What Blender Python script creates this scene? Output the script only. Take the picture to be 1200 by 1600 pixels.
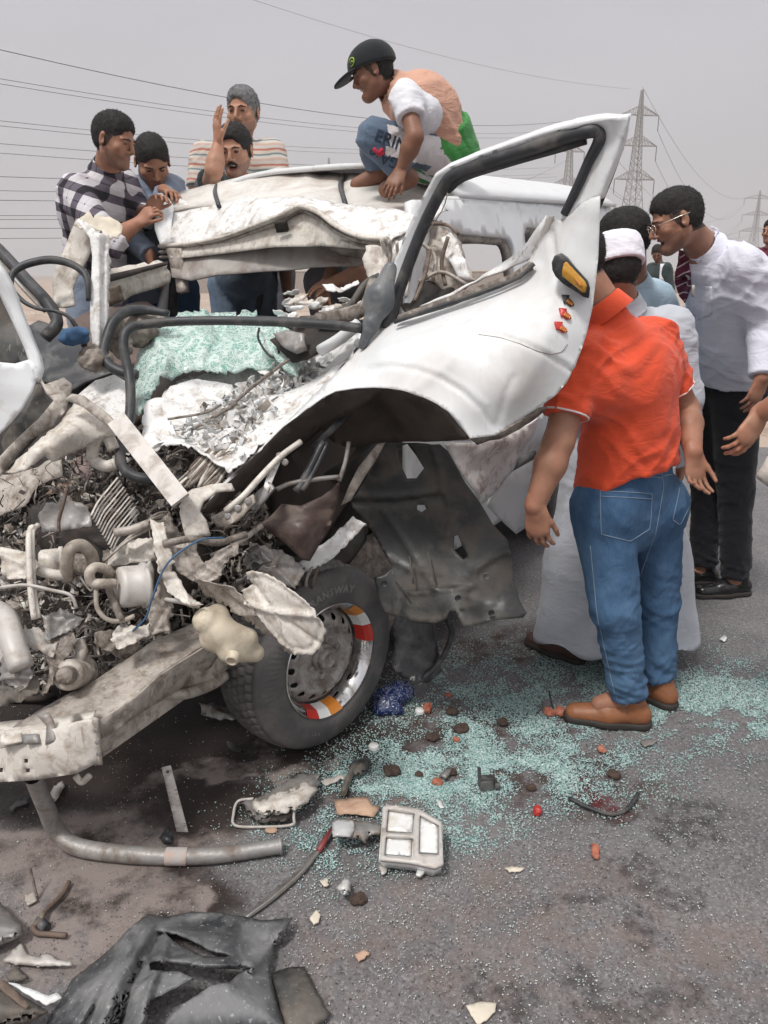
import bpy, math, random
import numpy as np
from mathutils import Vector, Matrix
from mathutils.geometry import delaunay_2d_cdt
random.seed(7); np.random.seed(7)
rad = math.radians
sc = bpy.context.scene
for o in list(bpy.data.objects): bpy.data.objects.remove(o)

# ------------------------------------------------------------ camera, sky, sun, exposure
CAM_H, PITCH = 1.45, rad(17.1)
cd = bpy.data.cameras.new('camera'); cam = bpy.data.objects.new('camera', cd)
sc.collection.objects.link(cam); sc.camera = cam
cam.location = (0, 0, CAM_H); cam.rotation_euler = (rad(90) - PITCH, 0, 0)
cd.sensor_fit = 'VERTICAL'; cd.sensor_height = 32.0; cd.lens = 32.0 * 1200 / 1600
cd.clip_start = 0.05; cd.clip_end = 6000

SUN_EL, SUN_AZ = 60, 215          # degrees; azimuth clockwise from +Y
w = bpy.data.worlds.new('World'); sc.world = w; w.use_nodes = True
nt = w.node_tree; nt.nodes.clear()
N = nt.nodes.new; L = nt.links.new
out = N('ShaderNodeOutputWorld'); bg = N('ShaderNodeBackground'); bg.inputs[1].default_value = 0.084
sky = N('ShaderNodeTexSky'); sky.sky_type = 'NISHITA'; sky.sun_disc = False
sky.sun_elevation = rad(SUN_EL); sky.sun_rotation = rad(SUN_AZ); sky.dust_density = 6.0; sky.air_density = 1.2
hs = N('ShaderNodeHueSaturation'); hs.inputs['Saturation'].default_value = 0.10
L(sky.outputs[0], hs.inputs['Color'])
tc = N('ShaderNodeTexCoord'); sp = N('ShaderNodeSeparateXYZ'); L(tc.outputs['Generated'], sp.inputs[0])
cr = N('ShaderNodeValToRGB'); L(sp.outputs['Z'], cr.inputs[0])
el = cr.color_ramp.elements
el[0].position = 0.0; el[0].color = (5.9, 5.5, 5.46, 1)
el[1].position = 1.0; el[1].color = (8.5, 8.5, 8.6, 1)
for p_, c_ in ((0.07, (5.4, 5.12, 5.30, 1)), (0.16, (4.7, 4.58, 4.88, 1)), (0.30, (4.0, 3.97, 4.32, 1)), (0.5, (5.4, 5.4, 5.7, 1))):
    e_ = el.new(p_); e_.color = c_
mp = N('ShaderNodeMapping'); mp.inputs['Scale'].default_value = (1, 1, 4)
L(tc.outputs['Generated'], mp.inputs[0])
nz = N('ShaderNodeTexNoise'); nz.inputs['Scale'].default_value = 2.2; nz.inputs['Detail'].default_value = 4
L(mp.outputs[0], nz.inputs[0])
mr = N('ShaderNodeMapRange'); mr.inputs[1].default_value = 0.3; mr.inputs[2].default_value = 0.7
mr.inputs[3].default_value = 0.95; mr.inputs[4].default_value = 1.05; L(nz.outputs[0], mr.inputs[0])
mx = N('ShaderNodeMixRGB'); mx.inputs[0].default_value = 0.93; L(hs.outputs[0], mx.inputs[1]); L(cr.outputs[0], mx.inputs[2])
mm = N('ShaderNodeMixRGB'); mm.blend_type = 'MULTIPLY'; mm.inputs[0].default_value = 1
L(mx.outputs[0], mm.inputs[1]); L(mr.outputs[0], mm.inputs[2]); L(mm.outputs[0], bg.inputs[0]); L(bg.outputs[0], out.inputs[0])

sd = bpy.data.lights.new('sun', 'SUN'); sd.energy = 1.5; sd.angle = rad(10); sd.color = (1, 0.965, 0.92)
so = bpy.data.objects.new('sun', sd); sc.collection.objects.link(so)
sv = Vector((math.sin(rad(SUN_AZ)) * math.cos(rad(SUN_EL)), math.cos(rad(SUN_AZ)) * math.cos(rad(SUN_EL)), math.sin(rad(SUN_EL))))
so.rotation_euler = sv.to_track_quat('Z', 'Y').to_euler()
so.location = sv * 50
sc.view_settings.view_transform = 'Standard'; sc.view_settings.look = 'None'
sc.view_settings.exposure = 0.86; sc.view_settings.gamma = 1
try: sc.view_settings.use_curve_mapping = False
except Exception: pass
sc.render.engine = 'CYCLES'
sc.cycles.use_denoising = True
sc.cycles.max_bounces = 5; sc.cycles.diffuse_bounces = 3; sc.cycles.glossy_bounces = 2
sc.cycles.transmission_bounces = 3; sc.cycles.transparent_max_bounces = 6; sc.cycles.volume_bounces = 0

# ------------------------------------------------------------ geometry helpers
SP, CP = math.sin(PITCH), math.cos(PITCH)
def P(u, v, Y):
    """point of the place at forward distance Y, found from its bearing (u, v) as surveyed on the 1200x1600 photograph"""
    yd = (v - 800) / 1200.0
    dy = CP - yd * SP; dz = -SP - yd * CP
    t = Y / dy
    return np.array([(u - 600) / 1200.0 * t, Y, CAM_H + dz * t])
def G(u, v, z=0.0):
    yd = (v - 800) / 1200.0
    dz = -SP - yd * CP; t = (z - CAM_H) / dz
    return np.array([(u - 600) / 1200.0 * t, (CP - yd * SP) * t, z])
def PP(arr):
    a = np.asarray(arr, float)
    yd = (a[:, 1] - 800) / 1200.0
    t = a[:, 2] / (CP - yd * SP)
    return np.stack([(a[:, 0] - 600) / 1200.0 * t, a[:, 2], CAM_H + (-SP - yd * CP) * t], 1)
def unit(v):
    v = np.asarray(v, float); return v / (np.linalg.norm(v) + 1e-12)
DV = unit((0.5215, 0.8532, 0)); LV = np.array([-DV[1], DV[0], 0.0])      # van axes: rearwards, and across to its far side
def VF(s, l, z): return np.array([-0.1, 2.35, 0]) + DV * s + LV * l + np.array([0, 0, z])

def vnoise(p, seed=0):
    p = np.asarray(p, float); i = np.floor(p).astype(np.int64); f = p - i; u = f * f * (3 - 2 * f)
    def h(a, b, c):
        n = (a * 73856093) ^ (b * 19349663) ^ (c * 83492791) ^ (seed * 2654435761)
        n = (n ^ (n >> 13)) * 1274126177 & 0xffffffff; n = (n ^ (n >> 16)) * 2246822519 & 0xffffffff
        return ((n >> 8) & 0xffff) / 32767.5 - 1
    x0, y0, z0 = i[:, 0], i[:, 1], i[:, 2]
    r = 0
    for dx in (0, 1):
        wx = u[:, 0] if dx else 1 - u[:, 0]
        for dy in (0, 1):
            wy = u[:, 1] if dy else 1 - u[:, 1]
            for dz in (0, 1):
                wz = u[:, 2] if dz else 1 - u[:, 2]
                r = r + wx * wy * wz * h(x0 + dx, y0 + dy, z0 + dz)
    return r
def crumple(p, s, seed=0):
    """sharp folded facets, as in crushed sheet metal"""
    q = p * s; r = np.random.RandomState(seed * 7 + 5); w = np.stack([vnoise(q * .7 + 11 * k, seed + k) for k in range(3)], 1) * .9; o = 0
    for k in range(7):
        d = r.randn(3); d /= np.linalg.norm(d); f = (.45, .62, .82, 1.1, 1.5, 2.1, 3.0)[k]; x = (q + w) @ d * f + r.rand() * 9
        tri = np.abs((x % 1) * 2 - 1) * 2 - 1; o = o + tri * (.40, .36, .3, .22, .15, .09, .05)[k] * (.6 + .4 * vnoise(q * .5 + k * 3, seed + 20))
    return o + vnoise(q * .8, seed) * .35

def link(o): sc.collection.objects.link(o); return o
def attach(o, parent):
    o.parent = parent
    if parent.type == 'EMPTY' or parent.parent is None:
        m = Matrix.Translation(parent.location)
        o.matrix_parent_inverse = m.inverted()
    else:
        o.matrix_parent_inverse = Matrix.Identity(4)
def mk(name, V, F, mats, parent=None, midx=None, smooth=False):
    me = bpy.data.meshes.new(name)
    V = np.asarray(V, float)
    if isinstance(F, np.ndarray) and F.ndim == 2:
        n, k = F.shape
        me.vertices.add(len(V)); me.vertices.foreach_set('co', V.ravel())
        me.loops.add(n * k); me.loops.foreach_set('vertex_index', F.astype(np.int32).ravel())
        me.polygons.add(n); me.polygons.foreach_set('loop_start', np.arange(0, n * k, k, dtype=np.int32))
        me.polygons.foreach_set('loop_total', np.full(n, k, np.int32))
    else:
        me.from_pydata([tuple(v) for v in V], [], [tuple(int(i) for i in f) for f in F])
    for m in (mats if isinstance(mats, (list, tuple)) else [mats]): me.materials.append(m)
    if midx is not None: me.polygons.foreach_set('material_index', np.asarray(midx, np.int32))
    if smooth: me.polygons.foreach_set('use_smooth', np.ones(len(me.polygons), bool))
    me.update(calc_edges=True); me.validate()
    o = link(bpy.data.objects.new(name, me))
    if parent is not None: attach(o, parent)
    return o
def tag(o, label=None, cat=None, group=None, kind=None):
    if label: o['label'] = label
    if cat: o['category'] = cat
    if group: o['group'] = group
    if kind: o['kind'] = kind
    return o
def thing(name, loc, label, cat, group=None):
    o = link(bpy.data.objects.new(name, None)); o.empty_display_size = .1
    o.location = tuple(float(x) for x in loc)
    return tag(o, label, cat, group)

class MB:
    def __init__(s): s.v = []; s.f = []; s.m = []
    def add(s, V, F, m=0):
        b = len(s.v); s.v.extend([tuple(x) for x in V]); s.f.extend([tuple(int(i) + b for i in f) for f in F]); s.m.extend([m] * len(F))
    def box(s, c, size, ax=None, m=0, bev=0.0):
        c = np.asarray(c, float); A = np.eye(3) if ax is None else np.asarray(ax, float); h = np.asarray(size, float) / 2
        V = [c + A[0] * h[0] * i + A[1] * h[1] * j + A[2] * h[2] * k for i in (-1, 1) for j in (-1, 1) for k in (-1, 1)]
        s.add(V, [(0, 1, 3, 2), (4, 6, 7, 5), (0, 4, 5, 1), (2, 3, 7, 6), (0, 2, 6, 4), (1, 5, 7, 3)], m)
    def bar(s, a, b, wd, ht, up=(0, 0, 1), m=0):
        a = np.asarray(a, float); b = np.asarray(b, float); d = unit(b - a); x = unit(np.cross(d, up)); y = np.cross(x, d)
        s.box((a + b) / 2, (np.linalg.norm(b - a), wd, ht), (d, x, y), m)
    def tube(s, pts, r, n=8, m=0, cap=True, flat=1.0, up=None):
        pts = np.asarray(pts, float); K = len(pts); rr = np.full(K, r) if np.isscalar(r) else np.asarray(r, float)
        T = np.gradient(pts, axis=0); T /= np.linalg.norm(T, axis=1)[:, None] + 1e-12
        u0 = np.asarray(up if up is not None else (0, 0, 1), float)
        if abs(np.dot(u0, T[0])) > .95: u0 = np.array([1., 0, 0])
        x = unit(np.cross(T[0], u0)); V = []; F = []
        for i in range(K):
            x = x - T[i] * np.dot(x, T[i]); x = unit(x); y = np.cross(T[i], x)
            for k in range(n):
                a = 2 * math.pi * k / n
                V.append(pts[i] + (x * math.cos(a) + y * math.sin(a) * flat) * rr[i])
        for i in range(K - 1):
            for k in range(n):
                F.append((i * n + k, i * n + (k + 1) % n, (i + 1) * n + (k + 1) % n, (i + 1) * n + k))
        if cap: F.append(tuple(range(n))[::-1]); F.append(tuple((K - 1) * n + k for k in range(n)))
        s.add(V, F, m)
    def lathe(s, c, ax, prof, n=32, m=0, a0=0.0, a1=2 * math.pi, ref=None):
        """prof: (radius, offset along axis)"""
        ax = unit(ax); r0 = unit(np.cross(ax, (0, 0, 1) if abs(ax[2]) < .9 else (1, 0, 0))) if ref is None else unit(ref)
        r1 = np.cross(ax, r0); full = abs(a1 - a0 - 2 * math.pi) < 1e-6; K = len(prof); nn = n if full else n + 1
        V = []; F = []
        for i in range(nn):
            a = a0 + (a1 - a0) * i / n; d = r0 * math.cos(a) + r1 * math.sin(a)
            for (r, h) in prof: V.append(np.asarray(c) + d * r + ax * h)
        for i in range(n):
            j = (i + 1) % nn
            for k in range(K - 1): F.append((i * K + k, j * K + k, j * K + k + 1, i * K + k + 1))
        s.add(V, F, m)
    def build(s, name, mats, parent=None, smooth=False):
        return mk(name, np.array(s.v), s.f, mats, parent, s.m, smooth)

def crom(pts, k=6, closed=False):
    p = np.asarray(pts, float)
    if closed: q = np.vstack([p[-1], p, p[0], p[1]])
    else: q = np.vstack([2 * p[0] - p[1], p, 2 * p[-1] - p[-2]])
    o = []
    for i in range(1, len(q) - 2):
        for t in np.arange(k) / k:
            a, b, c, d = q[i - 1], q[i], q[i + 1], q[i + 2]
            o.append(.5 * ((2 * b) + (c - a) * t + (2 * a - 5 * b + 4 * c - d) * t * t + (3 * b - a - 3 * c + d) * t ** 3))
    if not closed: o.append(p[-1])
    return np.array(o)
def inpoly(pt, poly):
    x, y = pt[:, 0], pt[:, 1]; r = np.zeros(len(pt), bool); n = len(poly)
    for i in range(n):
        x0, y0 = poly[i][:2]; x1, y1 = poly[(i + 1) % n][:2]
        c = ((y0 > y) != (y1 > y)) & (x < (x1 - x0) * (y - y0) / (y1 - y0 + 1e-12) + x0); r ^= c
    return r
def segdist(pt, poly, closed=True):
    d = np.full(len(pt), 1e9); n = len(poly)
    for i in range(n if closed else n - 1):
        a = np.array(poly[i][:2]); b = np.array(poly[(i + 1) % n][:2]); ab = b - a
        t = np.clip(((pt - a) @ ab) / (ab @ ab + 1e-12), 0, 1)
        d = np.minimum(d, np.linalg.norm(pt - a - t[:, None] * ab, axis=1))
    return d
def tri2d(outline, holes=(), step=12.0, jag=0.0, rs=None):
    rs = rs or np.random.RandomState(1)
    loops = []
    for li, lp in enumerate([outline] + list(holes)):
        p = np.asarray(lp, float)[:, :2]; o = []
        for i in range(len(p)):
            a, b = p[i], p[(i + 1) % len(p)]; n = max(1, int(round(np.linalg.norm(b - a) / step)))
            for k in range(n):
                q = a + (b - a) * k / n
                if jag and k > 0: q = q + rs.randn(2) * jag
                o.append(q)
        loops.append(np.array(o))
    lo, hi = loops[0].min(0), loops[0].max(0)
    gx = np.arange(lo[0], hi[0], step); gy = np.arange(lo[1], hi[1], step * .87)
    g = np.array([(x + (step / 2 if j % 2 else 0), y) for j, y in enumerate(gy) for x in gx]) if len(gx) and len(gy) else np.zeros((0, 2))
    if len(g):
        g = g + rs.uniform(-.22, .22, g.shape) * step
        k = inpoly(g, loops[0]) & (segdist(g, loops[0]) > step * .45)
        for h in loops[1:]: k &= ~inpoly(g, h) & (segdist(g, h) > step * .45)
        g = g[k]
    V = np.vstack(loops + [g]); E = []; b = 0
    for l in loops:
        n = len(l); E += [(b + i, b + (i + 1) % n) for i in range(n)]; b += n
    r = delaunay_2d_cdt([Vector(v) for v in V], E, [], 0, 1e-6)
    V2 = np.array([tuple(v) for v in r[0]]); T = np.array([tuple(f) for f in r[2]])
    c = V2[T].mean(1); k = inpoly(c, loops[0])
    for h in loops[1:]: k &= ~inpoly(c, h)
    return V2, T[k]
def rbf(xy, val, q):
    xy = np.asarray(xy, float) / 300.0; q = np.asarray(q, float) / 300.0; n = len(xy)
    def ph(r): return np.where(r > 1e-9, r * r * np.log(r + 1e-12), 0)
    K = ph(np.linalg.norm(xy[:, None] - xy[None], axis=2)) + np.eye(n) * 2e-3
    A = np.zeros((n + 3, n + 3)); A[:n, :n] = K; A[:n, n] = 1; A[:n, n + 1:] = xy; A[n, :n] = 1; A[n + 1:, :n] = xy.T
    s = np.linalg.lstsq(A, np.concatenate([val, [0, 0, 0]]), rcond=None)[0]
    return ph(np.linalg.norm(q[:, None] - xy[None], axis=2)) @ s[:n] + s[n] + q @ s[n + 1:]
def vnormals(V, T):
    n = np.zeros_like(V); fn = np.cross(V[T[:, 1]] - V[T[:, 0]], V[T[:, 2]] - V[T[:, 0]])
    for k in range(3): np.add.at(n, T[:, k], fn)
    return n / (np.linalg.norm(n, axis=1)[:, None] + 1e-12)
def solid(V, T, th, N_=None):
    """gives the sheet a thickness"""
    Nn = vnormals(V, T) if N_ is None else N_; n = len(V)
    e = {}
    for t in T:
        for a, b in ((t[0], t[1]), (t[1], t[2]), (t[2], t[0])): e[(a, b)] = 1
    side = []
    for (a, b) in e:
        if (b, a) not in e: side.append((b, a, a + n)); side.append((b, a + n, b + n))
    F = np.vstack([T, T[:, ::-1] + n] + ([np.array(side)] if side else []))
    return np.vstack([V, V - Nn * th]), F
def sheet(name, outline, mat, parent, ctrl=(), holes=(), step=10, th=.0022, nz=(0, 8), seed=0, jag=0.0, creases=(), smooth=False, curve=False, inner=None, tear=0.0):
    ol = [tuple(p) for p in outline]
    if curve: ol2 = [tuple(x) for x in crom(ol, 4, True)]
    else: ol2 = ol
    rs = np.random.RandomState(seed + 11)
    V2, T = tri2d(ol2, holes, step, jag, rs)
    kn = np.array(ol + list(ctrl), float)
    Yv = rbf(kn[:, :2], kn[:, 2], V2)
    V = PP(np.column_stack([V2, Yv]))
    a = V[T[:, 1]] - V[T[:, 0]]; b = V[T[:, 2]] - V[T[:, 0]]; fn = np.cross(a, b); c = V[T].mean(1) - np.array([0, 0, CAM_H])
    fl = (fn * c).sum(1) > 0; T[fl] = T[fl][:, ::-1]
    Nn = vnormals(V, T)
    d = np.zeros(len(V))
    if nz[0]: d += nz[0] * crumple(V, nz[1], seed)
    for cr_ in creases:
        pl, amp, wd = cr_[:3]
        dd = segdist(V2, pl, False); d += amp * np.exp(-(dd / wd) ** 2)
    V = V + Nn * d[:, None]
    if tear:
        c = V[T].mean(1); T = T[vnoise(c * 25, seed + 5) > -1 + tear]
    VV, F = solid(V, T, th)
    o = mk(name, VV, F, mat if inner is None else [mat, inner], parent, None if inner is None else
           np.concatenate([np.zeros(len(T)), np.ones(len(T)), np.zeros(len(F) - 2 * len(T))]), smooth)
    return o
def surf(name, outline, mapfn, mat, parent, holes=(), step=.08, th=.02, seed=0, nz=(0, 5), smooth=True, flip=False):
    V2, T = tri2d(outline, holes, step, 0, np.random.RandomState(seed + 3))
    V = np.array([mapfn(a, b) for a, b in V2])
    if flip: T = T[:, ::-1]
    Nn = vnormals(V, T)
    if nz[0]: V = V + Nn * (nz[0] * crumple(V, nz[1], seed))[:, None]
    VV, F = solid(V, T, th)
    return mk(name, VV, F, mat, parent, smooth=smooth)
def tube(name, pts, r, mat, parent, n=8, k=5, flat=1.0, px=True, up=None):
    p = PP(pts) if px else np.asarray(pts, float)
    if k > 1 and len(p) > 2: p = crom(p, k)
    m = MB(); rr = r
    if not np.isscalar(r): rr = np.interp(np.linspace(0, 1, len(p)), np.linspace(0, 1, len(r)), r)
    m.tube(p, rr, n, 0, True, flat, up)
    return m.build(name, mat, parent, True)

# ------------------------------------------------------------ distance-field modelling for people and soft shapes
class Field:
    def __init__(s, lo, hi, h):
        s.h = h; s.lo = np.asarray(lo, float) - 3 * h; s.n = np.ceil((np.asarray(hi) - s.lo) / h).astype(int) + 4
        s.F = np.full(s.n, .2, np.float32)
    def _box(s, lo, hi, mg):
        a = np.clip(np.floor((lo - mg - s.lo) / s.h).astype(int), 0, s.n); b = np.clip(np.ceil((hi + mg - s.lo) / s.h).astype(int) + 1, 0, s.n)
        if (b - a <= 0).any(): return None
        ax = [(s.lo[i] + s.h * np.arange(a[i], b[i])).astype(np.float32) for i in range(3)]
        return (slice(a[0], b[0]), slice(a[1], b[1]), slice(a[2], b[2])), ax[0][:, None, None], ax[1][None, :, None], ax[2][None, None, :]
    def _mix(s, sl, d, k, sub):
        f = s.F[sl]
        if sub:
            d = -d; h = np.clip(.5 - .5 * (f - d) / k, 0, 1); s.F[sl] = f * (1 - h) + d * h + k * h * (1 - h)
        else:
            h = np.clip(.5 + .5 * (f - d) / k, 0, 1); s.F[sl] = f * (1 - h) + d * h - k * h * (1 - h)
    def cap(s, a, b, ra, rb, k=.02, flat=None, sub=False, cuts=()):
        a = np.asarray(a, float); b = np.asarray(b, float); R = max(ra, rb)
        bx = s._box(np.minimum(a, b) - R, np.maximum(a, b) + R, k + 3 * s.h)
        if bx is None: return
        sl, X, Y, Z = bx; x, y, z = X - a[0], Y - a[1], Z - a[2]; ab = b - a; fs = 1.0
        if flat is not None:
            n, f = np.asarray(flat[0], float), flat[1]; q = (x * n[0] + y * n[1] + z * n[2]) * (1 / f - 1)
            x = x + n[0] * q; y = y + n[1] * q; z = z + n[2] * q; ab = ab + n * np.dot(ab, n) * (1 / f - 1); fs = (1 + f) / 2
        t = np.clip((x * ab[0] + y * ab[1] + z * ab[2]) / (ab @ ab + 1e-9), 0, 1)
        d = (np.sqrt((x - ab[0] * t) ** 2 + (y - ab[1] * t) ** 2 + (z - ab[2] * t) ** 2) - (ra + (rb - ra) * t)) * fs
        for (c, n) in cuts: d = np.maximum(d, (X - c[0]) * n[0] + (Y - c[1]) * n[1] + (Z - c[2]) * n[2])
        s._mix(sl, d, k, sub)
    def ell(s, c, r, R=None, k=.015, sub=False):
        c = np.asarray(c, float); r = np.asarray(r, float); R = np.eye(3) if R is None else np.asarray(R, float); m = r.max()
        bx = s._box(c - m, c + m, k + 3 * s.h)
        if bx is None: return
        sl, X, Y, Z = bx; x, y, z = X - c[0], Y - c[1], Z - c[2]
        q = [(x * R[i][0] + y * R[i][1] + z * R[i][2]) / r[i] for i in range(3)]
        k0 = np.sqrt(q[0] ** 2 + q[1] ** 2 + q[2] ** 2) + 1e-6; k1 = np.sqrt((q[0] / r[0]) ** 2 + (q[1] / r[1]) ** 2 + (q[2] / r[2]) ** 2) + 1e-6
        s._mix(sl, k0 * (k0 - 1) / k1, k, sub)
    def plane(s, c, n):
        ax = [(s.lo[i] + s.h * np.arange(s.n[i])).astype(np.float32) for i in range(3)]
        d = (ax[0][:, None, None] - c[0]) * n[0] + (ax[1][None, :, None] - c[1]) * n[1] + (ax[2][None, None, :] - c[2]) * n[2]
        s.F = np.maximum(s.F, d)
    def mesh(s):
        F = s.F; S = F < 0; h = s.h
        cnt = np.zeros(np.array(F.shape) - 1, np.int8); cs = [(i, j, k) for i in (0, 1) for j in (0, 1) for k in (0, 1)]
        sh = cnt.shape
        for (i, j, k) in cs: cnt += S[i:i + sh[0], j:j + sh[1], k:k + sh[2]]
        act = (cnt > 0) & (cnt < 8); ijk = np.argwhere(act)
        if len(ijk) == 0: return np.zeros((0, 3)), np.zeros((0, 4), int)
        idx = np.full(sh, -1, np.int64); idx[act] = np.arange(len(ijk))
        pos = np.zeros((len(ijk), 3)); n = np.zeros(len(ijk))
        for a in cs:
            for ax in range(3):
                if a[ax]: continue
                b = list(a); b[ax] = 1
                fa = F[ijk[:, 0] + a[0], ijk[:, 1] + a[1], ijk[:, 2] + a[2]]; fb = F[ijk[:, 0] + b[0], ijk[:, 1] + b[1], ijk[:, 2] + b[2]]
                m = (fa < 0) != (fb < 0); t = np.where(m, fa / np.where(m, fa - fb, 1), 0)
                for c in range(3): pos[:, c] += m * (a[c] + (t if c == ax else 0))
                n += m
        V = s.lo + h * (ijk + pos / n[:, None]); Q = []
        for ax in range(3):
            A = np.moveaxis(S, ax, 0); I = np.moveaxis(idx, ax, 0)
            m = A[:-1, 1:-1, 1:-1] != A[1:, 1:-1, 1:-1]; e = np.argwhere(m); i, j, k = e[:, 0], e[:, 1] + 1, e[:, 2] + 1
            q = np.stack([I[i, j - 1, k - 1], I[i, j, k - 1], I[i, j, k], I[i, j - 1, k]], 1)
            ins = A[i, j, k]
            q[~ins] = q[~ins][:, ::-1]
            if ax == 1: q = q[:, ::-1]
            Q.append(q)
        return V, np.vstack(Q)
def qnormals(V, Q):
    fn = np.cross(V[Q[:, 2]] - V[Q[:, 0]], V[Q[:, 3]] - V[Q[:, 1]]); n = np.zeros_like(V)
    for k in range(4): np.add.at(n, Q[:, k], fn)
    return n / (np.linalg.norm(n, axis=1)[:, None] + 1e-12)

# ------------------------------------------------------------ materials
def nodes(name):
    m = bpy.data.materials.new(name); m.use_nodes = True; t = m.node_tree
    b = t.nodes['Principled BSDF']; return m, t, b
def ramp(t, src, stops):
    r = t.nodes.new('ShaderNodeValToRGB'); e = r.color_ramp.elements
    while len(e) < len(stops): e.new(.5)
    for i, (p, c) in enumerate(stops):
        e[i].position = p; e[i].color = (c, c, c, 1) if np.isscalar(c) else (*c, 1)
    t.links.new(src, r.inputs[0]); return r.outputs[0]
def noise_n(t, scale, detail=4, rough=.55, dist=0, vec=None):
    n = t.nodes.new('ShaderNodeTexNoise'); n.inputs['Scale'].default_value = scale; n.inputs['Detail'].default_value = detail
    n.inputs['Roughness'].default_value = rough; n.inputs['Distortion'].default_value = dist
    if vec is None:
        g = t.nodes.new('ShaderNodeNewGeometry'); vec = g.outputs['Position']
    t.links.new(vec, n.inputs['Vector']); return n.outputs[0]
def mixc(t, fac, a, b, mode='MIX'):
    m = t.nodes.new('ShaderNodeMixRGB'); m.blend_type = mode
    for i, x in ((0, fac), (1, a), (2, b)):
        if isinstance(x, bpy.types.NodeSocket): t.links.new(x, m.inputs[i])
        elif np.isscalar(x): m.inputs[i].default_value = x if i == 0 else (x, x, x, 1)
        else: m.inputs[i].default_value = (*x, 1)
    return m.outputs[0]
def mathn(t, op, a, b=None, c=None):
    m = t.nodes.new('ShaderNodeMath'); m.operation = op
    for i, x in enumerate((a, b, c)):
        if x is None: continue
        if isinstance(x, bpy.types.NodeSocket): t.links.new(x, m.inputs[i])
        else: m.inputs[i].default_value = x
    return m.outputs[0]
def bump(t, b, h, st=.3, dist=.01):
    n = t.nodes.new('ShaderNodeBump'); n.inputs['Strength'].default_value = st; n.inputs['Distance'].default_value = dist
    t.links.new(h, n.inputs['Height']); t.links.new(n.outputs[0], b.inputs['Normal'])
def M(name, col, rough=.6, metal=0, var=.15, vs=9, dirt=None, bm=.25, bs=70, spec=.5, scr=None, coat=0):
    m, t, b = nodes(name); b.inputs['Roughness'].default_value = rough; b.inputs['Metallic'].default_value = metal
    b.inputs['Specular IOR Level'].default_value = spec; b.inputs['Coat Weight'].default_value = coat; b.inputs['Coat Roughness'].default_value = .15
    c = np.array(col); n1 = noise_n(t, vs)
    o = mixc(t, ramp(t, n1, [(.3, 0.), (.7, 1.)]), tuple(np.clip(c * (1 - var), 0, 1)), tuple(np.clip(c * (1 + var * .7), 0, 1)))
    if dirt:
        dc, am, ds = dirt; n2 = noise_n(t, ds, 6, .65, .4)
        k = ramp(t, n2, [(max(0, .62 - am * .35), 0.), (min(1, .78 - am * .2), 1.)])
        o = mixc(t, k, o, dc)
        t.links.new(mixc(t, k, (rough,) * 3, (.85,) * 3), b.inputs['Roughness'])
    if scr:
        v = t.nodes.new('ShaderNodeMapping'); v.inputs['Scale'].default_value = (110, 110, 7); v.inputs['Rotation'].default_value = (.4, .7, .2)
        g = t.nodes.new('ShaderNodeNewGeometry'); t.links.new(g.outputs['Position'], v.inputs[0])
        n3 = noise_n(t, 1.0, 3, .6, 0, v.outputs[0]); o = mixc(t, ramp(t, n3, [(.62, 0.), (.68, .7)]), o, scr)
    t.links.new(o, b.inputs['Base Color'])
    if bm: bump(t, b, noise_n(t, bs, 4), bm, .004)
    return m
DUST = (.36, .30, .25); MUD = (.10, .07, .055)
m_white = M('white_car_paint', (.74, .755, .76), .30, var=.03, dirt=((.50, .46, .42), .16, 7), bm=.03, bs=12)
m_door = M('scuffed_white_door_paint', (.735, .75, .755), .28, var=.04, vs=4, dirt=((.60, .575, .55), .55, 3.5), bm=.04, bs=14, scr=(.62, .61, .60))
m_whitec = M('crumpled_white_paint', (.78, .775, .76), .45, var=.06, dirt=((.34, .28, .23), .36, 22), bm=.35, bs=70, scr=(.3, .25, .2))
m_cream = M('dusty_cream_metal', (.66, .62, .56), .42, var=.10, dirt=((.36, .295, .24), .45, 24), bm=.35, bs=110, scr=(.33, .27, .22))
m_creamd = M('dirty_beige_metal', (.44, .395, .35), .5, .1, var=.25, dirt=((.19, .15, .12), .5, 30), bm=.45, bs=120, scr=(.58, .53, .47))
m_creamd2 = M('muddy_beige_metal', (.27, .235, .205), .55, .1, var=.3, dirt=((.09, .07, .055), .6, 34), bm=.5, bs=120, scr=(.42, .38, .33))
m_steel = M('scuffed_grey_steel', (.33, .32, .31), .45, .35, var=.25, dirt=((.20, .16, .13), .5, 16), bm=.3, bs=80)
m_galv = M('bare_pale_steel', (.52, .49, .46), .5, .1, var=.12, dirt=((.33, .28, .24), .4, 14), bm=.2, bs=60)
m_roofw = M('roof_inner_white', (.66, .64, .60), .5, var=.08, dirt=((.42, .36, .31), .5, 4), bm=.15, bs=20)
m_lining = M('grey_headlining', (.40, .375, .35), .75, var=.2, vs=5, dirt=((.16, .12, .10), .5, 5), bm=.3, bs=25)
m_rubber = M('black_rubber_seal', (.032, .034, .038), .48, var=.3, dirt=((.13, .12, .11), .35, 12), bm=.15)
m_black = M('black_plastic', (.026, .028, .031), .32, var=.3, dirt=((.17, .165, .16), .45, 8), bm=.25, bs=30)
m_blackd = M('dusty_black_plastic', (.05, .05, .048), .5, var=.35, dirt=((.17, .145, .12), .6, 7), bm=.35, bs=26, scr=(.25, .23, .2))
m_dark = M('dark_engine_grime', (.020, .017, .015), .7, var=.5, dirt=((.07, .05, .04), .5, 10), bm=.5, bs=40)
m_brown = M('maroon_brown_plastic', (.075, .048, .042), .42, var=.25, dirt=((.15, .115, .095), .5, 12), bm=.25, bs=40)
m_brownd = M('dark_brown_underseal', (.045, .034, .028), .6, var=.3, dirt=((.085, .065, .052), .5, 6), bm=.4, bs=30)
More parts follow.
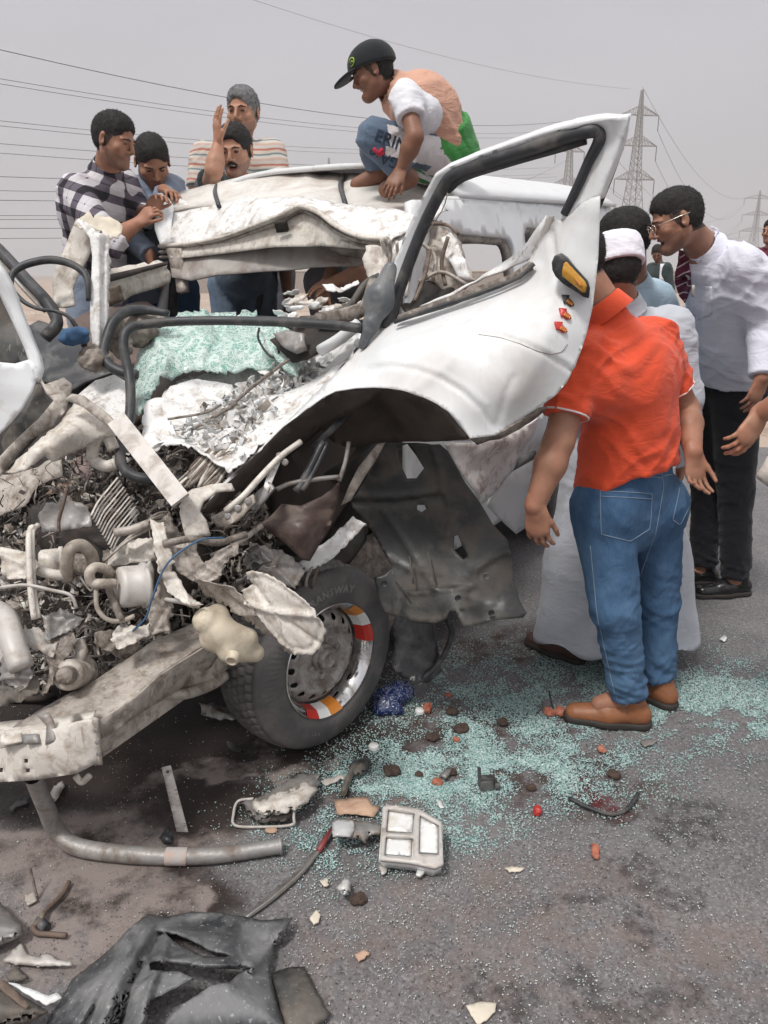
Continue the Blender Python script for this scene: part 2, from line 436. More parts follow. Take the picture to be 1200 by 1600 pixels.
m_rust = M('rusty_brown_metal', (.125, .088, .068), .75, var=.35, dirt=((.3, .25, .2), .4, 15), bm=.5)
m_hose = M('beige_hose', (.45, .40, .34), .55, var=.2, dirt=((.2, .16, .13), .5, 20), bm=.2)
m_wire = M('grey_wire', (.14, .13, .12), .5, var=.4, vs=30, bm=0)
m_wireb = M('blue_wire', (.05, .12, .22), .4, bm=0)
m_fur = M('matted_grey_fleece', (.33, .29, .25), .95, var=.4, vs=40, dirt=((.14, .11, .09), .5, 14), bm=1.0, bs=160)
m_uphol = M('brown_upholstery', (.16, .115, .10), .85, var=.25, dirt=((.07, .05, .045), .4, 6), bm=.4, bs=50)
m_cloth = M('grey_rag', (.30, .29, .29), .9, var=.3, vs=14, bm=.5, bs=60)
m_clothb = M('blue_rag', (.04, .10, .20), .85, var=.35, vs=25, bm=.4)
m_tyre = M('dusty_tyre_rubber', (.085, .082, .082), .7, var=.2, vs=6, dirt=((.17, .155, .145), .5, 7), bm=.3, bs=120)
m_rim = M('grey_steel_wheel', (.38, .365, .345), .55, .15, var=.2, dirt=((.17, .14, .12), .7, 22), bm=.2)
m_chrome = M('chrome_trim', (.72, .72, .72), .12, 1, var=.05, dirt=((.3, .27, .24), .25, 14), bm=.08)
m_orange = M('orange_reflector', (.62, .22, .03), .3, bm=.05, coat=.4)
m_red = M('red_reflector', (.50, .03, .02), .3, bm=.05, coat=.4)
m_wsticker = M('white_reflector', (.72, .72, .70), .35, bm=.05)
m_amber = M('amber_lens', (.55, .27, .025), .25, var=.1, bm=.1, coat=.5)
m_tank = M('cream_plastic_tank', (.60, .53, .41), .45, var=.08, dirt=((.33, .26, .19), .4, 12), bm=.15)
m_lens = M('white_lamp_reflector', (.80, .80, .79), .25, .2, var=.05, dirt=((.5, .44, .36), .35, 14), bm=.05)
m_glassd = M('dark_glass', (.02, .025, .025), .08, bm=0)
m_brick = M('broken_brick', (.42, .13, .075), .9, var=.3, vs=40, dirt=((.35, .25, .2), .4, 40), bm=.6, bs=150)
m_soil = M('dark_soil_clod', (.07, .045, .035), .95, var=.4, vs=60, bm=.8, bs=160)
m_card = M('torn_cardboard', (.50, .34, .24), .85, var=.15, vs=25, dirt=((.35, .2, .15), .4, 20), bm=.3)
m_paper = M('pale_scrap', (.62, .56, .46), .8, var=.12, vs=25, bm=.2)
m_redp = M('red_plastic', (.45, .035, .03), .35, bm=.1)
m_steelp = M('galvanised_lattice', (.30, .285, .27), .6, .3, var=.1, bm=0)
m_cable = M('power_line_metal', (.10, .10, .105), .6, .3, bm=0)
def viewdir(p): return unit(np.asarray(p) - np.array([0, 0, CAM_H]))
# ------------------------------------------------------------ people
def skinmat(name, c):
    m, t, b = nodes(name); b.inputs['Roughness'].default_value = .5; b.inputs['Specular IOR Level'].default_value = .4
    c = np.array(c); o = mixc(t, ramp(t, noise_n(t, 22, 4), [(.35, 0.), (.65, 1.)]), tuple(c * .86), tuple(c * 1.1))
    o = mixc(t, ramp(t, noise_n(t, 9, 3), [(.5, 0.), (.75, .5)]), o, tuple(c * (1.15, .85, .8)))
    t.links.new(o, b.inputs['Base Color']); bump(t, b, noise_n(t, 260, 3), .18, .002); return m
sk_a = skinmat('tanned_skin', (.40, .21, .135)); sk_b = skinmat('brown_skin', (.33, .165, .105)); sk_c = skinmat('dark_brown_skin', (.22, .105, .066))
m_eye = M('eye', (.05, .035, .03), .15, var=0, bm=0); m_lip = M('lips', (.26, .095, .07), .5, bm=0); m_mouth = M('mouth_inside', (.03, .01, .01), .6, bm=0)
m_teeth = M('teeth', (.62, .58, .50), .3, bm=0)
BRD = {}
def beard_of(s):
    if s.name not in BRD:
        c = {'tanned_skin': (.27, .15, .105), 'brown_skin': (.215, .115, .08), 'dark_brown_skin': (.15, .075, .05)}[s.name]; BRD[s.name] = skinmat('shaven_' + s.name, c)
    return BRD[s.name]
m_stub = M('cropped_hair_over_skin', (.060, .036, .026), .7, var=.35, vs=60, bm=.3, bs=300); m_stubg = M('cropped_grey_hair', (.20, .17, .15), .7, var=.3, vs=60)
m_hair = M('black_hair', (.014, .011, .010), .75, var=.4, vs=60, bm=.9, bs=320)
m_hairg = M('grey_hair', (.17, .17, .17), .7, var=.5, vs=50, bm=.9, bs=300)
def cloth(name, c, var=.08, weave=500, rough=.85, bm=.25):
    m, t, b = nodes(name); b.inputs['Roughness'].default_value = rough; b.inputs['Sheen Weight'].default_value = .15; b.inputs['Specular IOR Level'].default_value = .25
    c = np.array(c); o = mixc(t, ramp(t, noise_n(t, 7, 5), [(.3, 0.), (.7, 1.)]), tuple(c * (1 - var)), tuple(np.clip(c * (1 + var), 0, 1)))
    t.links.new(o, b.inputs['Base Color'])
    g = t.nodes.new('ShaderNodeNewGeometry'); mp = t.nodes.new('ShaderNodeMapping'); mp.inputs['Scale'].default_value = (1, 1, 2.2); mp.inputs['Rotation'].default_value = (.3, .5, 0); t.links.new(g.outputs['Position'], mp.inputs[0])
    k = ramp(t, noise_n(t, 11, 4, .5, 1.4, mp.outputs[0]), [(.30, 0.), (.5, 1.), (.70, 0.)]); h = mathn(t, 'ADD', mathn(t, 'MULTIPLY', k, 1.7), noise_n(t, weave, 2)); bump(t, b, h, bm * 1.4, .0024); return m
def posxyz(t, loc=(0, 0, 0), rot=(0, 0, 0)):
    g = t.nodes.new('ShaderNodeNewGeometry'); mp = t.nodes.new('ShaderNodeMapping'); mp.vector_type = 'POINT'
    mp.inputs['Location'].default_value = loc; mp.inputs['Rotation'].default_value = rot
    t.links.new(g.outputs['Position'], mp.inputs[0]); s = t.nodes.new('ShaderNodeSeparateXYZ'); t.links.new(mp.outputs[0], s.inputs[0]); return s.outputs
def band(t, x, freq, lo, hi, off=0.0):
    f = mathn(t, 'FRACT', mathn(t, 'ADD', mathn(t, 'MULTIPLY', x, freq), off))
    return mathn(t, 'MULTIPLY', mathn(t, 'GREATER_THAN', f, lo), mathn(t, 'LESS_THAN', f, hi))
def plaid(name):
    m, t, b = nodes(name); b.inputs['Roughness'].default_value = .85
    X, Y, Z = posxyz(t, rot=(0, rad(-18), rad(20)))
    a = mathn(t, 'MAXIMUM', band(t, X, 11, .0, .34), mathn(t, 'MULTIPLY', band(t, X, 11, .62, .68), .7))
    c = mathn(t, 'MAXIMUM', band(t, Z, 10, .0, .36), mathn(t, 'MULTIPLY', band(t, Z, 10, .64, .70), .7))
    k = mathn(t, 'MULTIPLY', mathn(t, 'ADD', a, c), .5)
    o = ramp(t, k, [(.0, (.60, .58, .60)), (.35, (.55, .50, .54)), (.5, (.12, .10, .13)), (1., (.014, .013, .018))])
    t.links.new(o, b.inputs['Base Color']); bump(t, b, noise_n(t, 500, 2), .2, .002); return m
def striped(name, stops, freq, rot=(0, 0, 0)):
    m, t, b = nodes(name); b.inputs['Roughness'].default_value = .85
    X, Y, Z = posxyz(t, rot=rot); n = mathn(t, 'MULTIPLY', noise_n(t, 6, 2), .04)
    f = mathn(t, 'FRACT', mathn(t, 'MULTIPLY', mathn(t, 'ADD', Z, n), freq)); r = ramp(t, f, stops)
    for nd in t.nodes:
        if nd.type == 'VALTORGB': nd.color_ramp.interpolation = 'CONSTANT'
    t.links.new(r, b.inputs['Base Color']); return m
def denim(name, c):
    m, t, b = nodes(name); b.inputs['Roughness'].default_value = .9; b.inputs['Specular IOR Level'].default_value = .2
    c = np.array(c); g = t.nodes.new('ShaderNodeNewGeometry'); mp = t.nodes.new('ShaderNodeMapping'); mp.inputs['Scale'].default_value = (1, 1, .55)
    t.links.new(g.outputs['Position'], mp.inputs[0])
    o = mixc(t, ramp(t, noise_n(t, 7, 5, .6, 0, mp.outputs[0]), [(.38, 0.), (.68, 1.)]), tuple(c * .75), tuple(np.clip(c * (1.9, 1.6, 1.35), 0, 1)))
    mp2 = t.nodes.new('ShaderNodeMapping'); mp2.inputs['Scale'].default_value = (400, 400, 60); t.links.new(g.outputs['Position'], mp2.inputs[0])
    o = mixc(t, ramp(t, noise_n(t, 1, 2, .5, 0, mp2.outputs[0]), [(.3, 0.), (.7, .35)]), o, tuple(c * 1.7))
    t.links.new(o, b.inputs['Base Color']); k = ramp(t, noise_n(t, 13, 4, .5, 1.2, mp.outputs[0]), [(.30, 0.), (.5, 1.), (.70, 0.)]); bump(t, b, mathn(t, 'ADD', mathn(t, 'MULTIPLY', k, 2.2), noise_n(t, 600, 2)), .4, .0024); return m
c_red = cloth('orange_red_cotton', (.72, .085, .032), .05); c_trim = cloth('white_knit_trim', (.75, .70, .68))
c_denim = denim('blue_denim', (.052, .112, .212)); c_denim2 = denim('faded_blue_denim', (.12, .17, .24))
c_seam = cloth('pale_stitching', (.20, .27, .36)); c_belt = M('brown_leather_belt', (.07, .05, .045), .5, bm=.2)
c_thobe = cloth('pale_grey_thobe', (.50, .52, .57), .05); c_cap = cloth('lilac_white_cap', (.80, .78, .84), .03)
c_shirtw = cloth('white_shirt_cotton', (.70, .71, .80), .03, rough=.7); c_black = cloth('black_trouser_wool', (.012, .012, .016), .2)
c_lblue = cloth('light_blue_cotton', (.42, .56, .66), .05); c_gblue = cloth('grey_blue_cotton', (.20, .24, .31), .1)
c_dark = cloth('dark_green_cotton', (.035, .048, .05), .2); c_plaid = plaid('black_white_plaid'); c_grey = cloth('grey_cotton', (.22, .22, .24), .1)
c_orange = cloth('faded_orange_vest', (.62, .35, .25), .08, bm=.5); c_tee = cloth('white_tshirt', (.74, .74, .78), .04); c_green = cloth('green_cotton', (.05, .24, .055), .1)
c_pantw = cloth('stained_white_cotton', (.66, .63, .63), .12); c_pantb = cloth('blue_grey_cotton', (.10, .14, .20), .15); c_ink = cloth('dark_print', (.03, .05, .08)); c_inkr = cloth('red_print', (.5, .03, .06))
c_maroon = cloth('maroon_cotton', (.14, .02, .035)); c_cream = cloth('cream_cotton', (.55, .52, .47))
c_stripe = striped('striped_knit', [(0, (.50, .36, .30)), (.16, (.56, .50, .45)), (.34, (.16, .22, .23)), (.46, (.55, .47, .40)), (.66, (.42, .16, .12)), (.80, (.5, .46, .42))], 13)
c_tie = striped('striped_tie', [(0, (.13, .018, .045)), (.62, (.60, .52, .56)), (.78, (.13, .018, .045))], 32, rot=(0, rad(35), 0))
l_tan = M('tan_leather', (.27, .105, .045), .5, var=.2, vs=20, bm=.3); l_black = M('black_leather', (.012, .012, .013), .25, bm=.15)
l_sole = M('dark_rubber_sole', (.03, .025, .022), .7, bm=.2); l_sandal = M('brown_sandal', (.08, .04, .03), .6)
m_spec = M('pale_metal_glasses_frame', (.75, .70, .62), .25, .8, bm=0); m_speclens = M('clear_lens', (.5, .5, .5), .05, bm=0)

def frame_from(f, up):
    f = unit(f); r = unit(np.cross(f, up)); u = np.cross(r, f); return r, f, u
def rotv(v, ax, a):
    ax = unit(ax); v = np.asarray(v, float); return v * math.cos(a) + np.cross(ax, v) * math.sin(a) + ax * np.dot(ax, v) * (1 - math.cos(a))
def drape(V, Q, amp, seed, z1=9.0, mask=None):
    Nn = qnormals(V, Q); wv = np.stack([vnoise(V * 5 + k * 7, seed + 9 + k) for k in range(3)], 1) * .10; U = V + wv; d = 0
    for k, (ax, fr, am) in enumerate((((.25, .1, .95), 1.0, .6), ((.6, .3, .75), 1.5, .5), ((-.7, .2, .65), 1.7, .45), ((.1, -.5, .85), 2.9, .25), ((.9, .1, .3), 2.1, .2))):
        a = unit(ax); c = U @ a; q = U * (z1 * .45) + a * (c[:, None] * z1 * 1.5 * fr); n = vnoise(q + k * 13, seed + k)
        d = d + am * ((1 - np.abs(n)) ** 3 * 1.3 - .45)
    if mask is not None: d = d * mask
    return V + Nn * (amp * d)[:, None]
def make_hand(F, w, d, n, side, curl, sz=1.0, spread=1.0, thumb=.6):
    """palm, four fingers and a thumb; d to the fingertips, n out of the palm, side +1/-1 gives the thumb's edge"""
    d = unit(d); n = unit(n - d * np.dot(n, d)); s = np.cross(d, n) * side
    F.cap(w - d * .02 * sz, w + d * .03 * sz, .026 * sz, .030 * sz, .012, (n, .68))
    F.cap(w + d * .035 * sz + s * .006 * sz, w + d * .072 * sz, .036 * sz, .041 * sz, .014, (n, .36))
    Lf = (.074, .083, .077, .060)
    curls = curl if hasattr(curl, '__len__') else (curl,) * 4
    for i in range(4):
        off = (.031, .0105, -.0105, -.031)[i] * sz
        p = w + d * (.088, .093, .089, .079)[i] * sz + s * off; dr = unit(d + s * (.10, .03, -.04, -.13)[i] * spread); ax = np.cross(dr, n)
        r = (.0080, .0083, .0080, .0072)[i] * sz
        F.cap(p - dr * .03 * sz, p, r * 1.05, r * 1.05, .007); cu = curls[i]
        for j, fr in enumerate((.46, .30, .24)):
            dr = rotv(dr, ax, cu * (.8, 1.15, .75)[j]); q = p + dr * Lf[i] * fr * sz
            F.cap(p, q, r * (1.03 - .06 * j), r * (.97 - .09 * j), .0035); p = q
    p = w + d * .025 * sz + s * .024 * sz; dr = unit(d * .85 + s * .48 + n * .45 * thumb)
    for j, (ln, r) in enumerate(((.042, .0125), (.034, .0097), (.026, .0085))):
        q = p + dr * ln * sz; F.cap(p, q, r * sz, r * .85 * sz, .010 if j == 0 else .004); p = q
        dr = unit(rotv(dr, np.cross(dr, d + n * .6), rad(14)))
def make_head(J, g, hs, opt):
    r, f, u = frame_from(J['hf'], J['hu']); c = J['head']; R = (r, f, u)
    def W(x, y, z): return c + (r * x + f * y + u * z) * hs
    h = .0042
    F = Field(c - .16 * hs, c + .16 * hs, h)
    F.ell(W(0, -.012, .032), np.array([.076, .096, .083]) * hs, R, .01)
    F.ell(W(0, .022, -.03), np.array([.061, .068, .082]) * hs, R, .03)
    F.cap(W(-.045, .0, -.055), W(0, .062, -.092), .022 * hs, .022 * hs, .025); F.cap(W(.045, .0, -.055), W(0, .062, -.092), .022 * hs, .022 * hs, .025)
    F.cap(W(-.012, .072, -.092), W(.012, .072, -.092), .016 * hs, .016 * hs, .015)
    for s in (-1, 1):
        F.ell(W(s * .043, .062, -.022), np.array([.022, .018, .018]) * hs, R, .018)
        F.ell(W(s * .031, .094, .004), np.array([.017, .013, .010]) * hs, R, .010, True)
        F.ell(W(s * .031, .078, .003), np.array([.0135, .0115, .0095]) * hs, R, .003)
        F.cap(W(s * .012, .090, .020), W(s * .046, .076, .021), .0085 * hs, .007 * hs, .010)
        F.ell(W(s * .080, -.006, -.004), np.array([.008, .019, .031]) * hs, (unit(r * 1 - f * .35 * s), unit(f + r * .35 * s), u), .006)
        F.ell(W(s * .086, .002, .0), np.array([.006, .009, .017]) * hs, R, .004, True)
        F.cap(W(s * .013, .096, -.034), W(s * .013, .098, -.033), .0085 * hs, .008 * hs, .006)
    F.cap(W(0, .090, .016), W(0, .112, -.026), .0075 * hs, .0105 * hs, .009)
    op = opt.get('mouth', 0)
    if op:
        F.cap(W(-.014, .088, -.062), W(.014, .088, -.062), (.011 + .006 * op) * hs, (.011 + .006 * op) * hs, .006, None, True)
        F.cap(W(-.019, .084, -.050), W(.019, .084, -.050), .0062 * hs, .0062 * hs, .004); F.cap(W(-.017, .080, -.077), W(.017, .080, -.077), .0068 * hs, .0068 * hs, .004)
    else:
        F.cap(W(-.020, .083, -.058), W(.020, .083, -.058), .0062 * hs, .0062 * hs, .005); F.cap(W(-.016, .083, -.068), W(.016, .083, -.068), .0068 * hs, .0068 * hs, .005)
        F.cap(W(-.022, .093, -.063), W(.022, .093, -.063), .0022 * hs, .0022 * hs, .002, None, True)
    nb = J['neck']; F.cap(W(0, -.022, -.03), c + (nb - c) * .92, .052 * hs * g, .058 * g, .02)
    F.plane(c + (nb - c) * .88, unit(nb - c))
    V, Q = F.mesh()
    # material by region
    fc = (V[Q].mean(1) - c) / hs; x, y, z = fc @ r, fc @ f, fc @ u; mi = np.zeros(len(Q), int)
    if opt.get('hair', 'short') != 'none': mi[(z > -.062) & (y < .048 - .25 * np.abs(z - .01)) & (np.abs(x) < .081) & ((y < -.03) | (z > -.035) & (y < .03 + .6 * z)) & ~((np.abs(x) > .078) & (np.abs(z) < .035))] = 5
    if opt.get('beard', True): mi[((z < -.040 - .35 * np.maximum(y - .03, 0)) & (y > .012) & (z > -.125)) | ((np.abs(x) < .026) & (z < -.044) & (z > -.06) & (y > .06))] = 6
    mi[(np.hypot(np.abs(x) - .031, (z - .003) * 1.9) < .0105) & (y > .072)] = 1
    if op: mi[(np.hypot(x * .7, z + .062) < .0105 + .004 * op) & (y > .06)] = 3; mi[(np.abs(x) < .011) & (np.abs(z + .0555) < .004) & (y > .055)] = 4
    mi[(np.abs(x) < .021) & (y > .078) & (((z > -.0565) & (z < -.049)) | ((z < -.067) & (z > -.078)) if op else (np.abs(z + .063) < .009))] = 2
    return V, Q, mi, W, R
def make_hair(J, g, hs, opt, W, R, root):
    kind = opt.get('hair', 'short'); c = J['head']; r, f, u = R
    if kind != 'none':
        F = Field(c - .15 * hs, c + .16 * hs, .0048); th = opt.get('hair_h', .010) * .45
        F.ell(W(0, -.014, .034), (np.array([.0755, .096, .083]) + np.array([th * .5, th * .6, th])) * hs, R, .01)
        tp_ = opt.get('top', .008); F.ell(W(0, .004, .058 + tp_), np.array([.070, .086, .062]) * hs, R, .015)
        F.ell(W(0, -.040, -.0), np.array([.068, .058, .068]) * hs, R, .02)
        # hairline: cut away the face
        F.ell(W(0, .125, -.030), np.array([.098, .080, .110]) * hs, R, .006, True)
        F.ell(W(0, .045, -.075), np.array([.11, .055, .085]) * hs, R, .006, True)
        for s in (-1, 1): F.ell(W(s * .085, .004, -.01), np.array([.03, .022, .034]) * hs, R, .005, True)
        F.plane(W(0, 0, -.056), -u * 1.0)
        F.F += .0022 * vnoise(np.argwhere(np.ones(F.n)) * .45, 7).reshape(F.n).astype(np.float32)
        V, Q = F.mesh(); Nn = qnormals(V, Q)
        V = V + Nn * (.0012 * vnoise(V * 210, 3) + opt.get('tuft', .0015) * .4 * vnoise(V * 90, 4))[:, None]
        nb_ = 2600; rs_ = np.random.RandomState(5); pk = rs_.randint(0, len(V), nb_); bp = V[pk]; bn = Nn[pk]; ln = rs_.uniform(.003, .0075, nb_) * opt.get('strand', 1.0)
        dv = bn * .75 - u * .35 + f * .25 + rs_.randn(nb_, 3) * .3; dv /= np.linalg.norm(dv, axis=1)[:, None]; sd2 = np.cross(dv, rs_.randn(nb_, 3)); sd2 /= np.linalg.norm(sd2, axis=1)[:, None]
        VT = np.stack([bp - sd2 * .0011 - bn * .001, bp + sd2 * .0011 - bn * .001, bp + dv * ln[:, None]], 1).reshape(-1, 3); FT = (np.arange(nb_ * 3) + len(V)).reshape(-1, 3)
        mk('hair', np.vstack([V, VT]), [tuple(q_) for q_ in Q] + [tuple(q_) for q_ in FT], opt.get('hairmat', m_hair), root, smooth=True)
    for s in (-1, 1):
        m = MB(); m.tube([W(s * .014, .1005, .019), W(s * .028, .0985, .0245), W(s * .046, .083, .020)], np.array([.0032, .0042, .0022]) * hs, 6)
        m.build('eyebrow', m_hair, root, True)
    if opt.get('moustache'):
        m = MB(); m.tube([W(-.027, .083, -.056), W(-.014, .096, -.047), W(0, .1, -.044), W(.014, .096, -.047), W(.027, .083, -.056)], np.array([.003, .0068, .0066, .0068, .003]) * hs, 8)
        m.build('moustache', m_hair, root, True)
def shoe(F_, ank, d, z0, mat, root, sz=1.0, sandal=False):
    d = unit(np.array([d[0], d[1], 0])); up = np.array([0, 0, 1.]); s = np.cross(d, up); a = np.array([ank[0], ank[1], z0])
    F = Field(a - .26, a + .26, .006)
    F.cap(a - d * .045 * sz + up * .045, a + d * .06 * sz + up * .045, .036 * sz, .040 * sz, .02); F.cap(a + d * .06 * sz + up * .036, a + d * .165 * sz + up * .030, .042 * sz, .036 * sz, .03, (up, .85))
    F.cap(a - d * .02 * sz + up * .06, a - d * .015 * sz + up * .098, .040 * sz, .041 * sz, .02)
    F.plane(a + up * .02, -up); F.plane(a + up * .105, up)
    V, Q = F.mesh(); V = drape(V, Q, .0012, 5, 30); o = mk('shoe', V, Q, mat, root, smooth=True)
    F = Field(a - .26, a + .26, .006)
    F.cap(a - d * .045 * sz + up * .01, a + d * .07 * sz + up * .01, .040 * sz, .042 * sz, .02); F.cap(a + d * .06 * sz + up * .01, a + d * .17 * sz + up * .01, .045 * sz, .039 * sz, .03)
    F.plane(a + up * .003, -up); F.plane(a + up * .026, up)
    V, Q = F.mesh(); mk('sole', V, Q, l_sole, o, smooth=False)
    m = MB()
    for i in range(4):
        p = a + d * (.045 + .022 * i) * sz + up * (.092 - .008 * i); m.tube([p - s * .022 * sz - up * .008, p + up * .003, p + s * .022 * sz - up * .008], .0022, 5)
    if not sandal: m.build('lace', l_sole, o, True)

def stand(base, yaw, H=1.74, lean=0, build=1.0):
    """default upright skeleton; yaw: direction faced, degrees from +X counterclockwise"""
    f = np.array([math.cos(rad(yaw)), math.sin(rad(yaw)), 0.]); l = np.array([-f[1], f[0], 0.]); up = np.array([0, 0, 1.]); b = np.asarray(base, float)
    def at(x, y, z):                      # x left, y forward, z fraction of the height
        if z > .5 and lean:
            zz = (z - .52) * H; a = rad(lean); return b + l * x * H + f * (y * H + math.sin(a) * zz) + up * (.52 * H + math.cos(a) * zz)
        return b + l * x * H + f * y * H + up * z * H
    J = dict(pel=at(0, 0, .535), chest=at(0, 0, .72), neck=at(0, .0, .83), head=at(0, .022, .928), hf=rotv(f, l, rad(lean) * .8), hu=rotv(up, l, rad(lean) * .8),
             sL=at(.105, 0, .805), sR=at(-.105, 0, .805), eL=at(.135, -.01, .63), eR=at(-.135, -.01, .63), wL=at(.14, .04, .485), wR=at(-.14, .04, .485),
             hL=at(.052, 0, .515), hR=at(-.052, 0, .515), kL=at(.055, .012, .285), kR=at(-.055, .012, .285), aL=at(.055, -.01, .05), aR=at(-.055, -.01, .05),
             tL=f + l * .15, tR=f - l * .15, hdL=-up + f * .2, hdR=-up + f * .2, hnL=-l, hnR=l, z0=b[2])
    return J
def person(label, J, skin=sk_b, top=c_grey, bottom=c_black, sleeve='short', legs='trousers', shoes=l_black, g=1.0, hs=1.0, opt=None, group=None, res=.0085, root_at=None, hem=.07, ease=.012, amp=.006, hands=(True, True), seed=0, torso=1.0, arm=1.0):
    opt = opt or {}; hs = hs * .95; z0 = J.get('z0', 0.0)
    base = root_at if root_at is not None else np.array([J['pel'][0], J['pel'][1], z0])
    root = thing('person', base, label, 'person', group)
    pel, ch, nk = J['pel'], J['chest'], J['neck']; sL, sR = J['sL'], J['sR']
    lat = unit(sL - sR); up = unit(nk - pel); dep = unit(np.cross(lat, up)); hl = unit(J['hL'] - J['hR']); upp = unit(ch - pel); depp = unit(np.cross(hl, upp)); waist = pel * .48 + ch * .52
    pts = np.array([J[k] for k in ('pel', 'chest', 'neck', 'head', 'sL', 'sR', 'eL', 'eR', 'wL', 'wR', 'hL', 'hR', 'kL', 'kR', 'aL', 'aR')])
    T = g * torso
    def torso_f(F, e, wst=0, garment=False):
        F.cap(pel, waist, (.150 + wst) * T + e, (.138 + wst) * T + e, .05, (depp, .72)); F.cap(waist, ch, (.138 + wst) * T + e, .160 * T + e, .05, (dep, .70))
        F.cap(sL - lat * .05 - up * .075, sR + lat * .05 - up * .075, .098 * T + e, .098 * T + e, .05, (dep, .95))
        F.cap(sL - lat * .015, sR + lat * .015, .052 * g + e, .052 * g + e, .04); F.cap(nk - up * .06, nk + (J['head'] - nk) * (.02 if garment else .25), .072 * g + e, .056 * g + (0 if garment else e), .045)
    F = Field(pts.min(0) - .2, pts.max(0) + .2, res)
    torso_f(F, -.004)
    A = arm * g
    for s in 'LR':
        F.cap(J['s' + s], J['e' + s], .050 * A, .041 * A, .02); F.cap(J['e' + s], J['e' + s] + (J['w' + s] - J['e' + s]) * .35, .042 * A, .044 * A, .015)
        F.cap(J['e' + s] + (J['w' + s] - J['e' + s]) * .35, J['w' + s], .044 * A, .0275 * A, .015)
        F.cap(J['h' + s], J['k' + s], .086 * g, .056 * g, .03); F.cap(J['k' + s], J['k' + s] * .6 + J['a' + s] * .4, .054 * g, .057 * g, .02); F.cap(J['k' + s] * .6 + J['a' + s] * .4, J['a' + s], .057 * g, .036 * g, .02)
        F.cap(J['a' + s], J['a' + s] + np.append(unit(J['t' + s])[:2], 0) * .09 + np.array([0, 0, -.04]), .034, .03, .02)
    V, Q = F.mesh(); VS, QS, MS = [V], [Q], [np.zeros(len(Q), int)]; off = len(V)
    V, Q, mi, W, R = make_head(J, g, hs, opt); VS.append(V); QS.append(Q + off); MS.append(mi); off += len(V)
    for i, s in enumerate('LR'):
        if not hands[i]: continue
        wv = J['w' + s]; F = Field(wv - .23, wv + .23, .0036); fd = unit(J['w' + s] - J['e' + s])
        F.cap(wv - fd * .07, wv, .0305 * A, .0275 * A, .01)
        make_hand(F, wv, J['hd' + s], J['hn' + s], (1 if s == 'L' else -1) * J.get('tf' + s, 1), J.get('hc' + s, .35), hs * .93)
        V, Q = F.mesh(); VS.append(V); QS.append(Q + off); MS.append(np.zeros(len(Q), int)); off += len(V)
    mk('body', np.vstack(VS), np.vstack(QS), [skin, m_eye, m_lip, m_mouth, m_teeth, m_stub if opt.get('hairmat') is None else m_stubg, beard_of(skin)], root, np.concatenate(MS), True)
    make_hair(J, g, hs, opt, W, R, root)
    # trousers or robe
    if legs != 'robe' and bottom is not None:
        F = Field(pts.min(0) - .22, pts.max(0) + .22, res); F.cap(pel - upp * .01, pel + upp * (.10 + opt.get('rise', 0)), .156 * T + ease * .4, .146 * T + ease * .4, .04, (depp, .74))
        for s in 'LR':
            k, a, h = J['k' + s], J['a' + s], J['h' + s]
            F.ell(h - depp * opt.get('seat', .03), (.10 * g, .10 * g, .11 * g), None, .04)
            F.cap(h, k, .093 * g + ease, .068 * g + ease, .03); cutp = a + unit(k - a) * .02 if legs == 'trousers' else k + unit(h - k) * -.05
            F.cap(k, a, .066 * g + ease, .052 * g + ease * .8, .02, None, False, [(cutp, unit(a - k))])
        F.plane(pel + upp * (.115 + opt.get('rise', 0)), upp)
        V, Q = F.mesh(); km = np.zeros(len(V))
        for s in 'LR':
            for kk, wdt, st in (('k', .13, 1.0), ('a', .16, 1.5), ('h', .12, .5)): km = np.maximum(km, st * np.exp(-(np.linalg.norm(V - J[kk + s], axis=1) / wdt) ** 2))
        V = drape(V, Q, .0085, seed + 3, 10, .22 + km)
        tr = mk('trousers' if legs == 'trousers' else 'shorts', V, Q, bottom, root, smooth=True)
    else: tr = None
    # upper garment
    if top is not None:
        F = Field(pts.min(0) - .3, pts.max(0) + .3, res); torso_f(F, ease, opt.get('loose', .01), True)
        F.cap(pel - upp * (hem + .04), pel + upp * .08, .158 * T + ease, .152 * T + ease, .05, (depp, .76))
        if legs == 'robe':
            zb = z0 + opt.get('robe_hem', .12); q = J['aL'] * .5 + J['aR'] * .5; q = np.array([q[0], q[1], zb - .1]); ky = pel + (q - pel) * .5
            F.cap(pel, ky, .19 * g, .27 * g, .08, (depp, .72)); F.cap(ky, q, .27 * g, .335 * g, .06, (depp, .66))
        for s in 'LR':
            sh, e_, w_ = J['s' + s], J['e' + s], J['w' + s]; d1 = unit(e_ - sh); d2 = unit(w_ - e_)
            if sleeve == 'short': F.cap(sh, e_, .058 * g + ease, .052 * g + ease * 1.3, .03, None, False, [(sh + (e_ - sh) * opt.get('sl', .62), d1)])
            elif sleeve in ('long', 'rolled'):
                F.cap(sh, e_, .056 * g + ease, .048 * g + ease, .03); F.cap(e_, w_, .048 * g + ease, .036 * g + ease, .02, None, False, [(e_ + (w_ - e_) * (.97 if sleeve == 'long' else opt.get('sl', .35)), d2)])
        nn = unit(J['head'] - nk)
        F.cap(nk + nn * .0, nk + nn * .2, .05, .05, .004, None, True)
        if legs == 'robe': F.plane((0, 0, zb), (0, 0, -1.))
        elif 'hemplane' in opt: F.plane(*opt['hemplane'])
        else: F.plane(pel - upp * hem, -upp)
        V, Q = F.mesh(); m = np.full(len(V), .5)
        for k in ('pel', 'eL', 'eR', 'sL', 'sR'): m = np.maximum(m, 1.1 * np.exp(-(np.linalg.norm(V - J[k], axis=1) / .17) ** 2))
        m = np.maximum(m, np.exp(-(np.linalg.norm(V - waist, axis=1) / .2) ** 2))
